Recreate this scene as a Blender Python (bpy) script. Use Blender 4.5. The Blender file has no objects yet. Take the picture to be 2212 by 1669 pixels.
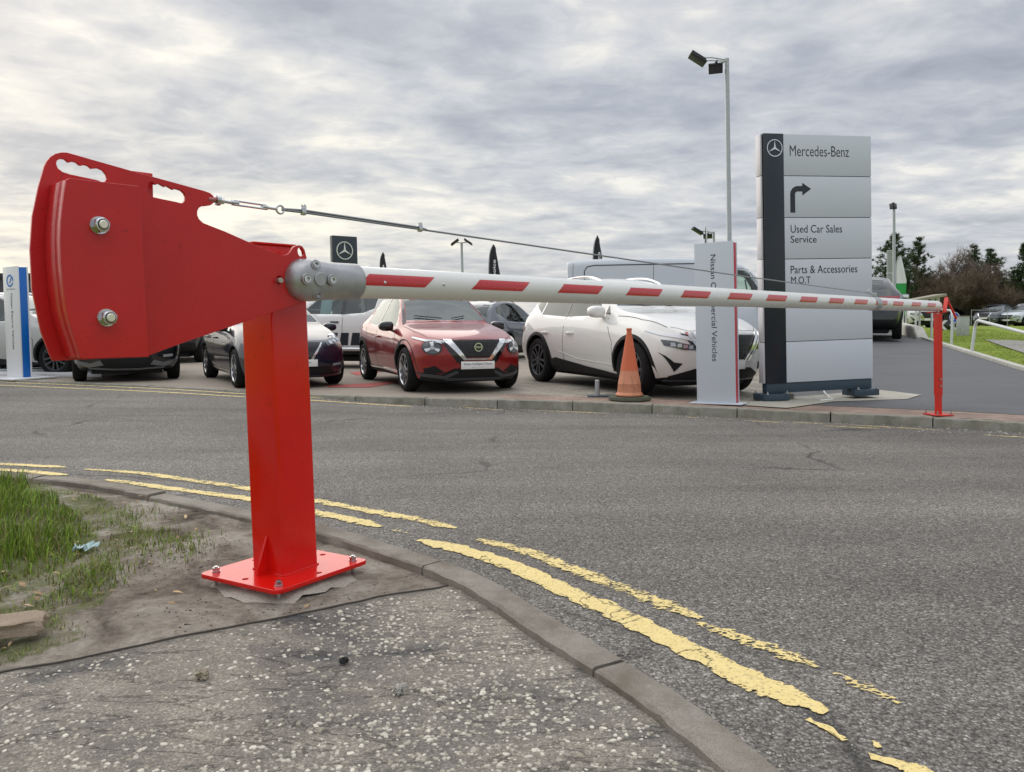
import bpy, bmesh, math, random
from mathutils import Vector, Matrix, noise
from mathutils.bvhtree import BVHTree
R = math.radians
sc = bpy.context.scene
COL = sc.collection

# ------------------------------------------------------------------ camera
F, CX, PY, PITCH, CAMZ = 1640.0, 1106.0, 769.6, R(2.5), 1.05   # focal length and principal point in units of a 2212 px wide frame
cam_d = bpy.data.cameras.new('camera')
cam = bpy.data.objects.new('camera', cam_d)
COL.objects.link(cam)
cam.location = (0, 0, CAMZ)
cam.rotation_euler = (R(90) - PITCH, 0, 0)
cam_d.sensor_width = 36.0
cam_d.lens = F / 2212 * 36
cam_d.shift_y = -(834.5 - PY) / 2212
cam_d.clip_start, cam_d.clip_end = 0.05, 4000
sc.camera = cam

# ------------------------------------------------------------------ light
SUN_AZ, SUN_EL = R(-38), R(24)          # behind thin cloud, ahead and to the left
world = bpy.data.worlds.new('World'); sc.world = world
world.use_nodes = True
wt = world.node_tree; wt.nodes.clear()
def WN(t, **kw):
    n = wt.nodes.new(t)
    for k, v in kw.items(): setattr(n, k, v)
    return n
def wl(a, b): wt.links.new(a, b)
def wmath(op, a, b=None, c=None):
    n = WN('ShaderNodeMath', operation=op)
    for i, v in enumerate((a, b, c)):
        if v is None: continue
        if isinstance(v, (int, float)): n.inputs[i].default_value = v
        else: wl(v, n.inputs[i])
    return n.outputs[0]
def wramp(f, stops, interp='LINEAR'):
    n = WN('ShaderNodeValToRGB'); n.color_ramp.interpolation = interp
    e = n.color_ramp.elements
    while len(e) < len(stops): e.new(0.5)
    for i, (p, c) in enumerate(stops):
        e[i].position = p; e[i].color = (c[0], c[1], c[2], 1)
    wl(f, n.inputs[0]); return n.outputs[0]
def wmix(f, a, b, bt='MIX'):
    n = WN('ShaderNodeMix', data_type='RGBA', blend_type=bt)
    for i, v in ((0, f), (6, a), (7, b)):
        if isinstance(v, (int, float)): n.inputs[i].default_value = v
        elif isinstance(v, tuple): n.inputs[i].default_value = (*v, 1)
        else: wl(v, n.inputs[i])
    return n.outputs[2]
tc = WN('ShaderNodeTexCoord')
sep = WN('ShaderNodeSeparateXYZ'); wl(tc.outputs['Generated'], sep.inputs[0])
dx, dy, dz = sep.outputs
zc = wmath('MAXIMUM', dz, 0.0)
den = wmath('ADD', zc, 0.11)
comb = WN('ShaderNodeCombineXYZ')
wl(wmath('DIVIDE', dx, den), comb.inputs[0]); wl(wmath('DIVIDE', dy, den), comb.inputs[1])
mp = WN('ShaderNodeMapping'); mp.inputs['Rotation'].default_value = (0, 0, R(-14)); mp.inputs['Scale'].default_value = (0.98, 1.12, 1)
mp.inputs['Location'].default_value = (3.7, 1.3, 0)
wl(comb.outputs[0], mp.inputs[0])
def wnoise(vec, s, d, r, dist=0.0):
    n = WN('ShaderNodeTexNoise'); n.inputs['Scale'].default_value = s; n.inputs['Detail'].default_value = d
    n.inputs['Roughness'].default_value = r; n.inputs['Distortion'].default_value = dist
    wl(vec, n.inputs['Vector']); return n.outputs[0]
n1 = wnoise(mp.outputs[0], 1.9, 10, 0.56, 0.3)
n2 = wnoise(mp.outputs[0], 0.62, 5, 0.5, 0.5)
n3 = wnoise(mp.outputs[0], 6.5, 8, 0.6, 0.7)
wob = WN('ShaderNodeTexNoise'); wob.inputs['Scale'].default_value = 2.4; wob.inputs['Detail'].default_value = 5; wl(mp.outputs[0], wob.inputs['Vector'])
wv = WN('ShaderNodeVectorMath', operation='MULTIPLY_ADD'); wl(wob.outputs[1], wv.inputs[0]); wv.inputs[1].default_value = (0.55, 0.55, 0.0); wl(mp.outputs[0], wv.inputs[2])
puff = WN('ShaderNodeTexVoronoi', feature='SMOOTH_F1'); puff.inputs['Scale'].default_value = 4.6; puff.inputs['Smoothness'].default_value = 0.8; wl(wv.outputs[0], puff.inputs['Vector'])
cl = wmath('ADD', wmath('ADD', wmath('MULTIPLY', n1, 0.40), wmath('MULTIPLY', n2, 0.40)), wmath('SUBTRACT', wmath('ADD', wmath('MULTIPLY', n3, 0.18), 0.044), wmath('MULTIPLY', puff.outputs['Distance'], 0.11)))
# 0 = thin bright cloud, 1 = thick grey cloud
cloud = wramp(cl, [(0.37, (0.78, 0.76, 0.715)), (0.425, (0.60, 0.605, 0.615)), (0.485, (0.485, 0.505, 0.545)), (0.54, (0.40, 0.425, 0.475)), (0.62, (0.32, 0.345, 0.40))])
# warmer and brighter towards the hidden sun, low at the left
sx, sy = math.sin(SUN_AZ), math.cos(SUN_AZ)
toward = wmath('ADD', wmath('MULTIPLY', dx, sx), wmath('MULTIPLY', dy, sy))
tw = wmath('POWER', wmath('MAXIMUM', toward, 0.0), 6.0)
low = wmath('POWER', wmath('SUBTRACT', 1.0, wmath('MINIMUM', wmath('MULTIPLY', zc, 2.1), 1.0)), 1.6)
warm = wmath('MULTIPLY', tw, wmath('ADD', wmath('MULTIPLY', low, 0.85), 0.05))
thin = wramp(cl, [(0.40, (1, 1, 1)), (0.57, (0.12, 0.12, 0.12))])
warmc = wmix(wmath('MINIMUM', wmath('MULTIPLY', wmath('MULTIPLY', warm, thin), 1.05), 1.0), cloud, (1.0, 0.92, 0.70))
hz = wmix(wmath('MULTIPLY', wmath('POWER', low, 5.0), 0.55), warmc, (0.72, 0.70, 0.66))
# overcast luminance grows towards the zenith
zen = wmath('ADD', 1.0, wmath('MULTIPLY', wmath('SMOOTH_MIN', wmath('MAXIMUM', wmath('SUBTRACT', zc, 0.40), 0.0), 0.55, 0.05), 2.7))
sky = WN('ShaderNodeTexSky', sky_type='NISHITA'); sky.sun_disc = False
sky.sun_elevation = SUN_EL; sky.sun_rotation = SUN_AZ; sky.air_density = 1.0; sky.dust_density = 1.5
vs = WN('ShaderNodeVectorMath', operation='SCALE'); wl(hz, vs.inputs[0]); wl(wmath('MULTIPLY', zen, 10.0), vs.inputs[3])
mixed = wmix(0.94, sky.outputs[0], vs.outputs[0])
bg = WN('ShaderNodeBackground'); bg.inputs[1].default_value = 0.1
wl(mixed, bg.inputs[0])
out = WN('ShaderNodeOutputWorld'); wl(bg.outputs[0], out.inputs[0])

sun_d = bpy.data.lights.new('sun', 'SUN'); sun_d.energy = 1.2; sun_d.angle = R(70); sun_d.color = (1.0, 0.93, 0.82)
sun = bpy.data.objects.new('sun', sun_d); COL.objects.link(sun)
sdir = Vector((math.sin(SUN_AZ) * math.cos(SUN_EL), math.cos(SUN_AZ) * math.cos(SUN_EL), math.sin(SUN_EL)))
sun.rotation_euler = sdir.to_track_quat('Z', 'Y').to_euler()

vsx = sc.view_settings
sc.display_settings.display_device = 'sRGB'
vsx.view_transform = 'Standard'; vsx.look = 'None'; vsx.exposure = 0.26; vsx.gamma = 1.0; vsx.use_curve_mapping = False

# ------------------------------------------------------------------ picture rays
RT, FW, UP = Vector((1, 0, 0)), Vector((0, math.cos(PITCH), -math.sin(PITCH))), Vector((0, math.sin(PITCH), math.cos(PITCH)))
EYE = Vector((0, 0, CAMZ))
def ray(u, v): return FW + RT * ((u - CX) / F) - UP * ((v - PY) / F)
def at_y(u, v, y):
    d = ray(u, v); return EYE + d * (y / d.y)
def at_z(u, v, z):
    d = ray(u, v); return EYE + d * ((z - CAMZ) / d.z)
def on(u, v, zf):
    z = 0.1
    for _ in range(14):
        p = at_z(u, v, z); z = 0.5 * z + 0.5 * zf(p.x, p.y)
    p = at_z(u, v, z); p.z = zf(p.x, p.y); return p
def on_plane(u, v, o, n):
    d = ray(u, v); return EYE + d * ((o - EYE).dot(n) / d.dot(n))

def sstep(a, b, x):
    t = min(1, max(0, (x - a) / (b - a))); return t * t * (3 - 2 * t)
def lerp(a, b, t): return a + (b - a) * t
def interp(tab, x):
    if x <= tab[0][0]: return tab[0][1]
    for (x0, y0), (x1, y1) in zip(tab, tab[1:]):
        if x <= x1: return lerp(y0, y1, (x - x0) / (x1 - x0))
    return tab[-1][1]
def catmull(pts, n=8, closed=False):
    P = [Vector(p) for p in pts]; N = len(P); o = []
    rng = N if closed else N - 1
    for i in range(rng):
        if closed: p0, p1, p2, p3 = P[(i - 1) % N], P[i], P[(i + 1) % N], P[(i + 2) % N]
        else: p0, p1, p2, p3 = P[max(i - 1, 0)], P[i], P[i + 1], P[min(i + 2, N - 1)]
        for k in range(n):
            t = k / n
            o.append(0.5 * (2 * p1 + (p2 - p0) * t + (2 * p0 - 5 * p1 + 4 * p2 - p3) * t * t + (3 * p1 - p0 - 3 * p2 + p3) * t ** 3))
    if not closed: o.append(P[-1].copy())
    return o

# ------------------------------------------------------------------ objects
def tag(o, label=None, cat=None, group=None, kind=None):
    if label: o['label'] = label
    if cat: o['category'] = cat
    if group: o['group'] = group
    if kind: o['kind'] = kind
    return o
def thing(name, label, cat, loc=(0, 0, 0), rz=0.0, group=None, lean=0.0):
    o = bpy.data.objects.new(name, None); COL.objects.link(o)
    o.empty_display_size = 0.2
    o.location = loc; o.rotation_mode = 'XYZ'
    o.rotation_euler = (Matrix.Rotation(-lean, 3, 'Y') @ Matrix.Rotation(rz, 3, 'Z')).to_euler()
    return tag(o, label, cat, group)
def obj(name, bm, mats, parent=None, smooth=30, off=None):
    if off is not None: bmesh.ops.translate(bm, verts=bm.verts, vec=-Vector(off))
    me = bpy.data.meshes.new(name); bm.to_mesh(me); bm.free()
    return obj_me(name, me, mats, parent, smooth)
def obj_me(name, me, mats, parent=None, smooth=30):
    if not isinstance(mats, (list, tuple)): mats = [mats]
    for m in mats: me.materials.append(m)
    if smooth:
        me.shade_smooth(); me.set_sharp_from_angle(angle=R(smooth))
    o = bpy.data.objects.new(name, me); COL.objects.link(o)
    if parent: o.parent = parent
    return o
def struct(name, bm, mats, smooth=30, label=None):
    o = obj(name, bm, mats, None, smooth); o['kind'] = 'structure'
    if label: o['label'] = label
    return o
def part(name, parent):
    o = bpy.data.objects.new(name, None); COL.objects.link(o); o.parent = parent; return o
def kids(o): return [c for c in bpy.data.objects if c.parent == o]
def copy_tree(o, parent=None):
    c = o.copy(); COL.objects.link(c)
    if parent: c.parent = parent
    for ch in kids(o): copy_tree(ch, c)
    return c

def BM(): return bmesh.new()
def frame(o, x, y, z):
    m = Matrix((x, y, z)).transposed().to_4x4(); m.translation = o; return m
def add_box(bm, c, s, rot=None, bev=0.0, mi=0):
    m = Matrix.Translation(Vector(c))
    if rot is not None: m = m @ (rot.to_4x4() if not isinstance(rot, Matrix) or len(rot) == 3 else rot)
    m = m @ Matrix.Diagonal((s[0], s[1], s[2], 1))
    r = bmesh.ops.create_cube(bm, size=1.0, matrix=m)
    vs = r['verts']; fs = list({f for v in vs for f in v.link_faces})
    if bev:
        es = list({e for v in vs for e in v.link_edges})
        rr = bmesh.ops.bevel(bm, geom=es, offset=bev, segments=2, affect='EDGES', profile=0.5)
        fs = list({f for f in rr['faces']} | {f for f in fs if f.is_valid})
    for f in fs:
        if f.is_valid: f.material_index = mi
    return vs
def basis(d):
    d = Vector(d).normalized()
    a = Vector((0, 0, 1)) if abs(d.z) < 0.9 else Vector((1, 0, 0))
    u = a.cross(d).normalized(); return u, d.cross(u).normalized(), d
def add_cyl(bm, p0, p1, r0, r1=None, n=16, caps=True, mi=0):
    r1 = r0 if r1 is None else r1
    p0, p1 = Vector(p0), Vector(p1); u, v, d = basis(p1 - p0)
    A = [bm.verts.new(p0 + (u * math.cos(2 * math.pi * i / n) + v * math.sin(2 * math.pi * i / n)) * r0) for i in range(n)]
    B = [bm.verts.new(p1 + (u * math.cos(2 * math.pi * i / n) + v * math.sin(2 * math.pi * i / n)) * r1) for i in range(n)]
    fs = [bm.faces.new((A[i], A[(i + 1) % n], B[(i + 1) % n], B[i])) for i in range(n)]
    if caps: fs += [bm.faces.new(A[::-1]), bm.faces.new(B)]
    for f in fs: f.material_index = mi
    return A, B
def add_tube(bm, pts, r, n=8, closed=False, mi=0):
    P = [Vector(p) for p in pts]; N = len(P); rings = []; u = None
    for i, p in enumerate(P):
        if closed: d = P[(i + 1) % N] - P[i - 1]
        else: d = P[min(i + 1, N - 1)] - P[max(i - 1, 0)]
        d.normalize()
        if u is None: u, v, _ = basis(d)
        else:
            u = (u - d * u.dot(d)).normalized(); v = d.cross(u)
        rr = r[i] if isinstance(r, (list, tuple)) else r
        rings.append([bm.verts.new(p + (u * math.cos(2 * math.pi * k / n) + v * math.sin(2 * math.pi * k / n)) * rr) for k in range(n)])
    for i in range(N if closed else N - 1):
        a, b = rings[i], rings[(i + 1) % N]
        for k in range(n):
            f = bm.faces.new((a[k], a[(k + 1) % n], b[(k + 1) % n], b[k])); f.material_index = mi
    if not closed:
        bm.faces.new(rings[0][::-1]).material_index = mi; bm.faces.new(rings[-1]).material_index = mi
def add_lathe(bm, prof, m=Matrix(), n=32, mi=0, closed=False):
    """profile [(r, h)] turned about the local Z of matrix m"""
    rings = []
    for r, h in prof:
        rings.append([bm.verts.new(m @ Vector((r * math.cos(2 * math.pi * k / n), r * math.sin(2 * math.pi * k / n), h))) for k in range(n)])
    L = len(rings)
    for i in range(L if closed else L - 1):
        a, b = rings[i], rings[(i + 1) % L]
        for k in range(n):
            bm.faces.new((a[k], a[(k + 1) % n], b[(k + 1) % n], b[k])).material_index = mi
    if not closed:
        if prof[0][0] > 1e-4: bm.faces.new(rings[0][::-1]).material_index = mi
        if prof[-1][0] > 1e-4: bm.faces.new(rings[-1]).material_index = mi
    bmesh.ops.remove_doubles(bm, verts=bm.verts, dist=1e-5)
def add_prism(bm, poly, m, t0, t1, mi=0):
    """2D polygon in the local XY of m, from local z t0 to t1"""
    A = [bm.verts.new(m @ Vector((p[0], p[1], t0))) for p in poly]
    B = [bm.verts.new(m @ Vector((p[0], p[1], t1))) for p in poly]
    n = len(poly); fs = [bm.faces.new(A[::-1]), bm.faces.new(B)]
    fs += [bm.faces.new((A[i], A[(i + 1) % n], B[(i + 1) % n], B[i])) for i in range(n)]
    for f in fs: f.material_index = mi
    return fs
def fixn(bm): bmesh.ops.recalc_face_normals(bm, faces=bm.faces); return bm
def mesh_from_curve(cu):
    o = bpy.data.objects.new('tmp', cu); COL.objects.link(o)
    dg = bpy.context.evaluated_depsgraph_get(); dg.update()
    me = bpy.data.meshes.new_from_object(o.evaluated_get(dg))
    bpy.data.objects.remove(o); bpy.data.curves.remove(cu)
    me.materials.clear()
    return me
def plate_mesh(outer, holes, thick, bev=0.0):
    """flat plate with holes in local XY, centred on local z = 0"""
    cu = bpy.data.curves.new('tmp', 'CURVE'); cu.dimensions = '2D'; cu.fill_mode = 'BOTH'
    cu.extrude = thick / 2 - bev; cu.bevel_depth = bev; cu.bevel_resolution = 1
    if bev: cu.offset = -bev
    for loop in [outer] + holes:
        s = cu.splines.new('POLY'); s.points.add(len(loop) - 1)
        for p, q in zip(s.points, loop): p.co = (q[0], q[1], 0, 1)
        s.use_cyclic_u = True
    return mesh_from_curve(cu)
def text_mesh(body, size, m, ext=0.001, align='CENTER', sx=1.0, spacing=1.0, bold=0.0):
    cu = bpy.data.curves.new('tmp', 'FONT'); cu.body = body; cu.size = size; cu.extrude = ext
    cu.align_x = align; cu.align_y = 'CENTER'; cu.space_character = spacing; cu.offset = bold; cu.space_line = 1.05
    cu.resolution_u = 4
    me = mesh_from_curve(cu)
    me.transform(m @ Matrix.Diagonal((sx, 1, 1, 1)))
    return me
def me_to_bm(bm, me, mi=0, m=None):
    if m is not None: me.transform(m)
    n0 = len(bm.faces); bm.from_mesh(me); bm.faces.ensure_lookup_table()
    for f in bm.faces[n0:]: f.material_index = mi
    bpy.data.meshes.remove(me)

# ------------------------------------------------------------------ materials
class NT:
    def __init__(s, name):
        s.m = bpy.data.materials.new(name); s.m.use_nodes = True; s.t = s.m.node_tree; s.b = s.t.nodes['Principled BSDF']
        s.out = s.t.nodes['Material Output']; s.tc = None
    def n(s, t, **kw):
        x = s.t.nodes.new(t)
        for k, v in kw.items(): setattr(x, k, v)
        return x
    def l(s, a, b): s.t.links.new(a, b)
    def put(s, sock, v):
        if isinstance(v, (int, float)): sock.default_value = v
        elif isinstance(v, tuple): sock.default_value = (*v, 1) if len(v) == 3 and sock.type == 'RGBA' else v
        else: s.l(v, sock)
    def vec(s, kind='Object', scale=(1, 1, 1), rot=(0, 0, 0)):
        if s.tc is None: s.tc = s.n('ShaderNodeTexCoord')
        src = s.tc.outputs[kind]
        if kind == 'World':
            pass
        if scale != (1, 1, 1) or rot != (0, 0, 0):
            mp = s.n('ShaderNodeMapping'); mp.inputs['Scale'].default_value = scale; mp.inputs['Rotation'].default_value = rot
            s.l(src, mp.inputs[0]); return mp.outputs[0]
        return src
    def noise(s, v, sc_, d=4, r=0.55, dist=0.0, out=0):
        x = s.n('ShaderNodeTexNoise'); x.inputs['Scale'].default_value = sc_; x.inputs['Detail'].default_value = d
        x.inputs['Roughness'].default_value = r; x.inputs['Distortion'].default_value = dist; s.l(v, x.inputs['Vector']); return x.outputs[out]
    def voro(s, v, sc_, feat='F1', out='Distance', rand=1.0):
        x = s.n('ShaderNodeTexVoronoi', feature=feat); x.inputs['Scale'].default_value = sc_; x.inputs['Randomness'].default_value = rand
        s.l(v, x.inputs['Vector']); return x.outputs[out]
    def ramp(s, f, stops, interp='LINEAR'):
        x = s.n('ShaderNodeValToRGB'); x.color_ramp.interpolation = interp; e = x.color_ramp.elements
        while len(e) < len(stops): e.new(0.5)
        for i, (p, c) in enumerate(stops):
            if isinstance(c, (int, float)): c = (c, c, c)
            e[i].position = p; e[i].color = (*c, 1)
        s.l(f, x.inputs[0]); return x.outputs[0]
    def mix(s, f, a, b, bt='MIX'):
        x = s.n('ShaderNodeMix', data_type='RGBA', blend_type=bt)
        s.put(x.inputs[0], f); s.put(x.inputs[6], a); s.put(x.inputs[7], b); return x.outputs[2]
    def math(s, op, a, b=None, c=None):
        x = s.n('ShaderNodeMath', operation=op)
        for i, v in enumerate((a, b, c)):
            if v is not None: s.put(x.inputs[i], v)
        return x.outputs[0]
    def bump(s, h, strength=0.3, dist=0.01, prev=None):
        x = s.n('ShaderNodeBump'); x.inputs['Strength'].default_value = strength; x.inputs['Distance'].default_value = dist
        s.l(h, x.inputs['Height'])
        if prev is not None: s.l(prev, x.inputs['Normal'])
        return x.outputs[0]
    def set(s, **kw):
        names = dict(col='Base Color', rough='Roughness', metal='Metallic', spec='Specular IOR Level', coat='Coat Weight', coatr='Coat Roughness',
                     normal='Normal', alpha='Alpha', trans='Transmission Weight', emit='Emission Color', emits='Emission Strength', sheen='Sheen Weight', ior='IOR')
        for k, v in kw.items(): s.put(s.b.inputs[names[k]], v)
        return s
def simple(name, col, rough=0.5, metal=0.0, coat=0.0, spec=0.5, var=0.0, vs=6.0, bumpn=0.0, bs=200.0):
    t = NT(name); v = t.vec('Object')
    c = col
    if var:
        f = t.noise(v, vs, 5, 0.6)
        c = t.mix(f, tuple(max(0, x * (1 - var)) for x in col), tuple(min(1, x * (1 + var)) for x in col))
        t.set(rough=t.ramp(t.noise(v, vs * 1.7, 4), [(0.3, max(0.02, rough * 0.8)), (0.7, min(1, rough * 1.2))]))
    else: t.set(rough=rough)
    t.set(col=c, metal=metal, coat=coat, spec=spec)
    if bumpn: t.set(normal=t.bump(t.noise(v, bs, 3), bumpn, 0.002))
    return t.m

MAT = {}
def mk_red(name, col, rough):
    t = NT(name); v = t.vec('Object')
    c = t.mix(t.ramp(t.noise(v, 3.0, 6, 0.65), [(0.35, 0), (0.7, 1)]), tuple(x * 0.93 for x in col), tuple(min(1, x * 1.06) for x in col))
    sc_ = t.ramp(t.noise(t.vec('Object', (1, 1, 1)), 26, 6, 0.7, 0.8), [(0.62, 0), (0.72, 1)])
    c = t.mix(t.math('MULTIPLY', sc_, 0.55), c, (0.16, 0.006, 0.008))
    t.set(col=c, rough=t.ramp(t.noise(v, 14, 6, 0.7), [(0.3, rough * 0.75), (0.75, rough * 1.35)]), coat=0.1, coatr=0.1, spec=0.42)
    t.set(normal=t.bump(t.noise(v, 420, 2), 0.05, 0.002))
    return t.m
MAT['red'] = mk_red('red_powder_coat', (0.68, 0.010, 0.006), 0.15)
MAT['redfab'] = mk_red('red_painted_plate', (0.53, 0.010, 0.012), 0.30)
MAT['alu'] = simple('cast_aluminium', (0.40, 0.40, 0.41), 0.42, 0.75, var=0.18, vs=40, bumpn=0.15, bs=300)
MAT['zinc'] = simple('zinc_plated_steel', (0.56, 0.57, 0.58), 0.18, 1.0, var=0.15, vs=60)
MAT['galv'] = simple('galvanised_steel', (0.42, 0.45, 0.46), 0.45, 0.55, var=0.18, vs=14)
MAT['galv_light'] = simple('weathered_galvanised_tube', (0.60, 0.62, 0.61), 0.5, 0.2, var=0.12, vs=8)
MAT['wire'] = simple('steel_wire_rope', (0.26, 0.27, 0.28), 0.4, 0.8)
MAT['boom'] = simple('white_boom_paint', (0.72, 0.72, 0.70), 0.3, 0.0, coat=0.15, var=0.04, vs=5)
MAT['stripe'] = simple('red_reflective_film', (0.52, 0.022, 0.03), 0.3, 0.0, coat=0.4, var=0.08, vs=40)
MAT['black'] = simple('black_plastic', (0.012, 0.012, 0.013), 0.5, var=0.2, vs=20)
MAT['blackgloss'] = simple('gloss_black', (0.008, 0.008, 0.010), 0.12, coat=0.6)
MAT['plastic'] = simple('textured_dark_grey_plastic', (0.012, 0.0125, 0.014), 0.55, spec=0.3, var=0.25, vs=30)
MAT['chrome'] = simple('chrome_trim', (0.80, 0.81, 0.82), 0.12, 1.0)
MAT['alloy'] = simple('machined_alloy', (0.62, 0.63, 0.65), 0.28, 0.9)
MAT['rubber'] = simple('tyre_rubber', (0.009, 0.009, 0.0095), 0.75, spec=0.25, var=0.3, vs=30)
MAT['plate_white'] = simple('white_show_plate', (0.78, 0.78, 0.76), 0.45)
MAT['plate_yellow'] = simple('yellow_number_plate', (0.80, 0.52, 0.03), 0.4)
MAT['ink'] = simple('dark_lettering', (0.02, 0.025, 0.035), 0.5)
MAT['silver'] = simple('silver_sign_sheet', (0.60, 0.645, 0.70), 0.5, 0.0, spec=0.35, var=0.03, vs=2)
MAT['silver_side'] = simple('pale_sign_edge', (0.62, 0.60, 0.63), 0.4, 0.2)
MAT['navy'] = simple('dark_sign_panel', (0.022, 0.032, 0.042), 0.38, var=0.06, vs=3)
MAT['navy_black'] = simple('gloss_black_sign_panel', (0.010, 0.017, 0.026), 0.28, coat=0.1)
MAT['steelblue'] = simple('blue_grey_painted_steel', (0.035, 0.06, 0.085), 0.5, var=0.15, vs=10)
MAT['signred'] = simple('red_sign_edge', (0.55, 0.035, 0.055), 0.35)
MAT['signwhite'] = simple('white_sign_sheet', (0.74, 0.75, 0.77), 0.35)
MAT['signblue'] = simple('blue_sign_side', (0.004, 0.14, 0.52), 0.35)
MAT['emblemblue'] = simple('blue_emblem', (0.03, 0.19, 0.58), 0.35)
MAT['greytext'] = simple('faint_grey_lettering', (0.45, 0.46, 0.48), 0.5)
MAT['lens'] = simple('headlight_lens', (0.45, 0.47, 0.50), 0.08, 0.35, coat=1.0)
MAT['lens_dark'] = simple('smoked_headlight_lens', (0.07, 0.075, 0.085), 0.08, 0.2, coat=1.0)
MAT['drl'] = simple('white_light_guide', (0.78, 0.80, 0.83), 0.15, coat=1.0)
MAT['tail'] = simple('red_tail_lens', (0.32, 0.012, 0.02), 0.12, coat=1.0)
MAT['seat'] = simple('dark_seat_cloth', (0.06, 0.06, 0.062), 0.85)
MAT['paper'] = simple('paper_sheet', (0.55, 0.68, 0.76), 0.6)
MAT['flag_black'] = simple('black_flag_cloth', (0.02, 0.02, 0.024), 0.75)
MAT['flag_green'] = simple('green_flag_cloth', (0.03, 0.34, 0.08), 0.7)
MAT['flag_white'] = simple('white_flag_cloth', (0.78, 0.78, 0.80), 0.7)
def glass_mat(name, tint, refl=0.10):
    t = NT(name); t.t.nodes.remove(t.b)
    tr = t.n('ShaderNodeBsdfTransparent'); tr.inputs[0].default_value = (*tint, 1)
    gl = t.n('ShaderNodeBsdfGlossy'); gl.inputs['Roughness'].default_value = 0.03; gl.inputs[0].default_value = (0.95, 1, 0.98, 1)
    lw = t.n('ShaderNodeFresnel'); lw.inputs[0].default_value = 1.5
    f = t.math('MINIMUM', t.math('ADD', t.math('MULTIPLY', lw.outputs[0], 1.0), refl), 1.0)
    ms = t.n('ShaderNodeMixShader'); t.l(f, ms.inputs[0]); t.l(tr.outputs[0], ms.inputs[1]); t.l(gl.outputs[0], ms.inputs[2])
    t.l(ms.outputs[0], t.out.inputs[0]); return t.m
MAT['glass'] = glass_mat('clear_car_glass', (0.62, 0.74, 0.69), 0.05)
MAT['glass_dark'] = glass_mat('privacy_glass', (0.10, 0.11, 0.12), 0.05)
MAT['glass_screen'] = glass_mat('green_tinted_windscreen', (0.50, 0.62, 0.59), 0.09)
def car_paint(name, col, metal=0.0, rough=0.28):
    t = NT(name); v = t.vec('Object')
    d = t.ramp(t.noise(v, 2.2, 6, 0.65), [(0.45, 0), (0.8, 1)])
    t.set(col=t.mix(t.math('MULTIPLY', d, 0.04), col, (0.30, 0.27, 0.24)), metal=metal, rough=rough, coat=0.85, coatr=0.04)
    return t.m
MAT['p_red'] = car_paint('metallic_red_paint', (0.27, 0.005, 0.006), 0.2)
MAT['p_white'] = car_paint('pearl_white_paint', (0.78, 0.77, 0.74))
MAT['p_navy'] = car_paint('dark_blue_paint', (0.010, 0.011, 0.028), 0.2)
MAT['p_black'] = car_paint('black_paint', (0.006, 0.006, 0.008))
MAT['p_grey'] = car_paint('slate_grey_paint', (0.075, 0.085, 0.11), 0.4)
MAT['p_silver'] = car_paint('silver_blue_paint', (0.56, 0.60, 0.65), 0.15)
MAT['p_lgrey'] = car_paint('pale_grey_paint', (0.46, 0.46, 0.45))
MAT['p_dred'] = car_paint('dark_green_black_paint', (0.010, 0.016, 0.018))

# ------------------------------------------------------------------ ground levels (metres)
def zr(x, y):                                   # road: crossfall towards the far kerb, flush with the yard at the far left
    a = 0.165 - 0.024 * y
    a = a if a > 0.03 else 0.03 * math.exp((a - 0.03) / 0.03)
    return a + (0.085 - 0.6 * a) * sstep(-0.6, -3.6, x) * sstep(6.0, 9.5, y)
def kerbx(y): return 8.77 + 0.36 * (y - 13)     # kerb line of the side road on the right
def zyard(x, y):
    up = 0.035 * min(18.0, max(0.0, y - 9.0))
    z = 0.1 + up * sstep(0.0, 1.3, x - (1.0 + 0.27 * y))
    return z + 0.10 * sstep(0.1, 1.8, x - kerbx(y)) * sstep(9, 13, y)
ZV = 0.20                                      # verge and footway
def zverge(x, y): return ZV

def drape(poly, zf, res, off=0.0):
    bm = BM()
    f = bm.faces.new([bm.verts.new((p[0], p[1], 0)) for p in poly])
    xs = [p[0] for p in poly]; ys = [p[1] for p in poly]
    def cuts(lo, hi, ax):
        n = int((hi - lo) / res)
        for i in range(1, n + 1):
            c = [0, 0, 0]; c[ax] = lo + (hi - lo) * i / (n + 1); nn = [0, 0, 0]; nn[ax] = 1
            bmesh.ops.bisect_plane(bm, geom=bm.verts[:] + bm.edges[:] + bm.faces[:], plane_co=c, plane_no=nn)
    bmesh.ops.triangulate(bm, faces=bm.faces[:])
    cuts(min(xs), max(xs), 0); cuts(min(ys), max(ys), 1)
    for v in bm.verts: v.co.z = zf(v.co.x, v.co.y) + off
    bmesh.ops.recalc_face_normals(bm, faces=bm.faces)
    if sum(f.normal.z for f in bm.faces) < 0: bmesh.ops.reverse_faces(bm, faces=bm.faces[:])
    return bm
def px2(pts, zf): return [on(u, v, zf) for u, v in pts]

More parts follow.
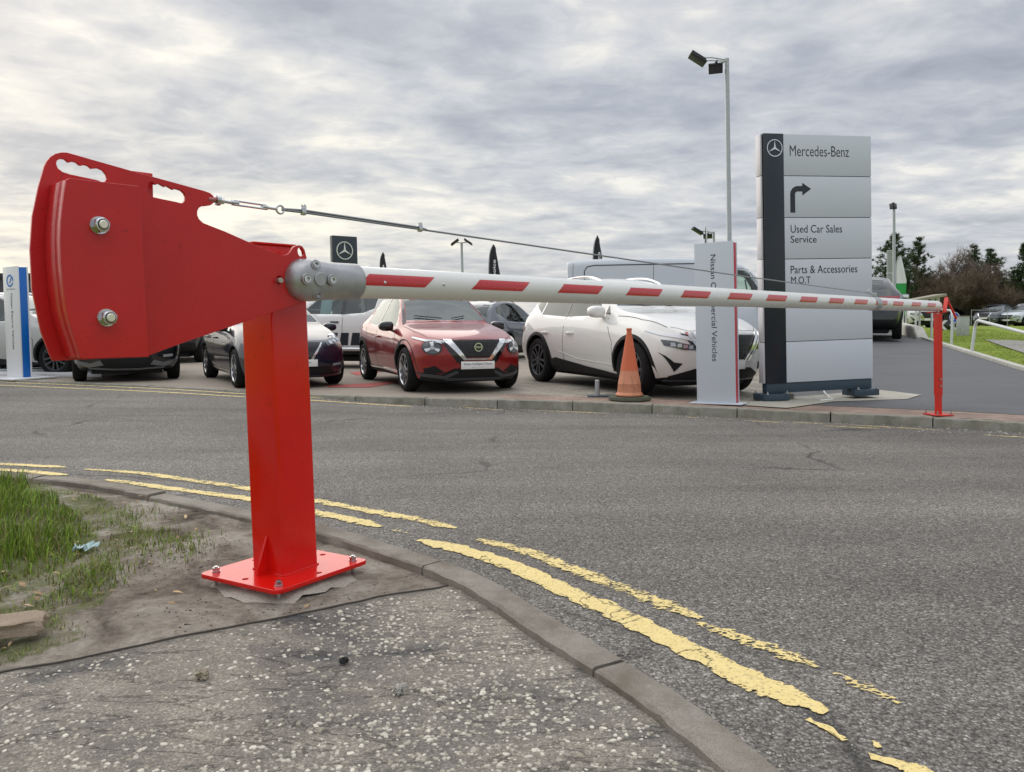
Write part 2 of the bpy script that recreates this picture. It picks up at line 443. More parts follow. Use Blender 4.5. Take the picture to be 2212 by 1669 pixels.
KERB_IN = [(-500, 1010), (-120, 1027), (62, 1039), (183, 1051), (397, 1092), (541, 1123), (679, 1158), (808, 1199), (980, 1263), (1129, 1358), (1269, 1448), (1401, 1537), (1560, 1669), (1800, 1900)]
kin = catmull([p.to_2d() for p in px2(KERB_IN, zverge)], 6)
def offset2(line, d):
    o = []
    for i, p in enumerate(line):
        t = (line[min(i + 1, len(line) - 1)] - line[max(i - 1, 0)]).normalized()
        o.append(p + Vector((-t.y, t.x)) * d)
    return o
kout = offset2(kin, 0.104)
KERB_FAR = [(-700, 800), (-80, 818), (0, 822), (346, 836), (660, 853), (966, 862.5), (1089, 865.5), (1370, 875), (1693, 889), (2066, 906), (2212, 915), (2500, 934), (3000, 965)]
zlot = lambda x, y: 0.1
kfar = catmull([p.to_2d() for p in px2(KERB_FAR, zlot)], 6)
kfar_in = offset2(kfar, 0.125)

# ------------------------------------------------------------------ ground materials
def m_road():
    t = NT('worn_coarse_asphalt'); v = t.vec('Object')
    cell = t.voro(v, 105, 'F1', 'Color'); dist = t.voro(v, 105, 'F1', 'Distance'); c2 = t.voro(v, 240, 'F1', 'Color')
    s1 = t.n('ShaderNodeSeparateColor'); t.l(cell, s1.inputs[0]); s2 = t.n('ShaderNodeSeparateColor'); t.l(c2, s2.inputs[0])
    chip = t.ramp(s1.outputs[0], [(0.0, (0.148, 0.136, 0.122)), (0.5, (0.222, 0.204, 0.182)), (0.85, (0.285, 0.263, 0.234)), (0.98, (0.33, 0.31, 0.28)), (1.0, (0.48, 0.46, 0.43))])
    fine = t.ramp(s2.outputs[1], [(0.0, 0.62), (0.7, 1.0), (0.96, 1.5), (1.0, 2.0)])
    c = t.mix(1.0, chip, fine, 'MULTIPLY')
    gap = t.ramp(dist, [(0.42, 1.0), (0.74, 0.5)])
    c = t.mix(1.0, c, gap, 'MULTIPLY')
    broad = t.ramp(t.noise(v, 0.55, 5, 0.6, 0.4), [(0.3, 0.84), (0.7, 1.16)])
    c = t.mix(1.0, c, broad, 'MULTIPLY')
    st = t.noise(t.vec('Object', (0.16, 1.1, 1), (0, 0, R(-6))), 1.3, 5, 0.6)
    c = t.mix(1.0, c, t.ramp(st, [(0.36, 0.80), (0.64, 1.14)]), 'MULTIPLY')
    oil = t.ramp(t.noise(v, 1.9, 6, 0.7, 0.2), [(0.63, 0), (0.72, 1)])
    c = t.mix(t.math('MULTIPLY', oil, 0.45), c, (0.07, 0.066, 0.062))
    # fine meandering cracks
    w = t.noise(v, 1.1, 4, 0.6, 0.0, 1); vv = t.n('ShaderNodeMix', data_type='RGBA', blend_type='LINEAR_LIGHT'); vv.inputs[0].default_value = 0.35
    t.l(v, vv.inputs[6]); t.l(w, vv.inputs[7])
    cr = t.ramp(t.voro(vv.outputs[2], 0.33, 'DISTANCE_TO_EDGE'), [(0.0, 1.0), (0.012, 0.0)])
    c = t.mix(t.math('MULTIPLY', cr, t.math('MULTIPLY', t.ramp(t.noise(v, 0.7, 2), [(0.48, 0), (0.6, 1)]), 0.7)), c, (0.02, 0.02, 0.02))
    t.set(col=c, rough=0.86, spec=0.35)
    h = t.math('ADD', t.math('MULTIPLY', t.math('SUBTRACT', 1.0, dist), t.math('ADD', s1.outputs[1], 0.3)), t.math('MULTIPLY', t.voro(v, 190), -0.35))
    t.set(normal=t.bump(h, 0.85, 0.006)); return t.m
def m_paint():
    t = NT('worn_yellow_road_paint'); v = t.vec('Object')
    e = t.math('ADD', t.math('MULTIPLY', t.noise(v, 13, 7, 0.72, 0.3), 0.56), t.math('MULTIPLY', t.voro(t.vec('Object', (1, 1.9, 1), (0, 0, R(20))), 62, 'F1', 'Distance'), 0.30))
    a = t.n('ShaderNodeAttribute'); a.attribute_name = 'wear'
    f = t.ramp(t.math('SUBTRACT', t.math('ADD', e, 0.0), t.math('MULTIPLY', a.outputs['Fac'], 0.52)), [(0.30, 0), (0.318, 1)])
    ck = t.noise(t.vec('Object', (1.6, 1.0, 1), (0, 0, R(-38))), 1.7, 6, 0.6, 0.5)
    f = t.math('MULTIPLY', f, t.ramp(t.math('ABSOLUTE', t.math('SUBTRACT', ck, 0.42)), [(0.002, 0), (0.005, 1)]))
    c = t.mix(t.noise(v, 24, 6, 0.7), (0.66, 0.50, 0.18), (0.92, 0.75, 0.34))
    c = t.mix(t.ramp(t.noise(v, 95, 3), [(0.54, 0), (0.70, 0.75)]), c, (0.30, 0.25, 0.14))
    t.set(col=c, rough=0.7, alpha=f, normal=t.bump(t.math('ADD', t.noise(v, 130, 3), t.voro(v, 78)), 0.5, 0.004)); return t.m
def m_pave():
    t = NT('old_chipped_tarmac_footway'); v = t.vec('Object')
    n = t.noise(v, 2.3, 7, 0.62, 0.6); n2 = t.noise(t.vec('Object', (0.8, 1.5, 1), (0, 0, R(22))), 4.5, 7, 0.68, 0.3)
    base = t.ramp(n, [(0.34, (0.070, 0.068, 0.070)), (0.5, (0.150, 0.138, 0.122)), (0.66, (0.29, 0.26, 0.22))])
    base = t.mix(t.ramp(n2, [(0.35, 0.0), (0.7, 0.8)]), base, (0.31, 0.275, 0.225))
    fine = t.voro(v, 240, 'F1', 'Color'); s = t.n('ShaderNodeSeparateColor'); t.l(fine, s.inputs[0])
    base = t.mix(1.0, base, t.ramp(s.outputs[0], [(0, 0.7), (0.8, 1.15), (1, 1.6)]), 'MULTIPLY')
    crk = t.noise(t.vec('Object', (0.9, 3.0, 1), (0, 0, R(22))), 2.6, 6, 0.6, 0.8)
    crl = t.ramp(t.math('ABSOLUTE', t.math('SUBTRACT', crk, 0.5)), [(0.0, 1), (0.012, 0)])
    base = t.mix(t.math('MULTIPLY', crl, 0.38), base, (0.03, 0.03, 0.03))
    t.set(col=base, rough=0.88, spec=0.3)
    h = t.math('ADD', t.math('MULTIPLY', n2, 1.2), t.math('ADD', t.math('MULTIPLY', t.voro(v, 130), 0.25), t.math('MULTIPLY', crl, -0.5)))
    t.set(normal=t.bump(h, 0.7, 0.015)); return t.m
def m_soil():
    t = NT('trodden_soil'); v = t.vec('Object')
    n = t.noise(v, 3.2, 8, 0.66, 0.5); f = t.noise(v, 38, 6, 0.7)
    c = t.ramp(n, [(0.32, (0.075, 0.060, 0.046)), (0.42, (0.225, 0.19, 0.152)), (0.52, (0.37, 0.325, 0.268)), (0.66, (0.50, 0.46, 0.40))])
    c = t.mix(1.0, c, t.ramp(f, [(0.3, 0.72), (0.7, 1.2)]), 'MULTIPLY')
    at = t.n('ShaderNodeAttribute'); at.attribute_name = 'turf'
    moss = t.ramp(t.math('ADD', t.noise(v, 9, 7, 0.75, 0.3), t.math('MULTIPLY', t.math('SUBTRACT', at.outputs['Fac'], 0.5), 0.5)), [(0.46, 0), (0.60, 1)])
    c = t.mix(t.math('MULTIPLY', moss, 0.72), c, t.mix(f, (0.06, 0.095, 0.018), (0.20, 0.22, 0.065)))
    t.set(col=c, rough=0.95, spec=0.2)
    t.set(normal=t.bump(t.math('ADD', t.math('MULTIPLY', n, 2.0), t.math('MULTIPLY', f, 0.8)), 0.95, 0.035)); return t.m
def m_concrete(name, col, s=1.0, moss=0.0, mcol=(0.10, 0.11, 0.055)):
    t = NT(name); v = t.vec('Object')
    c = t.mix(t.noise(v, 4 * s, 7, 0.65), tuple(x * 0.62 for x in col), tuple(x * 1.3 for x in col))
    c = t.mix(1.0, c, t.ramp(t.noise(v, 160 * s, 3), [(0.3, 0.75), (0.7, 1.2)]), 'MULTIPLY')
    if moss: c = t.mix(t.ramp(t.noise(v, 6, 5, 0.7), [(0.42, 0), (0.68, moss)]), c, mcol)
    t.set(col=c, rough=0.9, spec=0.25, normal=t.bump(t.noise(v, 120 * s, 5, 0.7), 0.4, 0.005)); return t.m
def m_brick(name, c1, c2, mortar, rot, sc_=1.0):
    t = NT(name); v = t.vec('Object', (1, 1, 1), (0, 0, rot))
    b = t.n('ShaderNodeTexBrick'); b.inputs['Scale'].default_value = 1.0; b.inputs['Brick Width'].default_value = 0.21 * sc_; b.inputs['Row Height'].default_value = 0.105 * sc_
    b.inputs['Mortar Size'].default_value = 0.006; b.inputs['Mortar Smooth'].default_value = 0.3; b.inputs['Bias'].default_value = 0.0
    b.inputs[1].default_value = (*c1, 1); b.inputs[2].default_value = (*c2, 1); b.inputs[3].default_value = (*mortar, 1)
    t.l(v, b.inputs['Vector'])
    c = t.mix(1.0, b.outputs[0], t.ramp(t.noise(v, 0.9, 6, 0.65), [(0.3, 0.7), (0.7, 1.25)]), 'MULTIPLY')
    t.set(col=c, rough=0.88, spec=0.3, normal=t.bump(b.outputs[1], -0.5, 0.006)); return t.m
def m_tar(name, col, rough=0.8):
    t = NT(name); v = t.vec('Object')
    c = t.mix(t.noise(t.vec('Object', (0.6, 1.8, 1)), 0.9, 6, 0.62, 0.5), tuple(x * 0.68 for x in col), tuple(x * 1.4 for x in col))
    c = t.mix(1.0, c, t.ramp(t.noise(v, 90, 3), [(0.3, 0.7), (0.7, 1.3)]), 'MULTIPLY')
    t.set(col=c, rough=rough, spec=0.35, normal=t.bump(t.noise(v, 110, 4, 0.7), 0.4, 0.006)); return t.m
def m_turf():
    t = NT('short_turf'); v = t.vec('Object')
    c = t.ramp(t.noise(v, 0.9, 7, 0.7), [(0.3, (0.15, 0.22, 0.03)), (0.5, (0.23, 0.31, 0.05)), (0.62, (0.30, 0.34, 0.08)), (0.75, (0.30, 0.25, 0.11))])
    c = t.mix(1.0, c, t.ramp(t.noise(t.vec('Object', (1, 0.5, 1)), 22, 5, 0.75), [(0.3, 0.55), (0.7, 1.4)]), 'MULTIPLY')
    t.set(col=c, rough=0.95, spec=0.1, normal=t.bump(t.noise(v, 30, 6, 0.8), 0.8, 0.05)); return t.m
MAT['road'] = m_road(); MAT['paint'] = m_paint(); MAT['pave'] = m_pave(); MAT['soil'] = m_soil()
MAT['kerb'] = m_concrete('weathered_kerb_concrete', (0.29, 0.265, 0.225), 1.6, 0.8, (0.15, 0.124, 0.096)); MAT['kerbfar'] = m_concrete('mossy_kerb_concrete', (0.31, 0.295, 0.25), 1, 0.5)
MAT['pad'] = m_concrete('fresh_pale_concrete', (0.42, 0.38, 0.32)); MAT['slab'] = m_concrete('pale_concrete_slab', (0.42, 0.40, 0.34))
MAT['pavers'] = m_brick('grey_block_paving', (0.265, 0.24, 0.20), (0.36, 0.325, 0.27), (0.085, 0.078, 0.065), R(28), 1.5)
MAT['redpavers'] = m_brick('reddish_block_paving', (0.27, 0.19, 0.15), (0.36, 0.265, 0.21), (0.12, 0.105, 0.085), R(-12), 1.2)
MAT['yard'] = m_tar('brown_stained_yard_tarmac', (0.30, 0.255, 0.21), 0.85)
MAT['ramp'] = m_tar('dark_new_asphalt', (0.100, 0.101, 0.104), 0.62)
MAT['path'] = m_tar('grey_path_tarmac', (0.25, 0.24, 0.225)); MAT['turf'] = m_turf()
MAT['redpaint'] = simple('faded_red_bay_paint', (0.42, 0.10, 0.085), 0.8, var=0.25, vs=6)
MAT['whitekerb'] = m_concrete('whitewashed_concrete', (0.55, 0.54, 0.48), 1, 0.2)

# ------------------------------------------------------------------ the setting
b = BM()                                         # one sheet to the horizon
xs = [-1500, -300, -80, -30, -12, -4, 0, 3, 6, 8, 10, 12, 14, 16, 20, 26, 40, 80, 300, 1500]
ys = [-60, -10, 0, 4, 8, 9, 11, 13, 16, 19, 22, 25, 28, 32, 40, 60, 90, 200, 700, 2500]
def zbase(x, y): return zyard(x, y) - lerp(0.30, 0.03, sstep(45, 62, y))
gv = [[b.verts.new((x, y, zbase(x, y))) for x in xs] for y in ys]
for j in range(len(ys) - 1):
    for i in range(len(xs) - 1): b.faces.new((gv[j][i], gv[j][i + 1], gv[j + 1][i + 1], gv[j + 1][i]))
struct('ground', b, MAT['turf'])

roadpoly = [Vector(p) for p in kout] + [Vector((9, 0.2)), Vector((14, 3.0)), Vector((20, 4.0))] + [p for p in reversed(kfar) if p.x < 19]
struct('road', drape(roadpoly, zr, 0.35), MAT['road'])
# near kerb: stones with open joints
def kerb_mesh(inner, outer, ztop, zfoot, stone, gap=0.008, bev=0.018, skip=()):
    bm = BM(); L = [0.0]
    for a, c in zip(inner, inner[1:]): L.append(L[-1] + (c - a).length)
    def pt(line, s):
        for i in range(len(L) - 1):
            if s <= L[i + 1]: return line[i].lerp(line[i + 1], (s - L[i]) / (L[i + 1] - L[i]))
        return line[-1]
    s = 0.0; k = 0; rnd = random.Random(5)
    wn = lambda p, q: noise.fractal(Vector((p.x * 16, p.y * 16, q)), 1, 2, 4)
    while s < L[-1] - 0.1:
        e = min(L[-1], s + stone); n = 22
        rings = []; j = rnd.uniform(-0.006, 0.006); tl = rnd.uniform(-0.004, 0.004)
        for q in range(n + 1):
            ss = lerp(s + gap, e, q / n); a = pt(inner, ss); c = pt(outer, ss); zt_ = ztop(a.x, a.y) + j + tl * (q / n - .5); zf = zfoot(c.x, c.y) - 0.05
            d = (c - a).normalized()
            sec = [(a, zf), (a, zt_ - 0.006), (a + d * 0.008, zt_), (c - d * bev, zt_), (c - d * bev * .3, zt_ - bev * .3), (c, zt_ - bev), (c + d * 0.012, zf)]
            rings.append([bm.verts.new((p.x + wn(p, i) * .006, p.y + wn(p, i + 9) * .006, z + (wn(p, 20 + i) * .0035 if 0 < i < 6 else 0) - (max(0, wn(p, 40) - .42) * .05 if i in (4, 5) else 0))) for i, (p, z) in enumerate(sec)])
        for q in range(n):
            for i in range(len(sec)): bm.faces.new((rings[q][i], rings[q + 1][i], rings[q + 1][(i + 1) % len(sec)], rings[q][(i + 1) % len(sec)]))
        bm.faces.new(rings[0][::-1]); bm.faces.new(rings[-1])
        s = e; k += 1
    return fixn(bm)
struct('kerb', kerb_mesh(kin, kout, lambda x, y: ZV + 0.012, zr, 0.915, 0.010), MAT['kerb'])
def zfk(x, y): return 0.106
struct('kerb', kerb_mesh(kfar_in, kfar, zfk, lambda x, y: -0.06, 0.95, 0.012, 0.014), MAT['kerbfar'])

# verge (bare soil) and footway
PAVE_LINE = [(-500, 1560), (-200, 1497), (0, 1448), (188, 1415), (412, 1366), (630, 1326), (818, 1286), (968, 1262)]
pl = catmull([p.to_2d() for p in px2(PAVE_LINE, zverge)], 14)
pl = [p + Vector((0, .007 * noise.fractal(Vector((p.x * 9, 3, 0)), 1, 2, 4))) for p in pl]
kin_top = [p for p in kin if p.y > pl[-1].y + 0.01]
vergepoly = [Vector((-6, 4.9))] + [p for p in kin_top if p.x > -5.9] + list(reversed(pl)) + [Vector((-6, 1.6))]
def soil_h(x, y):
    p = Vector((x, y, 0)); h = noise.fractal(p * 3.1, 1.0, 2.0, 5) * 0.014 + noise.noise(p * 17) * 0.004
    clod = max(0, 1 - (Vector((x, y)) - clodc).length / 0.42) * (0.02 + 0.02 * noise.noise(p * 13))
    return h + clod
clodc = on(400, 1195, zverge).to_2d()
def edge_d(x, y):
    q = Vector((x, y)); return min(min((q - p).length for p in kin), min((q - p).length for p in pl))
platec = on(612, 1222, zverge)
def zsoil(x, y):
    e = sstep(0.0, 0.22, edge_d(x, y)); n = sstep(0.22, 0.42, (Vector((x, y)) - platec.to_2d()).length)
    return ZV - 0.014 + soil_h(x, y) * e * (0.2 + 0.8 * n) + 0.05 * sstep(-1.6, -2.6, x) * e
LUSH = [on(u, v, zverge).to_2d() for u, v in ((-900, 1050), (-100, 1040), (30, 1045), (95, 1078), (150, 1105), (196, 1135), (214, 1172), (170, 1205), (120, 1225), (60, 1240), (-40, 1262), (-900, 1330))]
THIN = [on(u, v, zverge).to_2d() for u, v in ((-900, 1044), (62, 1048), (190, 1068), (262, 1092), (322, 1130), (318, 1190), (240, 1215), (262, 1250), (215, 1300), (140, 1330), (190, 1370), (60, 1415), (-100, 1450), (-900, 1480))]
def inside(x, y, P):
    r = False
    for a, c in zip(P, P[1:] + P[:1]):
        if (a.y > y) != (c.y > y) and x < (c.x - a.x) * (y - a.y) / (c.y - a.y) + a.x: r = not r
    return r
bm = drape(vergepoly, zsoil, 0.04); tl_ = bm.verts.layers.float.new('turf')
for v in bm.verts: v[tl_] = 1.0 if inside(v.co.x, v.co.y, LUSH) else (0.62 if inside(v.co.x, v.co.y, THIN) else 0.0)
struct('soil', bm, MAT['soil'], 80)
pavepoly = list(pl) + [p for p in kin if p.y <= pl[-1].y + 0.01 and p.y > 0.6] + [Vector((1.2, 0.6)), Vector((-6, 0.6)), Vector((-6, pl[0].y))]
def zpave(x, y):
    p = Vector((x, y, 0)); return ZV - 0.008 + (noise.fractal(p * 2.0, 1.0, 2.0, 4) * 0.006 + noise.noise(Vector((x * 5 + y * 2, y * 22 - x * 9, 0))) * 0.0018) * sstep(0, 0.1, edge_d(x, y))
struct('footway', drape(pavepoly, zpave, 0.05), MAT['pave'], 80)
bm = BM()                                        # dark joint between soil and footway
o1 = [p + Vector((0, .002 + .004 * noise.noise(Vector((p.x * 23, 1, 0))))) for p in pl]; o2 = [p - Vector((0, .003 + .004 * noise.noise(Vector((p.x * 17, 5, 0))))) for p in pl]
va = [bm.verts.new((p.x, p.y, ZV - 0.003)) for p in o1]; vb = [bm.verts.new((p.x, p.y, ZV - 0.003)) for p in o2]
vc = [bm.verts.new((p.x, p.y, ZV - 0.03)) for p in o1]; vd = [bm.verts.new((p.x, p.y, ZV - 0.03)) for p in o2]
for i in range(len(pl) - 1):
    for q in ((va, vb), (va, vc), (vb, vd)): bm.faces.new((q[0][i], q[0][i + 1], q[1][i + 1], q[1][i]))
struct('footway_joint', fixn(bm), simple('dark_joint_dirt', (0.085, 0.073, 0.060), 0.9, var=0.4, vs=20))

# yard beyond the far kerb: stained tarmac on the left, grey block paving to the right, a reddish strip behind the kerb
yk = [p for p in kfar_in if -30 < p.x < 4.9]
yardpoly = [p for p in yk if p.x < 0.4] + [Vector((0.5, 11)), Vector((1.2, 15)), Vector((-2, 40)), Vector((-40, 40)), Vector((-40, yk[0].y))]
struct('yard', drape(yardpoly, zyard, 1.5, 0.0), MAT['yard'])
def bnd(y): return 1.0 + 0.27 * y + 0.05
strip_far = [p for p in offset2(kfar_in, 0.62)]
s_in = [p for p in kfar_in if -0.2 < p.x < 7.2]; s_out = [p for p in strip_far if -0.2 < p.x < 7.4]
struct('paving_strip', drape(s_in + list(reversed(s_out)), zyard, 0.6, 0.001), MAT['redpavers'])
pv = [p for p in s_out if p.x < 3.25]
pavers = pv + [Vector((3.42, 9.35)), Vector((4.6, 13)), Vector((6.4, 20)), Vector((11.5, 40)), Vector((-2, 40)), Vector((0.6, 15)), Vector((-0.2, 11))]
struct('block_paving', drape(pavers, zyard, 1.5, 0.002), MAT['pavers'])
ramp = [p for p in s_out if p.x >= 3.25] + [Vector((9.2, 7.6)), Vector((9.0, 9.0)), Vector((8.6, 11.5))] + [Vector((kerbx(y), y)) for y in (13, 16, 19, 22, 25, 28, 34, 44)] + [Vector((15, 46)), Vector((11.5, 40)), Vector((6.4, 20)), Vector((4.6, 13)), Vector((3.42, 9.35))]
struct('side_road', drape(ramp, zyard, 1.0, 0.004), MAT['ramp'])
bankpoly = [Vector((9.4, 9.0)), Vector((9.0, 11.0))] + [Vector((kerbx(y) + 0.03, y)) for y in (13, 16, 19, 22, 25, 28, 34, 44)] + [Vector((19.5, 50)), Vector((70, 62)), Vector((70, 9.0))]
struct('grass_bank', drape(bankpoly, zyard, 1.2), MAT['turf'])
bm = BM()                                        # pale edge line and low kerb of the side road
edge = [Vector((8.2, 10.2)), Vector((8.45, 11.5))] + [Vector((kerbx(y), y)) for y in (13, 16, 19, 22, 24)]
for i in range(len(edge) - 1):
    a, c = edge[i], edge[i + 1]; d = (c - a).normalized(); nrm = Vector((d.y, -d.x)) * 0.07
    for w, h in ((nrm, 0.06),):
        q = [(a, 0), (c, 0)]
        A = [Vector((p.x + s * w.x, p.y + s * w.y, zyard(p.x, p.y) + hh)) for p in (a, c) for s in (-1, 1) for hh in (-0.05, h)]
        vs_ = [bm.verts.new(p) for p in A]
        for f in ((0, 1, 3, 2), (4, 6, 7, 5), (0, 4, 5, 1), (2, 3, 7, 6), (1, 5, 7, 3)): bm.faces.new([vs_[k] for k in f])
struct('edging_kerb', fixn(bm), MAT['whitekerb'])
bm = BM()                                        # kerb between block paving and side road behind the small sign
for (x0, y0), (x1, y1) in zip([(3.40, 9.3), (4.55, 13), (6.35, 20)], [(4.55, 13), (6.35, 20), (8.5, 28)]):
    a, c = Vector((x0, y0)), Vector((x1, y1)); m = (a + c) / 2; ang = math.atan2(c.y - a.y, c.x - a.x)
    add_box(bm, (m.x, m.y, (zyard(*a) + zyard(*c)) / 2 + 0.0), ((c - a).length, 0.12, 0.16), Matrix.Rotation(ang, 3, 'Z') @ Matrix.Rotation(-math.atan2(zyard(*c) - zyard(*a), (c - a).length), 3, 'Y'), 0.015)
struct('edging_kerb', bm, MAT['kerbfar'])
pathpts = px2([(2128, 735), (2190, 737), (2330, 748), (2400, 800), (2290, 788), (2212, 765), (2150, 744)], zyard)
struct('path', drape([p.to_2d() for p in pathpts], zyard, 1.0, 0.02), MAT['path'])
# faded red bay paint on the yard
for pts in ([(755, 806), (840, 797), (850, 800), (770, 812)], [(715, 833), (800, 829), (870, 822), (870, 826), (800, 838), (705, 838)]):
    struct('bay_marking', drape([on(u, v, zlot).to_2d() for u, v in pts], zyard, 0.5, 0.006), MAT['redpaint'])

# yellow double lines
def marking(pts, wid, wear, rnd, dashes=None):
    line = catmull([p.to_2d() for p in px2(pts, zr)], 10)
    bm = BM(); lay = bm.verts.layers.float.new('wear'); rows = []
    L = [0.0]
    for a, c in zip(line, line[1:]): L.append(L[-1] + (c - a).length)
    n = max(6, int(L[-1] / 0.012))
    def pt(s):
        for i in range(len(L) - 1):
            if s <= L[i + 1]: return line[i].lerp(line[i + 1], (s - L[i]) / (L[i + 1] - L[i])), (line[i + 1] - line[i]).normalized()
        return line[-1], (line[-1] - line[-2]).normalized()
    for i in range(n + 1):
        s = L[-1] * i / n; p, d = pt(s); nn = Vector((-d.y, d.x)); row = []
        taper = min(1, 0.35 + s / 0.16, 0.35 + (L[-1] - s) / 0.16)
        for k in range(5):
            j = noise.fractal(Vector((p.x * 19 + k * 7, p.y * 19, rnd)), 1, 2, 3) * 0.019
            q = p + nn * ((k / 4 - 0.5) * wid * taper + (j if k in (0, 4) else 0))
            v = bm.verts.new((q.x, q.y, zr(q.x, q.y) + 0.004)); v[lay] = wear + 0.12 * noise.noise(Vector((p.x * 2.3, p.y * 2.3, 9 + rnd))) + (0.24 if k in (0, 4) else 0.0); row.append(v)
        rows.append(row)
    for a, c in zip(rows, rows[1:]):
        for k in range(4): bm.faces.new((a[k], a[k + 1], c[k + 1], c[k]))
    bmesh.ops.recalc_face_normals(bm, faces=bm.faces)
    if sum(f.normal.z for f in bm.faces) < 0: bmesh.ops.reverse_faces(bm, faces=bm.faces[:])
    struct('road_marking', bm, MAT['paint'], 60)
W = 0.088
marking([(-60, 1001), (30, 1005), (141, 1011)], W, 0.1, 1)
marking([(-60, 1010), (0, 1016), (60, 1020), (145, 1028)], W, 0.05, 2)
marking([(183, 1015), (300, 1023), (400, 1037), (540, 1057), (680, 1083), (830, 1111), (905, 1125), (985, 1143)], W, 0.12, 3)
marking([(228, 1038), (300, 1047), (400, 1061), (540, 1080), (680, 1108), (760, 1124), (822, 1140)], W, 0.08, 4)
marking([(845, 1146), (885, 1154)], 0.05, 0.25, 5)
marking([(905, 1168), (1000, 1190), (1100, 1222), (1165, 1250), (1215, 1275), (1340, 1331), (1450, 1386), (1560, 1442), (1660, 1488), (1788, 1541)], 0.098, -0.08, 6)
marking([(1030, 1166), (1100, 1183), (1160, 1201), (1240, 1232), (1300, 1256), (1400, 1295), (1515, 1338)], 0.090, 0.17, 7)
marking([(1500, 1346), (1560, 1368), (1640, 1395), (1700, 1415), (1765, 1444)], 0.082, 0.17, 8)
marking([(1790, 1452), (1860, 1482), (1945, 1522)], 0.060, 0.16, 9)
marking([(1745, 1556), (1785, 1578), (1822, 1604)], 0.04, 0.0, 10)
marking([(1885, 1604), (1905, 1618)], 0.022, 0.1, 11)
marking([(1880, 1641), (1930, 1648), (1975, 1664), (2060, 1720)], 0.062, 0.0, 12)
for k, dv in enumerate((0, 7)):
    marking([(-200, 818 + dv), (0, 826 + dv), (346, 841 + dv), (530, 852 + dv * .9), (726, 863 + dv * .9), (890, 875 + dv * .6)], 0.07, 0.0, 20 + k)
for k, pp in enumerate(([(980, 879), (1040, 884), (1090, 887)], [(1149, 888), (1240, 891), (1322, 895)], [(1482, 903), (1508, 904)], [(1613, 910), (1690, 914)], [(1710, 913), (1780, 917)], [(1832, 919), (1940, 925), (2040, 931)], [(1780, 921), (1900, 927)], [(2124, 941), (2214, 946), (2300, 952)])):
    marking(pp, 0.045, 0.18, 30 + k)
# pale concrete slab under the tall sign
slab = [on(u, v, zlot).to_2d() for u, v in ((1590, 877), (1700, 884), (1800, 870), (1850, 861), (1960, 866), (1990, 859), (1890, 850), (1700, 860))]
struct('concrete_slab', drape(slab, zyard, 0.5, 0.012), MAT['slab'])

# ------------------------------------------------------------------ the swing barrier
LEAN = 0.03
rest_base = on(2027, 897, zfk)
Df = rest_base.y
Pn = at_y(815, 612, Df / 2.93); Pf = at_y(2015, 662, Df)
A = (Pf - Pn).normalized(); Nn = Vector((A.y, -A.x, 0)).normalized(); Zp = Nn.cross(A).normalized()
ARM = frame(Pn, A, Zp, Nn)
ARMI = ARM.inverted()
def arm2(u, v, t=0.0):
    p = ARMI @ on_plane(u, v, Pn + Nn * t, Nn); return (p.x, p.y)
def z1(*pts): return [((x / 2.65) * 0.864, (330 + y / 2.65) * 0.864) for x, y in pts]
RB = 67.3 * Pn.y / 1640 / 2
# post orientation from its base plate
zpl = ZV + 0.036
cl_, cn_, cr_ = (at_z(u, v, zpl) for u, v in ((428, 1236), (600, 1268), (797, 1206)))
pa = math.atan2((cr_ - cn_).y, (cr_ - cn_).x); pb = math.atan2((cn_ - cl_).y, (cn_ - cl_).x)
pang = (pa + pb + R(90)) / 2
pc = (cl_ + cr_) / 2; pside = ((cr_ - cn_).length + (cn_ - cl_).length) / 2
root = thing('swing_barrier', 'red swing barrier with big counterweight and long white boom with red dashes', 'barrier', (pc.x, pc.y, ZV))
OFF = root.location.copy()
ROT = Matrix.Rotation(pang, 3, 'Z')
def ploc(x, y, z): return Vector((pc.x, pc.y, 0)) + ROT @ Vector((x, y, 0)) + Vector((-LEAN * (z - ZV), 0, z))
_=('plate', pside, math.degrees(pang), 'post', pc, 'arm', Pn, Pf, 'len', (Pf - Pn).length, 'RB', RB, 'dist', (pc - Pn).dot(Nn))
# base plate on levelling nuts
bm = BM(); q = pside / 2; rr = 0.022
rect = [(sx * (q - rr) + rr * math.cos(a), sy * (q - rr) + rr * math.sin(a)) for sx, sy, a0 in ((1, 1, 0), (-1, 1, 90), (-1, -1, 180), (1, -1, 270)) for a in (R(a0 + k * 18) for k in range(6))]
def circ(cx, cy, r, n=14, ry=None): return [(cx + r * math.cos(-2 * math.pi * k / n), cy + (ry or r) * math.sin(-2 * math.pi * k / n)) for k in range(n)]
holes = [circ(sx * q * 0.82 * (1 if k else 0), sy * q * 0.82 * (0 if k else 1), 0.009) for k in (0, 1) for sx, sy in (((0, 1), (0, -1)) if k == 0 else ((1, 0), (-1, 0)))]
me = plate_mesh(rect, holes, 0.014, 0.0015)
nc = cn_.lerp(pc, -0.12); PX, PYv = (cr_ - nc) / pside, (cl_ - nc) / pside; PX.z = PYv.z = 0
me.transform(frame(Vector((pc.x, pc.y, ZV + 0.024)) - OFF, PX, PYv, Vector((0, 0, 1))))
base = obj_me('base_plate', me, MAT['red'], root)
def hexnut(bm, c, ax, r, h, rot=0.0, mi=0):
    u, v, d = basis(ax); c = Vector(c)
    m = frame(c, u, v, d)
    add_prism(bm, [(r * math.cos(R(60 * k) + rot), r * math.sin(R(60 * k) + rot)) for k in range(6)], m, 0, h, mi)
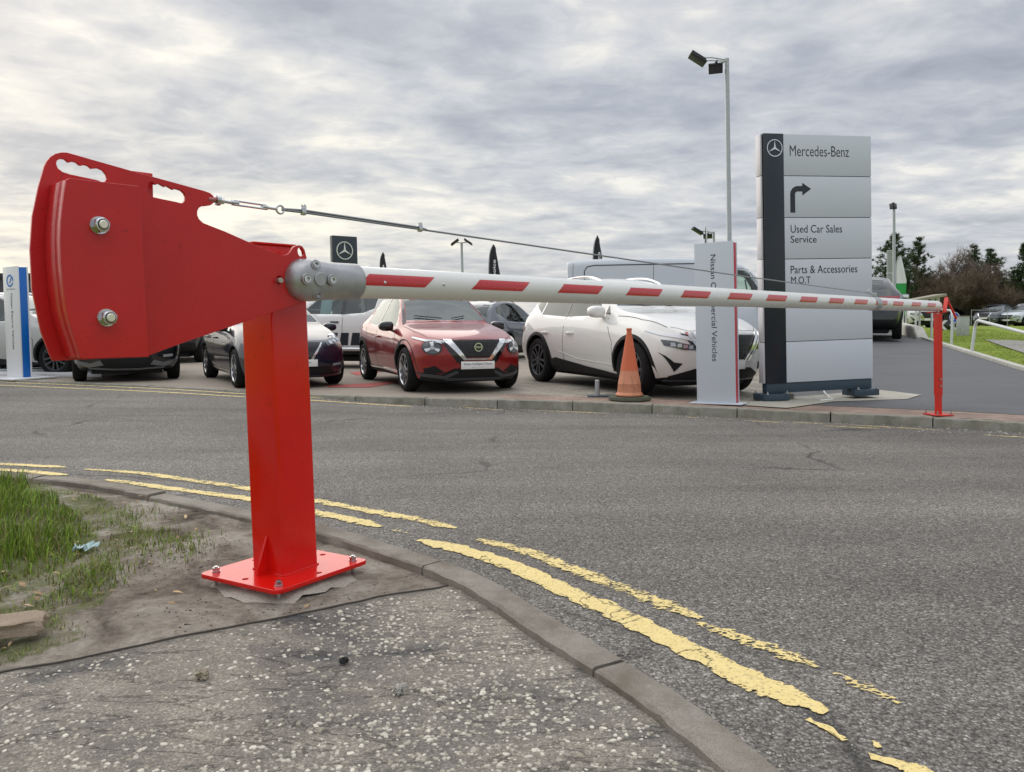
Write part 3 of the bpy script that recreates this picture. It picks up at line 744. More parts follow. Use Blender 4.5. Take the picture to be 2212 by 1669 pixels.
for i, (sx, sy) in enumerate(((1, 1), (-1, 1), (-1, -1), (1, -1))):
    bm = BM(); p = Vector((pc.x, pc.y, 0)) + PX * (sx * q * 0.80) + PYv * (sy * q * 0.80); z = ZV + 0.031
    add_cyl(bm, p + Vector((0, 0, z)), p + Vector((0, 0, z + 0.004)), 0.0135, n=18)
    hexnut(bm, p + Vector((0, 0, z + 0.004)), (0, 0, 1), 0.0115, 0.011, i)
    add_cyl(bm, p + Vector((0, 0, ZV - 0.02)), p + Vector((0, 0, z + 0.019)), 0.006, n=12)
    hexnut(bm, p + Vector((0, 0, ZV + 0.008)), (0, 0, 1), 0.0115, 0.011, i)
    obj('anchor_bolt', fixn(bm), MAT['zinc'], base, 30, OFF)
# post
PS = 0.152
_=('want post px widths 547..682 at base')
ztop = Pn.z + 0.035
bm = BM(); rp = 0.012
sec = [(sx * (PS / 2 - rp) + rp * math.cos(a), sy * (PS / 2 - rp) + rp * math.sin(a)) for sx, sy, a0 in ((1, 1, 0), (-1, 1, 90), (-1, -1, 180), (1, -1, 270)) for a in (R(a0 + k * 22.5) for k in range(5))]
lo = [bm.verts.new(ploc(x, y, ZV + 0.030)) for x, y in sec]; hi = [bm.verts.new(ploc(x, y, ztop)) for x, y in sec]
for i in range(len(sec)): bm.faces.new((lo[i], lo[(i + 1) % len(sec)], hi[(i + 1) % len(sec)], hi[i]))
bm.faces.new(hi)
post = obj('post', fixn(bm), MAT['red'], root, 40, OFF)
for ang in (0, 180):                               # gussets on two opposite faces
    bm = BM(); d = ROT @ Matrix.Rotation(R(ang), 3, 'Z') @ Vector((1, 0, 0)); s_ = Vector((-d.y, d.x, 0))
    m = frame(Vector((pc.x, pc.y, ZV + 0.031)) + d * (PS / 2 - 0.001), d, Vector((0, 0, 1)), s_)
    add_prism(bm, [(0, 0), (0.045, 0), (0.045, 0.018), (0.006, 0.122), (0, 0.122)], m, -0.004, 0.004)
    obj('gusset', fixn(bm), MAT['red'], post, 30, OFF)
bm = BM()                                          # weld bead
add_tube(bm, [Vector((pc.x, pc.y, ZV + 0.0325)) + ROT @ Vector((x * 1.015, y * 1.015, 0)) for x, y in sec], 0.004, 6, True)
obj('weld', bm, MAT['red'], post, 60, OFF)
# head of the post: two cheeks and pivot box behind the plate
sc0 = ARMI @ Vector((pc.x - LEAN * (ztop - ZV), pc.y, ztop))
bm = BM()
hc = ARMI @ pc; hd = min(hc.z, -0.10)
h_t = on_plane(600, 536, Pn + Nn * hd, Nn); ht = (ARMI @ h_t).y
hs = (ARMI @ Vector((pc.x - LEAN * (ztop - ZV), pc.y, ztop))).x - 0.05
add_box(bm, ARM @ Vector((hs, ht - 0.075, hd)), (0.135, 0.15, 0.15), frame((0, 0, 0), A, Zp, Nn), 0.004)
add_box(bm, ARM @ Vector((hs, ht + 0.003, hd)), (0.15, 0.006, 0.165), frame((0, 0, 0), A, Zp, Nn), 0.001)
obj('pivot_head', fixn(bm), MAT['red'], root, 30, OFF)

# counterweight arm: one profiled steel plate
outl = z1((250, 370), (290, 230), (308, 195), (330, 168), (362, 148), (400, 139), (436, 139), (470, 148)) + \
    [(287, 371.5), (440, 413.5), (452, 418), (459, 424), (461.5, 432), (459, 440), (453, 444.5), (444, 446), (434, 446.5), (428, 450), (424.5, 457), (424.5, 466), (428, 474), (437, 482.5), (484, 501), (559, 534), (595, 548), (611, 552.5), (620, 550), (627, 542), (632, 535), (638, 531.5), (645, 530.5), (651, 533), (656, 540), (660, 556), (664, 575),
     (712, 590), (712, 632), (677, 645.5), (645, 656), (521, 698), (397, 740), (321, 768)] + \
    z1((980, 1492), (540, 1510), (350, 1518), (336, 1500), (270, 1330), (210, 1050), (195, 780), (210, 560))
outl2 = [arm2(u, v) for u, v in outl]
h1 = [arm2(u, v) for u, v in z1((368, 215), (374, 192), (400, 180), (425, 184), (446, 203), (456, 205), (478, 199), (502, 205), (523, 224), (537, 226), (557, 221), (580, 228), (602, 247), (616, 245), (645, 243), (678, 258), (700, 288), (703, 315), (690, 333), (668, 334), (640, 322), (560, 305), (460, 284), (410, 268), (380, 245))]
h2 = [arm2(u, v) for u, v in z1((974, 370), (984, 337), (1000, 334), (1018, 350), (1030, 352), (1047, 345), (1070, 358), (1086, 367), (1101, 362), (1125, 376), (1141, 386), (1160, 380), (1195, 391), (1216, 410), (1225, 435), (1222, 455), (1210, 470), (1195, 475), (1160, 466), (1090, 452), (1020, 437), (990, 427), (976, 402))]
h3 = [arm2(u, v) for u, v in [(641, 541), (643, 536), (648, 536), (652, 543), (654, 551), (651, 556), (645, 554), (642, 549)]]
h4 = circ(*arm2(602, 606), 0.014)
TP = 0.012
me = plate_mesh(outl2, [h1, h2, h3, h4], TP, 0.0012)
me.transform(Matrix.Translation(-OFF) @ ARM)
arm_o = obj_me('counterweight_arm', me, MAT['redfab'], root, 30)
# bolted weights on both sides
T2 = 0.128
wf = z1((440, 318), (460, 308), (915, 360), (924, 372), (985, 1480), (980, 1490), (550, 1505), (536, 1495), (505, 1400), (470, 1300), (440, 1180), (422, 1050), (405, 880), (400, 720), (404, 600), (414, 500), (428, 390))
wf2 = [arm2(u, v, T2) for u, v in wf]
def layer(t0, t1, poly, name='weight'):
    me = plate_mesh(poly, [], t1 - t0, 0.0012); me.transform(Matrix.Translation(-OFF) @ ARM @ Matrix.Translation((0, 0, (t0 + t1) / 2)))
    return obj_me(name, me, MAT['redfab'], arm_o, 30)
cen = Vector((sum(p[0] for p in wf2) / len(wf2), sum(p[1] for p in wf2) / len(wf2)))
big = [(cen.x + (p[0] - cen.x) * 1.012, cen.y + (p[1] - cen.y) * 1.004) for p in wf2]
weight = layer(0.0885, T2, wf2); layer(TP / 2 + 0.0005, 0.0875, big)
back = [(p[0] + 0.005, p[1] + 0.012) for p in wf2]
layer(-0.090, -TP / 2 - 0.0005, back)
bm = BM()                                          # stop block behind the plate by the second handle
sb = arm2(322, 374, -0.045); add_box(bm, ARM @ Vector((sb[0] - 0.028, sb[1] - 0.085, -0.045)), (0.055, 0.16, 0.055), frame((0, 0, 0), A, Zp, Nn), 0.003)
obj('stop_block', bm, MAT['redfab'], arm_o, 30, OFF)
for (u, v) in ((221, 486), (237, 687)):
    s, z = arm2(u, v, T2 + 0.02); bm = BM(); c = ARM @ Vector((s, z, T2))
    add_lathe(bm, [(0.0, 0), (0.0228, 0), (0.0228, 0.002), (0.0212, 0.0045), (0.0, 0.0045)], frame(c, A, Zp, Nn), 28)
    hexnut(bm, c + Nn * 0.004, Nn, 0.0192, 0.017, 0.35)
    add_lathe(bm, [(0.0, 0.0), (0.0172, 0.0), (0.0172, 0.004), (0.015, 0.0065), (0.0125, 0.0068)], frame(c + Nn * 0.0205, A, Zp, Nn), 24)
    nut = obj('lock_nut', fixn(bm), MAT['zinc'], weight, 25, OFF)
    bm = BM(); add_lathe(bm, [(0.0104, 0.0045), (0.0104, 0.0072), (0.0128, 0.0078), (0.0136, 0.0045)], frame(c + Nn * 0.0205, A, Zp, Nn), 24, closed=True); obj('nylon_ring', fixn(bm), MAT['ink'], nut, 30, OFF)
    bm = BM(); add_lathe(bm, [(0.0, 0), (0.0105, 0), (0.0105, 0.0095), (0.0085, 0.0115), (0, 0.0115)], frame(c + Nn * 0.0212, A, Zp, Nn), 20)
    obj('bolt_end', fixn(bm), simple('zinc_bolt_end', (0.75, 0.72, 0.60), 0.35, 0.7), nut, 30, OFF)
# pivot pin
s, z = arm2(601, 606, 0.01); bm = BM(); c = ARM @ Vector((s + 0.001, z - 0.001, -0.03))
add_lathe(bm, [(0.0, 0), (0.0085, 0), (0.0085, 0.055), (0.0075, 0.0565), (0, 0.0565)], frame(c, A, Zp, Nn), 20)
obj('pivot_pin', fixn(bm), simple('bare_pin_steel', (0.45, 0.42, 0.36), 0.4, 0.8), arm_o, 30, OFF)
# cast clamp that grips plate and boom
sa, sz = arm2(706, 604, 0.05); s_r = arm2(790, 609, RB)[0]; s_l = arm2(620, 609, 0.02)[0]
RH = RB * 1.13
prof = [(0.0, s_l)] + [(RH * 1.10 * math.sin(R(a)), s_l + 0.062 * (1 - math.cos(R(a)))) for a in (12, 25, 40, 55, 70, 80, 90)] + [(RH * 1.12, s_l + 0.085), (RH * 1.08, s_l + 0.12), (RH * 1.02, s_l + 0.15), (RH, s_l + 0.18), (RH, s_r - 0.006), (RH - 0.004, s_r), (RB - 0.002, s_r)]
bm = BM(); add_lathe(bm, [(r, h - 0.0) for r, h in prof], ARM @ frame((0, 0, 0), (0, 1, 0), (0, 0, 1), (1, 0, 0)), 40)
for v in bm.verts:                                  # flattened faces either side of the casting
    l = ARMI @ v.co
    lim = RH * 0.97
    if l.x < s_l + 0.19 and abs(l.z) > lim * 0.8: l.z = math.copysign(lim * 0.8 + (abs(l.z) - lim * 0.8) * 0.45, l.z)
    v.co = ARM @ l
hub = obj('boom_clamp', fixn(bm), MAT['alu'], root, 35, OFF)
bm = BM(); s, z = arm2(691, 604, RH * .9)
add_lathe(bm, [(0.0, 0.0), (0.0215, 0.0), (0.0215, 0.0075), (0.020, 0.009), (0, 0.009)], frame(ARM @ Vector((s, z, RH * 0.86)), A, Zp, Nn), 28)
obj('boss', fixn(bm), MAT['alu'], hub, 30, OFF)
for (u, v) in ((683, 573.5), (659, 604), (714, 606), (688, 637)):
    s, z = arm2(u, v, RH * .85); bm = BM()
    d = max(0.30, 1 - (z / RH) ** 2) ** 0.5; tt = min(RH * d, RH * 0.885)
    nrm = (Nn + Zp * (z * 5)).normalized()
    c = ARM @ Vector((s, z, tt + 0.005))
    ux, vx, dx_ = basis(nrm)
    add_lathe(bm, [(0.0122, -0.02), (0.0122, 0.0075), (0.0112, 0.0095), (0.0075, 0.0095), (0.0075, 0.003), (0.0, 0.003)], frame(c, ux, vx, dx_), 20)
    sc_o = obj('cap_screw', fixn(bm), MAT['zinc'], hub, 30, OFF)
    bm = BM(); add_lathe(bm, [(0.0128, 0.0), (0.0178, 0.0), (0.0182, 0.003), (0.0165, 0.0065), (0.0130, 0.0065)], frame(c, ux, vx, dx_), 24, closed=True)
    obj('screw_pocket', fixn(bm), MAT['alu'], sc_o, 50, OFF)
# boom with reflective dashes on the camera side
s_end = arm2(2036, 663, RB)[0]
bm = BM(); N_ = 48
tm = ARM @ frame((0, 0, 0), (0, 0, 1), (0, 1, 0), (1, 0, 0))
add_lathe(bm, [(0.0, s_r - 0.05), (RB, s_r - 0.05), (RB, s_end - 0.004), (RB - 0.004, s_end), (RB - 0.012, s_end + 0.001), (0, s_end + 0.001)], ARM @ frame((0, 0, 0), (0, 1, 0), (0, 0, 1), (1, 0, 0)), N_)
fixn(bm)
cent = [(861, 611), (1085, 621), (1257, 628), (1394, 634), (1505, 639), (1600, 643), (1679, 647), (1748, 650), (1808, 653), (1861, 655), (1905, 657), (1941, 659), (1980, 660), (2013, 661)]
sc_l = [arm2(u, v, RB)[0] for u, v in cent]
_=('stripe pitch', [round(b - a, 3) for a, b in zip(sc_l, sc_l[1:])])
half = 0.145
ph0, ph1, slant = R(-13), R(29), 0.052
for s0 in sc_l:
    rows = []
    for i in range(9):
        f = i / 8; ph = lerp(ph0, ph1, f); sh = (f - 0.5) * slant
        rows.append([bm.verts.new(ARM @ Vector((s0 + sh + e * half, math.sin(ph) * (RB + 0.0009), math.cos(ph) * (RB + 0.0009)))) for e in (-1, 1)])
    for a, c in zip(rows, rows[1:]):
        f = bm.faces.new((a[0], a[1], c[1], c[0])); f.material_index = 1
boom = obj('boom', bm, [MAT['boom'], MAT['stripe']], root, 40, OFF)
for (u, v) in ((832, 611), (959, 615)):
    s, z = arm2(u, v, RB); bm = BM()
    add_lathe(bm, [(0.0, 0.004), (0.004, 0.0035), (0.0065, 0.0005), (0.0065, -0.003)], frame(ARM @ Vector((s, z, math.sqrt(RB * RB - z * z))), A, Zp, Nn), 12)
    obj('rivet', fixn(bm), MAT['zinc'], boom, 40, OFF)
# boom joint sleeve with stay anchor
sj = arm2(1902, 657, RB)[0]
bm = BM(); add_lathe(bm, [(RB, sj - 0.075), (RB + 0.004, sj - 0.075), (RB + 0.004, sj + 0.055), (RB, sj + 0.055)], ARM @ frame((0, 0, 0), (0, 1, 0), (0, 0, 1), (1, 0, 0)), 40)
add_box(bm, ARM @ Vector((sj - 0.02, RB + 0.02, 0)), (0.10, 0.035, 0.03), frame((0, 0, 0), A, Zp, Nn), 0.004)
jb = obj('stay_anchor', fixn(bm), MAT['galv'], boom, 35, OFF)
for k in range(3):
    bm = BM(); s = sj + 0.10 + k * 0.075
    add_lathe(bm, [(0.0, 0.004), (0.004, 0.003), (0.006, 0.0005), (0.006, -0.003)], frame(ARM @ Vector((s, 0.0, RB)), A, Zp, Nn), 10)
    obj('rivet', fixn(bm), MAT['galv'], boom, 40, OFF)
# stay: eye bolt, turnbuckle, ring, cable, clamps
def AP(u, v, t=0.0): return ARM @ Vector((*arm2(u, v, t), t))
bm = BM()
e0, e1 = AP(449, 431.5), AP(470, 433)
add_cyl(bm, e0, e1, 0.0085, n=14)
stay = obj('stay_rod', bm, simple('pinkish_pin', (0.42, 0.16, 0.15), 0.35, 0.6), root, 40, OFF)
bm = BM(); d1 = (AP(600, 453) - e1).normalized()
add_lathe(bm, [(0.006, 0), (0.0155, 0.002), (0.0165, 0.008), (0.0155, 0.014), (0.006, 0.016)], frame(e1 - d1 * 0.008, *basis(d1)), 20)
hexnut(bm, e1 + d1 * 0.008, d1, 0.0105, 0.010)
add_cyl(bm, e1, AP(505, 439), 0.0052, n=10)
obj('eye_nut', fixn(bm), MAT['zinc'], stay, 40, OFF)
bm = BM(); t0, t1 = AP(500, 438), AP(577, 449)
add_cyl(bm, t0, t0.lerp(t1, 0.18), 0.0085, n=10); add_cyl(bm, t0.lerp(t1, 0.85), t1, 0.0085, n=10)
for sg in (-1, 1): add_cyl(bm, t0.lerp(t1, 0.05) + Nn * 0.004 + Zp * sg * 0.0058, t0.lerp(t1, 0.95) + Nn * 0.004 + Zp * sg * 0.0058, 0.0034, n=8)
add_cyl(bm, t1, AP(597, 452), 0.0048, n=10)
obj('turnbuckle', fixn(bm), MAT['zinc'], stay, 40, OFF)
bm = BM(); rc = AP(605, 453.3); dd = (AP(655, 459) - rc).normalized()
add_tube(bm, [rc + (dd * math.cos(2 * math.pi * k / 24) + dd.cross(Nn) * math.sin(2 * math.pi * k / 24)) * 0.0125 for k in range(24)], 0.0035, 8, True)
obj('ring', bm, MAT['zinc'], stay, 60, OFF)
bm = BM(); c0, c1, c2 = AP(609, 454), AP(655, 459.5), AP(907, 496)
cend = ARM @ Vector((sj - 0.06, RB + 0.03, 0))
add_tube(bm, [c0, c1, c2, c2.lerp(cend, 0.5) - Vector((0, 0, 0.006)), cend], 0.0038, 8)
add_tube(bm, [c0 + Zp * 0.003, c1 + Zp * 0.0068, c2 + Zp * 0.0068, AP(922, 497)], 0.0036, 8)
cable = obj('stay_cable', bm, MAT['wire'], root, 60, OFF)
for cc in (c1, c2, AP(1876, 631)):
    bm = BM(); d = (c2 - c1).normalized(); up = Nn.cross(d)
    add_box(bm, cc + up * 0.004, (0.016, 0.026, 0.016), frame((0, 0, 0), d, up, Nn), 0.003)
    add_cyl(bm, cc + d * 0.005 - up * 0.006, cc + d * 0.005 + up * 0.026, 0.0028, n=8); add_cyl(bm, cc - d * 0.005 - up * 0.006, cc - d * 0.005 + up * 0.024, 0.0028, n=8)
    hexnut(bm, cc + d * 0.005 + up * 0.016, up, 0.006, 0.006)
    obj('cable_clamp', fixn(bm), MAT['zinc'], cable, 40, OFF)

# pale concrete footing under the base plate
rn = random.Random(3)
pad = [pc.to_2d() + (PX * math.cos(a) * r_ + PYv * math.sin(a) * r_).to_2d() for a, r_ in ((2 * math.pi * k / 40, pside * 0.5 * min(1 / abs(math.cos(2 * math.pi * k / 40) + 1e-6), 1 / abs(math.sin(2 * math.pi * k / 40) + 1e-6), 1.32) * (0.97 + 0.30 * rn.random() ** 2)) for k in range(40))]
struct('concrete_footing', drape(pad, lambda x, y: ZV + 0.010 - 0.026 * sstep(0.40, 0.66, (Vector((x, y)) - pc.to_2d()).length / pside) + 0.006 * noise.noise(Vector((x * 14, y * 14, 0))), 0.06), MAT['pad'], 60)

# ------------------------------------------------------------------ rest post at the boom tip
rp_ = thing('boom_rest_post', 'slim bright red post with latch holding up the tip of the white boom', 'post', rest_base)
OR = rest_base.copy(); lz = lambda z: Vector((-0.03 * (z - OR.z), 0, 0))
MAT['redorange'] = mk_red('orange_red_paint', (0.64, 0.028, 0.014), 0.4)
zt2 = at_y(2018, 678, Df).z
RA = frame((0, 0, 0), A, Zp, Nn)
bm = BM(); w = 0.036
ang = math.atan2(A.y, A.x) - R(35); rm = Matrix.Rotation(ang, 3, 'Z')
def rsq(z, w): return [bm.verts.new(Vector((OR.x, OR.y, z)) + lz(z) + rm @ Vector((sx * w, sy * w, 0))) for sx, sy in ((1, 1), (-1, 1), (-1, -1), (1, -1))]
for z0, z1_, w0 in ((OR.z + 0.012, OR.z + 0.24, 0.0235), (OR.z + 0.2, zt2, 0.028)):
    a, c = rsq(z0, w0), rsq(z1_, w0)
    for i in range(4): bm.faces.new((a[i], a[(i + 1) % 4], c[(i + 1) % 4], c[i]))
    bm.faces.new(a[::-1]); bm.faces.new(c)
pst = obj('post', fixn(bm), MAT['redorange'], rp_, 30, OR)
for k in range(2):
    bm = BM(); z = OR.z + 0.30 + k * 0.07; dd = Vector((-0.2, -1, 0)).normalized(); fcn = rm @ Vector((-1, 0, 0))
    fc = min(((rm @ Vector(v)) for v in ((1, 0, 0), (-1, 0, 0), (0, 1, 0), (0, -1, 0))), key=lambda q: q.y)
    hexnut(bm, Vector((OR.x, OR.y, z)) + lz(z) + fc * 0.028, fc, 0.011, 0.009)
    obj('bolt', bm, MAT['zinc'], pst, 30, OR)
bm = BM(); add_box(bm, (OR.x, OR.y, OR.z + 0.006), (0.20, 0.20, 0.012), rm, 0.003)
bp = obj('base_plate', bm, MAT['redorange'], rp_, 30, OR)
for sx, sy in ((1, 1), (-1, 1), (-1, -1), (1, -1)):
    bm = BM(); p = Vector((OR.x, OR.y, OR.z + 0.012)) + rm @ Vector((sx * 0.08, sy * 0.08, 0))
    hexnut(bm, p, (0, 0, 1), 0.012, 0.011); add_cyl(bm, p, p + Vector((0, 0, 0.04)), 0.006, n=8)
    obj('anchor_bolt', bm, MAT['zinc'], bp, 30, OR)
def bar(bm, p0, p1, w, t):
    d = (p1 - p0); m = frame((p0 + p1) / 2, d.normalized(), d.normalized().cross(Nn).normalized(), d.normalized().cross(d.normalized().cross(Nn)).normalized())
    add_box(bm, (0, 0, 0), (d.length, w, t), m, 0.002)
bm = BM()                                           # cradle and latch arm
sc1 = ARMI @ Vector((OR.x, OR.y, 0)) ; sl = arm2(2022, 668, 0)[0]
add_box(bm, ARM @ Vector((sl, -RB - 0.009, 0)), (0.09, 0.012, 0.16), RA, 0.002)
a0, a1 = ARM @ Vector((sl + 0.01, -RB - 0.01, 0.075)), ARM @ Vector((sl + 0.16, RB + 0.035, 0.055))
bar(bm, a0, a1, 0.012, 0.036)
crd = obj('cradle', fixn(bm), MAT['redorange'], rp_, 30, OR)
bm = BM(); bar(bm, a1, at_y(2066, 690, a1.y - 0.02), 0.010, 0.020); bar(bm, a1 + Vector((0.01, .02, 0.010)), at_y(2066, 687, a1.y + .1), 0.008, 0.014)
obj('latch_arm', fixn(bm), MAT['redorange'], rp_, 30, OR)

# ------------------------------------------------------------------ cars
COLF = [-1, -0.86, -0.55, -0.2, 0.2, 0.55, 0.86, 1]
def body_shell(S):
    """deformed-box cage from stations, smoothed; returns an evaluated mesh"""
    st = S['st']; nx = len(st); xf, xr = st[0][0], st[-1][0]
    K = 7; bm = BM(); V = {}
    zm = S.get('zm', [(0, 0), (5, 5)])
    def rowpt(i, k):
        x, zb, zs, zt, w, wt = st[i]; zb, zs, zt = interp(zm, zb), interp(zm, zs), interp(zm, zt)
        h = zs - zb
        rows = [(w * 0.90, zb), (w * 0.965, zb + h * 0.22), (w * 1.0, zb + h * 0.50), (w * 0.992, zb + h * 0.80), (w * 0.945, zs),
                (lerp(w * 0.935, wt, 0.52), zs + (zt - zs) * 0.50), (wt, zt - (zt - zs) * 0.06 - 0.012)]
        return rows[k]
    pr = S.get('nose', [(0.2, -0.03), (0.45, 0.0), (0.7, -0.04), (0.95, -0.14), (1.1, -0.2)]); pt = S.get('tail', [(0.2, -0.05), (0.5, 0.0), (0.9, -0.06), (1.1, -0.1), (1.5, -0.3)])
    pcn, pct = S.get('plan', (0.34, 0.20))
    def vert(i, k, c):
        key = (i, k, c)
        if key in V: return V[key]
        y, z = rowpt(i, k); x = st[i][0]; f = COLF[c]
        if k == K - 1: z = z + (interp(zm, st[i][3]) - z) * (1 - f * f)
        yy = y * f
        g = sstep(xf - 1.0, xf, x); q = sstep(xr + 0.8, xr, x)
        x = x - g * pcn * abs(yy / 0.9) ** 2.6 + g * interp(pr, z) * (g ** 2) + q * pct * abs(yy / 0.9) ** 2.6 - q * q * q * interp(pt, z)
        V[key] = bm.verts.new((x, yy, z)); return V[key]
    nc = len(COLF)
    for i in range(nx - 1):
        for k in range(K - 1):
            bm.faces.new((vert(i, k, 0), vert(i + 1, k, 0), vert(i + 1, k + 1, 0), vert(i, k + 1, 0)))
            bm.faces.new((vert(i, k, nc - 1), vert(i, k + 1, nc - 1), vert(i + 1, k + 1, nc - 1), vert(i + 1, k, nc - 1)))
        for c in range(nc - 1):
            bm.faces.new((vert(i, K - 1, c), vert(i, K - 1, c + 1), vert(i + 1, K - 1, c + 1), vert(i + 1, K - 1, c)))
            bm.faces.new((vert(i, 0, c), vert(i + 1, 0, c), vert(i + 1, 0, c + 1), vert(i, 0, c + 1)))
    for i in (0, nx - 1):
        for k in range(K - 1):
            for c in range(nc - 1): bm.faces.new((vert(i, k, c), vert(i, k, c + 1), vert(i, k + 1, c + 1), vert(i, k + 1, c)))
    cr = bm.edges.layers.float.new('crease_edge')
    def crease(a, b, w):
        e = bm.edges.get((V[a], V[b]))
        if e: e[cr] = w
    for i in range(nx - 1):
        for c in (0, nc - 1):
            crease((i, 4, c), (i + 1, 4, c), .62); crease((i, K - 1, c), (i + 1, K - 1, c), .40); crease((i, 2, c), (i + 1, 2, c), .25)
    for i in (0, nx - 1):
        for c in range(nc - 1): crease((i, K - 1, c), (i, K - 1, c + 1), .45)
        for c in (0, nc - 1):
            for k in range(K - 1): crease((i, k, c), (i, k + 1, c), .15)
    ci = next((i for i in range(nx - 1) if st[i + 1][3] - st[i][3] > .2), None)
    if ci is not None:
        for c in range(nc - 1): crease((ci, K - 1, c), (ci, K - 1, c + 1), .5)
    fixn(bm)
    me = bpy.data.meshes.new('tmp'); bm.to_mesh(me); bm.free()
    o = bpy.data.objects.new('tmp', me); COL.objects.link(o)
    m = o.modifiers.new('s', 'SUBSURF'); m.levels = 2; m.render_levels = 2
    cb = BM(); ra = S['ra']
    for wx in S['wheels']:
        for sg in (-1, 1):
            add_cyl(cb, (wx, sg * (S['w'] - 0.30), S['r']), (wx, sg * (S['w'] + 0.3), S['r']), ra, n=44)
    fixn(cb)
    mc = bpy.data.meshes.new('tmp'); cb.to_mesh(mc); cb.free()
    co = bpy.data.objects.new('tmp', mc); COL.objects.link(co)
    b = o.modifiers.new('b', 'BOOLEAN'); b.object = co; b.operation = 'DIFFERENCE'; b.solver = 'EXACT'
    dg = bpy.context.evaluated_depsgraph_get(); dg.update()
    res = bpy.data.meshes.new_from_object(o.evaluated_get(dg))
    for q, qm in ((o, me), (co, mc)): bpy.data.objects.remove(q); bpy.data.meshes.remove(qm)
    return res

def in_poly(p, poly):
    x, y = p; r = False; n = len(poly)
    for i in range(n):
        x0, y0 = poly[i]; x1, y1 = poly[(i + 1) % n]
        if (y0 > y) != (y1 > y) and x < (x1 - x0) * (y - y0) / (y1 - y0) + x0: r = not r
    return r
VIEW = {'front': (1, 2, 0, 1), 'rear': (1, 2, 0, -1), 'left': (0, 2, 1, 1), 'right': (0, 2, 1, -1), 'top': (0, 1, 2, 1)}
def cut_window(bm, view, poly, xlim=None):
    a, b, c, sg = VIEW[view]
    lo = (min(p[0] for p in poly) - .02, min(p[1] for p in poly) - .02); hi = (max(p[0] for p in poly) + .02, max(p[1] for p in poly) + .02)
    def near(f):
        if f.normal[c] * sg < 0.02: return False
        if view in ('left', 'right') and f.calc_center_median()[1] * sg < 0.25: return False
        vs = [(v.co[a], v.co[b]) for v in f.verts]
        return not (max(v[0] for v in vs) < lo[0] or min(v[0] for v in vs) > hi[0] or max(v[1] for v in vs) < lo[1] or min(v[1] for v in vs) > hi[1])
    n = len(poly)
    for i in range(n):
        p, q = poly[i], poly[(i + 1) % n]
        co = [0, 0, 0]; co[a], co[b] = p; no = [0, 0, 0]; no[a], no[b] = q[1] - p[1], p[0] - q[0]
        fs = [f for f in bm.faces if near(f)]
        es = list({e for f in fs for e in f.edges}); vs = list({v for f in fs for v in f.verts})
        bmesh.ops.bisect_plane(bm, geom=fs + es + vs, plane_co=co, plane_no=no, dist=1e-5)
    out = []
    for f in bm.faces:
        if not near(f): continue
        m = f.calc_center_median()
        if xlim is not None and (m.x < xlim if sg > 0 else m.x > xlim) and view in ('front', 'rear'): continue
        if in_poly((m[a], m[b]), poly): out.append(f)
    return out

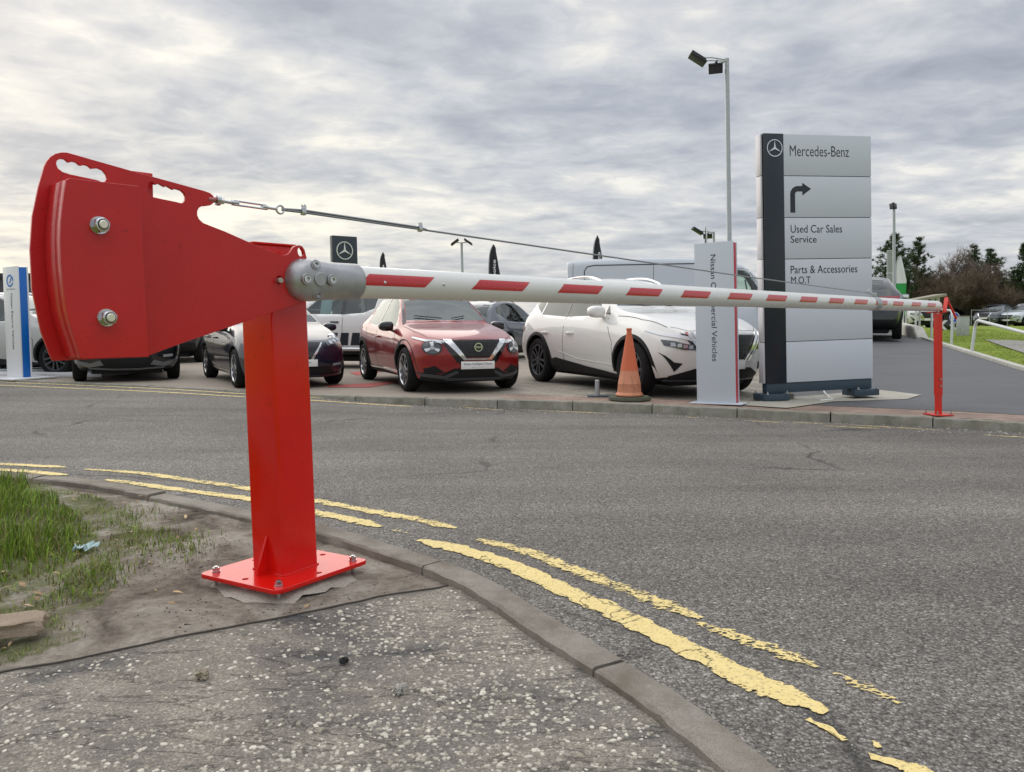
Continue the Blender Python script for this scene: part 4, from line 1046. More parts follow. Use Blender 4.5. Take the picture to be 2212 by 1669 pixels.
class Car:
    def __init__(s, S, name, label, cat, group=None):
        s.S = S; s.root = thing(name, label, cat, group=group)
        me = body_shell(S); bm = BM(); bm.from_mesh(me); bpy.data.meshes.remove(me)
        ra, r = S['ra'], S['r']
        for f in bm.faces:
            m = f.calc_center_median(); f.material_index = 0
            for wx in S['wheels']:
                if math.hypot(m.x - wx, m.z - r) < ra + 0.006 and abs(m.y) < S['w'] - 0.012 and (abs(f.normal.y) < 0.5 or abs(m.y) < S['w'] - 0.25): f.material_index = 1
            if f.normal.z < -0.6 and m.z < 0.45: f.material_index = 1
        s.bvh = BVHTree.FromBMesh(bm)
        panes = []
        for nm, view, poly, mt, xl in S.get('windows', []):
            panes.append((nm, cut_window(bm, view, [(a, s.zm(b)) for a, b in poly], xl), mt))
        s.glass = []
        for nm, fs, mt in panes:
            fs = [f for f in fs if f.is_valid]
            if not fs: continue
            g = BM(); vm = {}
            for f in fs: g.faces.new([vm.setdefault(v, g.verts.new(v.co)) if v in vm else vm.setdefault(v, g.verts.new(v.co)) for v in f.verts])
            bmesh.ops.translate(g, verts=g.verts, vec=(0, 0, 0))
            o = obj(nm, g, MAT[mt], s.root, 40); s.glass.append(o)
        dele = list({f for _, fs, _ in panes for f in fs if f.is_valid})
        bmesh.ops.delete(bm, geom=dele, context='FACES')
        s.body = obj('body', bm, [MAT[S['paint']], MAT['plastic']], s.root, 32)
        m = s.body.modifiers.new('shell', 'SOLIDIFY'); m.thickness = 0.025; m.offset = -1; m.material_offset = 1; m.use_rim = True
        if S.get('interior', True): s.interior()
        bm = BM(); L0, L1 = S['wheels'][1] - .30, S['wheels'][0] + .45
        add_box(bm, ((L0 + L1) / 2, 0, .21), (L1 - L0, S['w'] * 1.30, .12), None, .02); obj('underbody_shade_tray', bm, MAT['plastic'], s.root, 30)  # low black tray, added to deepen the shade beneath the car
        s.wheels_()
    def zm(s, z): return interp(s.S.get('zm', [(0, 0), (5, 5)]), z)
    screen_on = False
    def ray(s, view, p, raw=False, screen=False):
        screen = screen or s.screen_on
        if view != 'top' and not raw: p = (p[0], s.zm(p[1]))
        a, b, c, sg = VIEW[view]; o = [0, 0, 0]; o[a], o[b] = p; o[c] = sg * 6.0; d = [0, 0, 0]; d[c] = -sg
        h = s.bvh.ray_cast(Vector(o), Vector(d))
        far = h[0] is not None and c == 0 and not screen and h[0].x * sg < abs(s.S['st'][0 if sg > 0 else -1][0]) - 0.62
        if h[0] is None or h[0][c] * sg < -1 or far or h[1][c] * sg < 0.02:
            q = [0, 0, 0]; q[a], q[b] = p; q[c] = sg * (abs(s.S['st'][0 if sg > 0 else -1][0]) - .30 if c == 0 else 0.85)
            h = s.bvh.find_nearest(Vector(q))
        return h[0], h[1]
    def decal(s, name, view, poly, mat, off=0.005, depth=0.012, res=0.05, parent=None, both=False, label=None):
        polys = [poly] + ([[(-x, y) for x, y in poly][::-1]] if both else [])
        outp = []
        for P in polys:
            bm = BM(); bm.faces.new([bm.verts.new((p[0], p[1], 0)) for p in P])
            bmesh.ops.triangulate(bm, faces=bm.faces[:])
            for ax in (0, 1):
                lo, hi = min(p[ax] for p in P), max(p[ax] for p in P); n = int((hi - lo) / res)
                for i in range(1, n + 1):
                    c = [0, 0, 0]; c[ax] = lo + (hi - lo) * i / (n + 1); nn = [0, 0, 0]; nn[ax] = 1
                    bmesh.ops.bisect_plane(bm, geom=bm.verts[:] + bm.edges[:] + bm.faces[:], plane_co=c, plane_no=nn)
            bmesh.ops.remove_doubles(bm, verts=bm.verts, dist=1e-5)
            hits = {v: s.ray(view, (v.co.x, v.co.y)) for v in bm.verts}
            faces = bm.faces[:]; bed = [e for e in bm.edges if len(e.link_faces) == 1]; low = {}
            for e in bed:
                for v in e.verts:
                    if v not in low: low[v] = bm.verts.new(hits[v][0] - hits[v][1] * depth)
            for e in bed:
                a_, b_ = e.verts; bm.faces.new((a_, b_, low[b_], low[a_]))
            for v, (h, nrm) in hits.items(): v.co = h + nrm * off
            bmesh.ops.recalc_face_normals(bm, faces=bm.faces)
            c = VIEW[view][2]; sg = VIEW[view][3]
            if sum(f.normal[c] * f.calc_area() for f in faces) * sg < 0: bmesh.ops.reverse_faces(bm, faces=bm.faces[:])
            o = obj(name, bm, mat, parent or s.root, 35)
            if label: o['label'] = label
            outp.append(o)
        return outp
    def strip(s, name, view, pts, wid, mat, off=0.004, depth=0.01, res=0.06, parent=None, both=False):
        P = [Vector(p) for p in pts]; n = len(P); L, Rr = [], []
        for i in range(n):
            d = (P[min(i + 1, n - 1)] - P[max(i - 1, 0)]).normalized(); nn = Vector((-d.y, d.x)) * wid / 2
            L.append(tuple(P[i] + nn)); Rr.append(tuple(P[i] - nn))
        return s.decal(name, view, L + Rr[::-1], mat, off, depth, res, parent, both)
    def ribbon(s, name, guide, w, mat, off=0.010):
        H = [s.bvh.find_nearest(Vector(g))[:2] for g in catmull(guide, 5)]; bm = BM(); rows = []; n = len(H)
        for i, (h, nr) in enumerate(H):
            t_ = (H[min(i + 1, n - 1)][0] - H[max(i - 1, 0)][0]).normalized(); u = nr.cross(t_).normalized() * w / 2 * (1 - .55 * i / n)
            rows.append([bm.verts.new(p) for p in (h - u - nr * .01, h - u + nr * off, h + u + nr * off, h + u - nr * .01)])
        for a, b in zip(rows, rows[1:]):
            for k in range(3): bm.faces.new((a[k], a[k + 1], b[k + 1], b[k]))
        bm.faces.new(rows[0]); bm.faces.new(rows[-1][::-1])
        return obj(name, fixn(bm), mat, s.root, 40)
    def arch(s, view, wx, w0, w1, mat, name='wheel_arch', off=0.012, a0=-8, a1=188):
        r = s.S['r']; n = 26
        o = [(wx + w1 * math.cos(R(lerp(a0, a1, i / n))), r + w1 * math.sin(R(lerp(a0, a1, i / n)))) for i in range(n + 1)]
        i_ = [(wx + w0 * math.cos(R(lerp(a0, a1, i / n))), r + w0 * math.sin(R(lerp(a0, a1, i / n)))) for i in range(n + 1)]
        bm = BM(); rows = []
        ps = [s.ray(view, (wx + (w1 + .01) * math.cos(R(lerp(a0, a1, i / n))), max(s.zm(s.S['st'][5][1]) + .07, r + (w1 + .01) * math.sin(R(lerp(a0, a1, i / n))))), True) for i in range(n + 1)]
        sg = VIEW[view][3]
        for i in range(n + 1):
            y = ps[i][0].y
            sec = [(i_[i], y - sg * 0.10), (i_[i], y + sg * (off - 0.004)), (((i_[i][0] * .85 + o[i][0] * .15), (i_[i][1] * .85 + o[i][1] * .15)), y + sg * (off + 0.004)), (o[i], y + sg * off * 0.6), (o[i], y - sg * 0.02)]
            rows.append([bm.verts.new((p[0], yy, p[1])) for p, yy in sec])
        for a, b in zip(rows, rows[1:]):
            for k in range(4): bm.faces.new((a[k], a[k + 1], b[k + 1], b[k]))
        bm.faces.new(rows[0]); bm.faces.new(rows[-1][::-1])
        return obj(name, fixn(bm), mat, s.root, 35)
    def wheels_(s):
        S = s.S
        for wx in S['wheels']:
            for sg in (-1, 1):
                hide = S.get('hide_wheels', ())
                s.wheel(Vector((wx, sg * (S['w'] - 0.012), S['r'])), sg)
    def wheel(s, c, sg):
        S = s.S; r = S['r']; tw = S.get('tw', 0.215); rr = S.get('rim', r * 0.68)
        m = frame(c, (1, 0, 0), (0, 0, sg), (0, -sg, 0)) if False else Matrix.Translation(c) @ Matrix.Rotation(R(-90 * sg), 4, 'X')
        # local z of m points outward
        bm = BM(); add_lathe(bm, [(0.0, -0.10), (rr * 0.55, -0.10), (rr * 0.55, -0.075), (0.0, -0.075)], m, 24)
        hubo = obj('wheel', fixn(bm), MAT['plastic'], s.root, 30)
        prof = [(rr - 0.012, -0.012), (rr + 0.004, -0.004), (rr + (r - rr) * 0.35, 0.004), (rr + (r - rr) * 0.7, 0.0), (r - 0.022, -0.012), (r - 0.006, -0.026), (r, -0.045), (r, -tw + 0.045), (r - 0.02, -tw + 0.012), (rr + 0.01, -tw), (rr - 0.012, -tw + 0.01)]
        bm = BM(); add_lathe(bm, prof, m, 48, closed=True); obj('tyre', fixn(bm), MAT['rubber'], hubo, 40)
        bm = BM()
        add_lathe(bm, [(rr - 0.001, -0.008), (rr + 0.001, -0.006), (rr - 0.010, -0.004), (rr - 0.016, -0.012), (rr - 0.03, -0.10), (rr - 0.028, -0.10), (rr - 0.001, -0.02)], m, 48, mi=0, closed=True)
        ns = S.get('spokes', 5); twist = S.get('twist', 0.0); dbl = S.get('double', True)
        for k in range(ns):
            a = 2 * math.pi * k / ns + R(90)
            for d in ((-1, 1) if dbl else (0,)):
                b0 = a + d * 0.10; b1 = a + d * (math.pi / ns * 0.62) + twist * 0.3; wd0, wd1 = 0.016, 0.022
                p0 = Vector((math.cos(b0) * 0.05, math.sin(b0) * 0.05, 0)); p1 = Vector((math.cos(b1) * (rr - 0.012), math.sin(b1) * (rr - 0.012), 0))
                dd = (p1 - p0).normalized(); nn = Vector((-dd.y, dd.x, 0))
                q = [p0 + nn * wd0, p0 - nn * wd0, p1 - nn * wd1, p1 + nn * wd1]
                t = [bm.verts.new(m @ (v + Vector((0, 0, z)))) for v, z in zip(q, (-0.022, -0.022, -0.010, -0.010))]
                u = [bm.verts.new(m @ (v + Vector((0, 0, -0.05)))) for v in q]
                bm.faces.new(t).material_index = 0
                for i in range(4): bm.faces.new((t[i], t[(i + 1) % 4], u[(i + 1) % 4], u[i])).material_index = 1
        add_lathe(bm, [(0.062, -0.04), (0.06, -0.016), (0.03, -0.014), (0.0, -0.014)], m, 20, mi=0)
        obj('rim', fixn(bm), [MAT[S.get('rimmat', 'alloy')], MAT['blackgloss']], hubo, 30)
    def interior(s):
        S = s.S; zf = S.get('seat_z', 0.55); w = S['w']; bm = BM()
        for sx in S.get('seats', (0.05, -0.85)):
            for sy in (-0.38, 0.38):
                add_box(bm, (sx + 0.2, sy, zf), (0.5, 0.48, 0.16), None, 0.05)
                add_box(bm, (sx - 0.10, sy, zf + 0.36), (0.14, 0.46, 0.62), Matrix.Rotation(R(-14), 3, 'Y'), 0.05)
                add_box(bm, (sx - 0.20, sy, zf + 0.79), (0.09, 0.26, 0.17), Matrix.Rotation(R(-10), 3, 'Y'), 0.035)
        dz = s.zm(S.get('dash_z', 0.95)); dxp = S.get('dash_x', 0.75)
        add_box(bm, (dxp, 0, dz - 0.14), (0.5, w * 1.6, 0.25), None, 0.06)
        add_box(bm, (-0.3, 0, 0.34), (2.6, w * 1.55, 0.05), None, 0.0)
        st = frame((dxp - 0.36, -0.37, dz - 0.06), (0, 1, 0), (0.4, 0, 0.9), (-0.9, 0, 0.4))
        add_tube(bm, [st @ Vector((0.18 * math.cos(2 * math.pi * k / 20), 0.18 * math.sin(2 * math.pi * k / 20), 0)) for k in range(20)], 0.016, 6, True)
        obj('interior', bm, MAT['seat'], s.root, 40)
    def mirrors(s, x, z, mat, size=(0.15, 0.20, 0.15), y=None):
        for sg in (-1, 1):
            h, n = s.ray('left' if sg > 0 else 'right', (x, z - 0.05)); yb = abs(h.y)
            bm = BM(); z_ = s.zm(z); c = Vector((x - 0.02, sg * (yb + 0.13), z_))
            bmesh.ops.create_icosphere(bm, subdivisions=3, radius=0.5)
            for v in bm.verts:
                v.co = Vector([math.copysign(abs(2 * q_) ** .62, q_) * .5 for q_ in v.co])
                v.co.x = v.co.x * size[0] * 1.0 if v.co.x > 0 else max(v.co.x * size[0] * 1.25, -size[0] * 0.33)
                v.co.z *= 1 - .25 * max(0, v.co.y * sg * 2) ** 2; v.co.y *= size[1] * 1.1; v.co.z = (v.co.z * size[2] * 1.0); v.co += c
            add_tube(bm, [Vector((x, sg * (yb - 0.03), z_ - 0.10)), Vector((x, sg * (yb + 0.05), z_ - 0.06)), c - Vector((0, 0, 0.03))], 0.022, 8)
            mo = obj('mirror', bm, mat, s.root, 40)
            bm = BM(); add_box(bm, c + Vector((-size[0] * 0.34, 0, 0.005)), (0.006, size[1] * 0.9, size[2] * 0.72), None, 0.002)
            obj('mirror_glass', bm, MAT['chrome'], mo, 30)
    def seams(s, lines, wid=0.009, mat=None):
        for view, pts in lines: s.strip('panel_gap', view, pts, wid, mat or MAT['black'], 0.0015, 0.01, 0.08)
    def handle(s, x, z, mat, both=True):
        for view in ('left', 'right') if both else ('right',):
            sg = 1 if view == 'left' else -1
            h, n = s.ray(view, (x, z)); bm = BM()
            add_box(bm, h + Vector((0, sg * 0.022, 0)), (0.20, 0.022, 0.032), None, 0.009)
            add_box(bm, h + Vector((0.085, sg * 0.008, 0)), (0.025, 0.03, 0.026), None, 0.004); add_box(bm, h + Vector((-0.085, sg * 0.008, 0)), (0.025, 0.03, 0.026), None, 0.004)
            obj('door_handle', bm, mat, s.root, 30)
    def plate(s, view, y0, z0, w, h, mat, lines=(), off=0.012, x=None):
        hx = x if x is not None else s.ray(view, (y0, z0))[0].x
        sg = 1 if view == 'front' else -1
        z0 = s.zm(z0); bm = BM(); add_box(bm, (hx + sg * off, y0, z0), (0.012, w, h), None, 0.003)
        o = obj('number_plate', bm, mat, s.root, 30)
        m = frame((hx + sg * (off + 0.0068), y0, z0), (0, sg, 0), (0, 0, 1), (sg, 0, 0))
        for body, size, dz_, mt in lines:
            obj_me('lettering', text_mesh(body, size, m @ Matrix.Translation((0, dz_, 0)), 0.0006, bold=0.0), MAT[mt], o, 0)
        return o
    def place(s, x, y, z, h, k=1.0): s.root.location = (x, y, z); s.root.rotation_euler = (0, 0, h); s.root.scale = (k, k, k); return s

def mirrored(poly): return [(-y, z) for y, z in poly][::-1]
def ellipse(cx, cy, rx, ry, n=24): return [(cx + rx * math.cos(2 * math.pi * k / n), cy + ry * math.sin(2 * math.pi * k / n)) for k in range(n)]
def ringp(cx, cy, r0, r1, a0=0, a1=360, n=28):
    o = [(cx + r1 * math.cos(R(lerp(a0, a1, k / n))), cy + r1 * math.sin(R(lerp(a0, a1, k / n)))) for k in range(n + 1)]
    i = [(cx + r0 * math.cos(R(lerp(a0, a1, k / n))), cy + r0 * math.sin(R(lerp(a0, a1, k / n)))) for k in range(n + 1)]
    return o + i[::-1]
def side_windows(fr, rr, mt='glass', mt2=None, extra=()):
    o = []
    for v in ('left', 'right'):
        o.append(('side_window', v, fr, mt, None)); o.append(('side_window', v, rr, mt2 or mt, None))
        for e in extra: o.append(('side_window', v, e, mt2 or mt, None))
    return o

# --- red crossover
S1 = dict(zm=[(0, 0), (.3, .285), (.9, .805), (1.0, .905), (1.18, 1.065), (1.6, 1.57), (2, 1.97)], w=0.90, r=0.335, ra=0.385, wheels=(1.29, -1.346), paint='p_red', spokes=5, twist=0.5, rim=0.235,
    st=[(2.10, .21, .74, .87, .78, .60), (2.02, .19, .79, .925, .84, .66), (1.75, .19, .87, 0.995, .90, .70), (1.30, .20, .935, 1.06, .915, .73), (0.95, .20, .97, 1.11, .91, .74), (0.76, .20, .985, 1.165, .905, .72),
        (0.30, .20, 1.01, 1.47, .90, .60), (-0.05, .20, 1.03, 1.58, .90, .565), (-0.7, .20, 1.06, 1.60, .90, .55), (-1.3, .21, 1.11, 1.53, .915, .54), (-1.75, .24, 1.14, 1.36, .90, .56), (-2.0, .30, 1.06, 1.16, .85, .62), (-2.1, .36, .92, 1.02, .80, .62)],
    nose=[(0.2, -0.10), (0.36, 0.0), (0.55, 0.03), (0.75, -0.01), (0.90, -0.10), (1.0, -0.16)], plan=(0.40, 0.22),
    windows=[('windscreen', 'front', [(-.665, 1.185), (.665, 1.185), (.535, 1.505), (-.535, 1.505)], 'glass_screen', 0.1),
             ('rear_window', 'rear', [(-.52, 1.18), (.52, 1.18), (.46, 1.44), (-.46, 1.44)], 'glass_dark', -1.2)] +
            side_windows([(.60, 1.075), (.24, 1.39), (-.02, 1.505), (-.36, 1.525), (-.36, 1.085)], [(-.42, 1.09), (-.42, 1.525), (-.95, 1.49), (-1.18, 1.37), (-1.08, 1.19), (-.95, 1.13)]))
def detail_red(c):
    B, K_, C_ = MAT['plastic'], MAT['blackgloss'], MAT['chrome']
    c.decal('grille', 'front', [(-.39, .872), (.39, .872), (.21, .585), (-.21, .585)], K_, 0.008, 0.02)
    # mesh of the grille
    g = c.decal('grille_mesh', 'front', [(-.38, .862), (.38, .862), (.20, .60), (-.20, .60)], MAT['grille'], 0.014, 0.012)
    for sg in (1, -1):
        vp = [(.485 * sg, .872), (.375 * sg, .872), (.175 * sg, .572), (.215 * sg, .545)]
        c.decal('grille_trim', 'front', vp if sg < 0 else vp[::-1], C_, 0.022, 0.03)
        op = [(.52 * sg, .845), (.49 * sg, .868), (.215 * sg, .535), (.20 * sg, .50), (.30 * sg, .50)]
        c.decal('grille_surround', 'front', op if sg < 0 else op[::-1], K_, 0.012, 0.02)
        c.ribbon('running_light', [(2.10, .41 * sg, .765), (2.02, .56 * sg, .79), (1.88, .71 * sg, .815), (1.70, .80 * sg, .845), (1.52, .86 * sg, .875)], .055, MAT['drl'])
        cy = 0.63 * sg
        hl = c.decal('headlight', 'front', ellipse(cy, .745, .125, .112), K_, 0.012, 0.03)[0]
        c.decal('lens', 'front', ellipse(cy, .745, .105, .094), MAT['lens_dark'], 0.020, 0.01, 0.03, hl)
        for a in (90, 210, 330):
            d = Vector((math.cos(R(a)), math.sin(R(a)) * .9)); nn = Vector((-d.y, d.x)) * 0.017; p = Vector((cy, .745))
            c.decal('light_bar', 'front', [tuple(p + d * .035 + nn), tuple(p + d * .035 - nn), tuple(p + d * .10 - nn * 1.5), tuple(p + d * .10 + nn * 1.5)], MAT['drl'], 0.024, 0.006, 0.05, hl)
        c.decal('projector', 'front', ellipse(cy, .745, .032, .029, 12), MAT['lens'], 0.026, 0.008, 0.05, hl)
        c.decal('bumper_vent', 'front', ([(.74 * sg, .40), (.60 * sg, .445), (.46 * sg, .33), (.72 * sg, .30)])[::-sg], B, 0.006, 0.02)
    c.decal('grille_trim', 'front', [(-.215, .572), (.215, .572), (.215, .545), (-.215, .545)], C_, 0.024, 0.03)
    c.decal('lower_bumper', 'front', [(-.80, .33), (-.50, .30), (-.34, .40), (.34, .40), (.50, .30), (.80, .33), (.80, .20), (-.80, .20)], B, 0.010, 0.03)
    c.decal('bumper_skid', 'front', [(-.80, .325), (-.46, .285), (-.30, .365), (-.27, .335), (-.44, .235), (-.80, .285)], MAT['skid'], 0.020, 0.02, both=True)
    c.decal('bumper_skid', 'front', [(-.44, .25), (.44, .25), (.42, .215), (-.42, .215)], MAT['skid'], 0.020, 0.02)
    c.plate('front', 0.0, .455, .52, .112, MAT['plate_white'], [('Nissan Intelligent Choice', .044, .018, 'ink'), ('Approved Used Car', .024, -.028, 'greytext')], 0.022)
    hx = c.ray('front', (0, .755))[0].x + 0.03
    m = frame((hx, 0, c.zm(.755)), (0, 1, 0), (0, 0, 1), (1, 0, 0))
    bm = BM(); add_prism(bm, ringp(0, 0, .050, .064, 12, 168), m, 0, 0.012); add_prism(bm, ringp(0, 0, .050, .064, 192, 348), m, 0, 0.012)
    bd = obj('badge', bm, C_, c.root, 30); obj_me('lettering', text_mesh('NISSAN', .042, m @ Matrix.Translation((0, 0, 0.004)), 0.003, bold=0.001), C_, bd, 0)
    for v in ('left', 'right'):
        c.arch(v, 1.29, .378, .455, B); c.arch(v, -1.346, .378, .455, B)
        c.decal('side_skirt', v, [(.90, .20), (.90, .26), (-.94, .28), (-.94, .20)], B, 0.012, 0.02, 0.1)
        c.strip('sill_trim', v, [(.85, .275), (.0, .31), (-.9, .30)], .03, C_, 0.016, 0.02)
        c.decal('window_pillar', v, [(-.36, 1.08), (-.36, 1.525), (-.42, 1.525), (-.42, 1.085)], K_, 0.003, 0.01)
    c.seams([(v, p) for v in ('left', 'right') for p in ([(.83, .55), (.82, .80), (.70, 1.03)], [(-.38, .31), (-.40, 1.06)], [(-.98, .75), (-1.12, 1.05), (-1.1, 1.2)], [(.83, .55), (.78, .32)])])
    c.seams([('top', [(.90, .76 * sg), (1.40, .74 * sg), (1.75, .66 * sg), (1.94, .50 * sg), (2.02, .30 * sg), (2.03, 0)]) for sg in (-1, 1)], 0.008)
    c.handle(-.24, .90, MAT['p_red']); c.mirrors(.60, 1.085, MAT['blackgloss'], (.16, .21, .16))
    bm = BM()
    for sy in (-1, 1):
        a = c.ray('front', (sy * .08, 1.205), False, True)[0]; b = c.ray('front', (sy * .42 - .1, 1.235), False, True)[0]
        add_tube(bm, [a + Vector((.03, 0, .012)), b + Vector((.02, 0, .015))], 0.008, 6)
    obj('wiper', bm, MAT['black'], c.root, 40)
def pillars(c, p0, p1, w=.05):
    for sg in (-1, 1): c.ribbon('pillar_trim', [(x, sg * y, z) for x, y, z in (p0, [(a + b) / 2 for a, b in zip(p0, p1)], p1)], w, MAT['blackgloss'], 0.004)
tg = NT('hexagon_grille_mesh'); v_ = tg.vec('Object', (0, 1, 1.6))
hx_ = tg.voro(v_, 26, 'DISTANCE_TO_EDGE', 'Distance', 0.0)
tg.set(col=tg.mix(tg.ramp(hx_, [(0.05, 1), (0.09, 0)]), (0.006, 0.006, 0.007), (0.045, 0.045, 0.05)), rough=0.3, normal=tg.bump(tg.ramp(hx_, [(0.04, 1), (0.12, 0)]), 0.8, 0.01))
MAT['grille'] = tg.m
MAT['skid'] = simple('dark_grey_skid_trim', (0.06, 0.065, 0.072), 0.4)

# --- white mid-size SUV
S2 = dict(zm=[(0, 0), (.3, .29), (.5, .445), (.8, .70), (.93, .83), (1.0, .93), (1.08, 1.06), (1.3, 1.3), (2, 2)], w=0.915, r=0.355, ra=0.405, wheels=(1.36, -1.305), paint='p_white', spokes=5, twist=0.2, rim=0.245, rimmat='skid',
    st=[(2.20, .25, .76, .93, .80, .62), (2.12, .22, .84, .99, .86, .68), (1.85, .21, .93, 1.05, .915, .72), (1.40, .21, .98, 1.10, .925, .75), (1.00, .21, 1.0, 1.135, .92, .76), (0.80, .21, 1.01, 1.18, .915, .74),
        (0.25, .21, 1.02, 1.50, .91, .62), (-0.15, .21, 1.035, 1.63, .91, .585), (-0.8, .21, 1.05, 1.655, .91, .57), (-1.45, .22, 1.07, 1.59, .92, .56), (-1.90, .26, 1.08, 1.40, .91, .58), (-2.13, .33, 1.0, 1.14, .87, .66), (-2.22, .40, .90, 1.02, .82, .64)],
    nose=[(0.2, -0.16), (0.38, -0.03), (0.55, 0.03), (0.78, 0.02), (0.95, -0.08), (1.05, -0.18)], plan=(0.36, 0.2),
    windows=[('windscreen', 'front', [(-.69, 1.195), (.69, 1.195), (.555, 1.54), (-.555, 1.54)], 'glass_screen', 0.1),
             ('rear_window', 'rear', [(-.56, 1.16), (.56, 1.16), (.48, 1.48), (-.48, 1.48)], 'glass_dark', -1.3)] +
            side_windows([(.56, 1.075), (.15, 1.43), (-.12, 1.535), (-.42, 1.55), (-.42, 1.07)], [(-.49, 1.07), (-.49, 1.55), (-1.05, 1.53), (-1.25, 1.50), (-1.25, 1.10)], 'glass', 'glass_dark', ([(-1.29, 1.12), (-1.29, 1.49), (-1.58, 1.38), (-1.68, 1.27)],)))
def detail_white(c):
    B, K_, C_ = MAT['plastic'], MAT['blackgloss'], MAT['chrome']
    c.decal('grille', 'front', [(-.50, .90), (.50, .90), (.24, .56), (-.24, .56)], K_, 0.008, 0.02)
    c.decal('grille_mesh', 'front', [(-.40, .885), (.40, .885), (.21, .58), (-.21, .58)], MAT['grille'], 0.014, 0.012)
    for sg in (1, -1):
        for (o_, w_) in ((0, .032), (.062, .018)):
            vp = [((.52 + o_) * sg, .925), ((.52 + o_ - w_ * 1.6) * sg, .925), ((.245 + o_) * sg, .545), ((.275 + o_) * sg, .535)]
            c.decal('grille_trim', 'front', vp if sg < 0 else vp[::-1], C_, 0.020, 0.03)
        q = [(.55 * sg, .90), (.63 * sg, .92), (.37 * sg, .56), (.31 * sg, .56)]
        c.decal('grille_surround', 'front', q if sg < 0 else q[::-1], K_, 0.010, 0.02)
        c.ribbon('running_light', [(2.22, .50 * sg, .735), (2.16, .60 * sg, .775), (2.02, .74 * sg, .815), (1.84, .84 * sg, .85), (1.62, .90 * sg, .90)], .05, MAT['drl'])
        d = [(.47 * sg, .775), (.56 * sg, .785), (.70 * sg, .825), (.80 * sg, .84), (.79 * sg, .765), (.62 * sg, .705), (.46 * sg, .70)]
        h = c.decal('headlight', 'front', d if sg < 0 else d[::-1], MAT['lens_dark'], 0.010, 0.02)[0]
        for k in range(4):
            y0 = (.53 + k * .062) * sg; z0 = .745 + k * .012
            c.decal('projector', 'front', ([(y0 + .024, z0 - .026), (y0 + .020, z0 + .026), (y0 - .020, z0 + .022), (y0 - .024, z0 - .03)]), MAT['lens'], 0.018, 0.01, 0.05, h)
        d = [(.83 * sg, .665), (.69 * sg, .52), (.60 * sg, .505), (.665 * sg, .37)]
        c.decal('bumper_vent', 'front', d if sg < 0 else d[::-1], B, 0.008, 0.02)
    c.decal('lower_bumper', 'front', [(-.70, .30), (-.44, .42), (.44, .42), (.70, .30), (.74, .21), (-.74, .21)], B, 0.010, 0.03)
    c.strip('bumper_skid', 'front', [(-.72, .245), (.72, .245)], .02, MAT['skid'], 0.018, 0.02)
    c.plate('front', 0.0, .475, .52, .112, MAT['plate_white'], [], 0.022)
    for v in ('left', 'right'):
        c.arch(v, 1.36, .398, .452, B); c.arch(v, -1.305, .398, .452, B)
        c.decal('side_skirt', v, [(.96, .21), (.95, .27), (.2, .35), (-.72, .47), (-.90, .42), (-.90, .21)], B, 0.012, 0.02, 0.1)
        c.decal('window_pillar', v, [(-.42, 1.07), (-.42, 1.55), (-.49, 1.55), (-.49, 1.07)], K_, 0.003, 0.01)
        c.strip('sill_crease', v, [(.9, .42), (.0, .47), (-.65, .60)], .008, MAT['p_white'], 0.006, 0.01)
    c.seams([(v, p) for v in ('left', 'right') for p in ([(.93, .36), (.92, .80), (.72, 1.05)], [(-.45, .42), (-.46, 1.05)])])
    c.seams([('top', [(.92, .80 * sg), (1.45, .78 * sg), (1.85, .70 * sg), (2.06, .52 * sg), (2.13, .30 * sg), (2.14, 0)]) for sg in (-1, 1)], 0.006)
    for v in ('left', 'right'): c.decal('mirror_sail', v, [(.72, 1.085), (.60, 1.20), (.60, 1.09)], K_, 0.004, 0.01)
    for hx in (-.24, -1.02): c.handle(hx, .90, MAT['p_white'])
    c.mirrors(.60, 1.12, MAT['p_white'], (.17, .22, .17))
    bm = BM()
    for sg in (-1, 1):
        pts = [c.ray('top', (x, sg * .50))[0] + Vector((0, 0, dz_)) for x, dz_ in ((.10, 0), (-.02, .025), (-.3, .045), (-.7, .05), (-1.1, .045), (-1.35, .03), (-1.5, 0))]
        add_tube(bm, catmull(pts, 5), 0.018, 8)
    obj('roof_rail', bm, C_, c.root, 40)
    bm = BM()
    for sy in (-1, 1):
        a = c.ray('front', (sy * .08, 1.215), False, True)[0]; b = c.ray('front', (sy * .46 - .1, 1.245), False, True)[0]
        add_tube(bm, [a + Vector((.03, 0, .012)), b + Vector((.02, 0, .015))], 0.008, 6)
    obj('wiper', bm, MAT['black'], c.root, 40)
    t = [(-.90, .78), (-.90, .90), (-.55, .93), (-.55, .86)]
    c.decal('tail_light', 'rear', [(.50, .98), (.86, .98), (.84, .88), (.52, .90)], MAT['tail'], 0.01, 0.02, both=True)
    for v in ('left', 'right'): c.decal('tail_light', v, [(-1.78, .97), (-2.05, .97), (-2.05, .90), (-1.85, .91)], MAT['tail'], 0.01, 0.02)

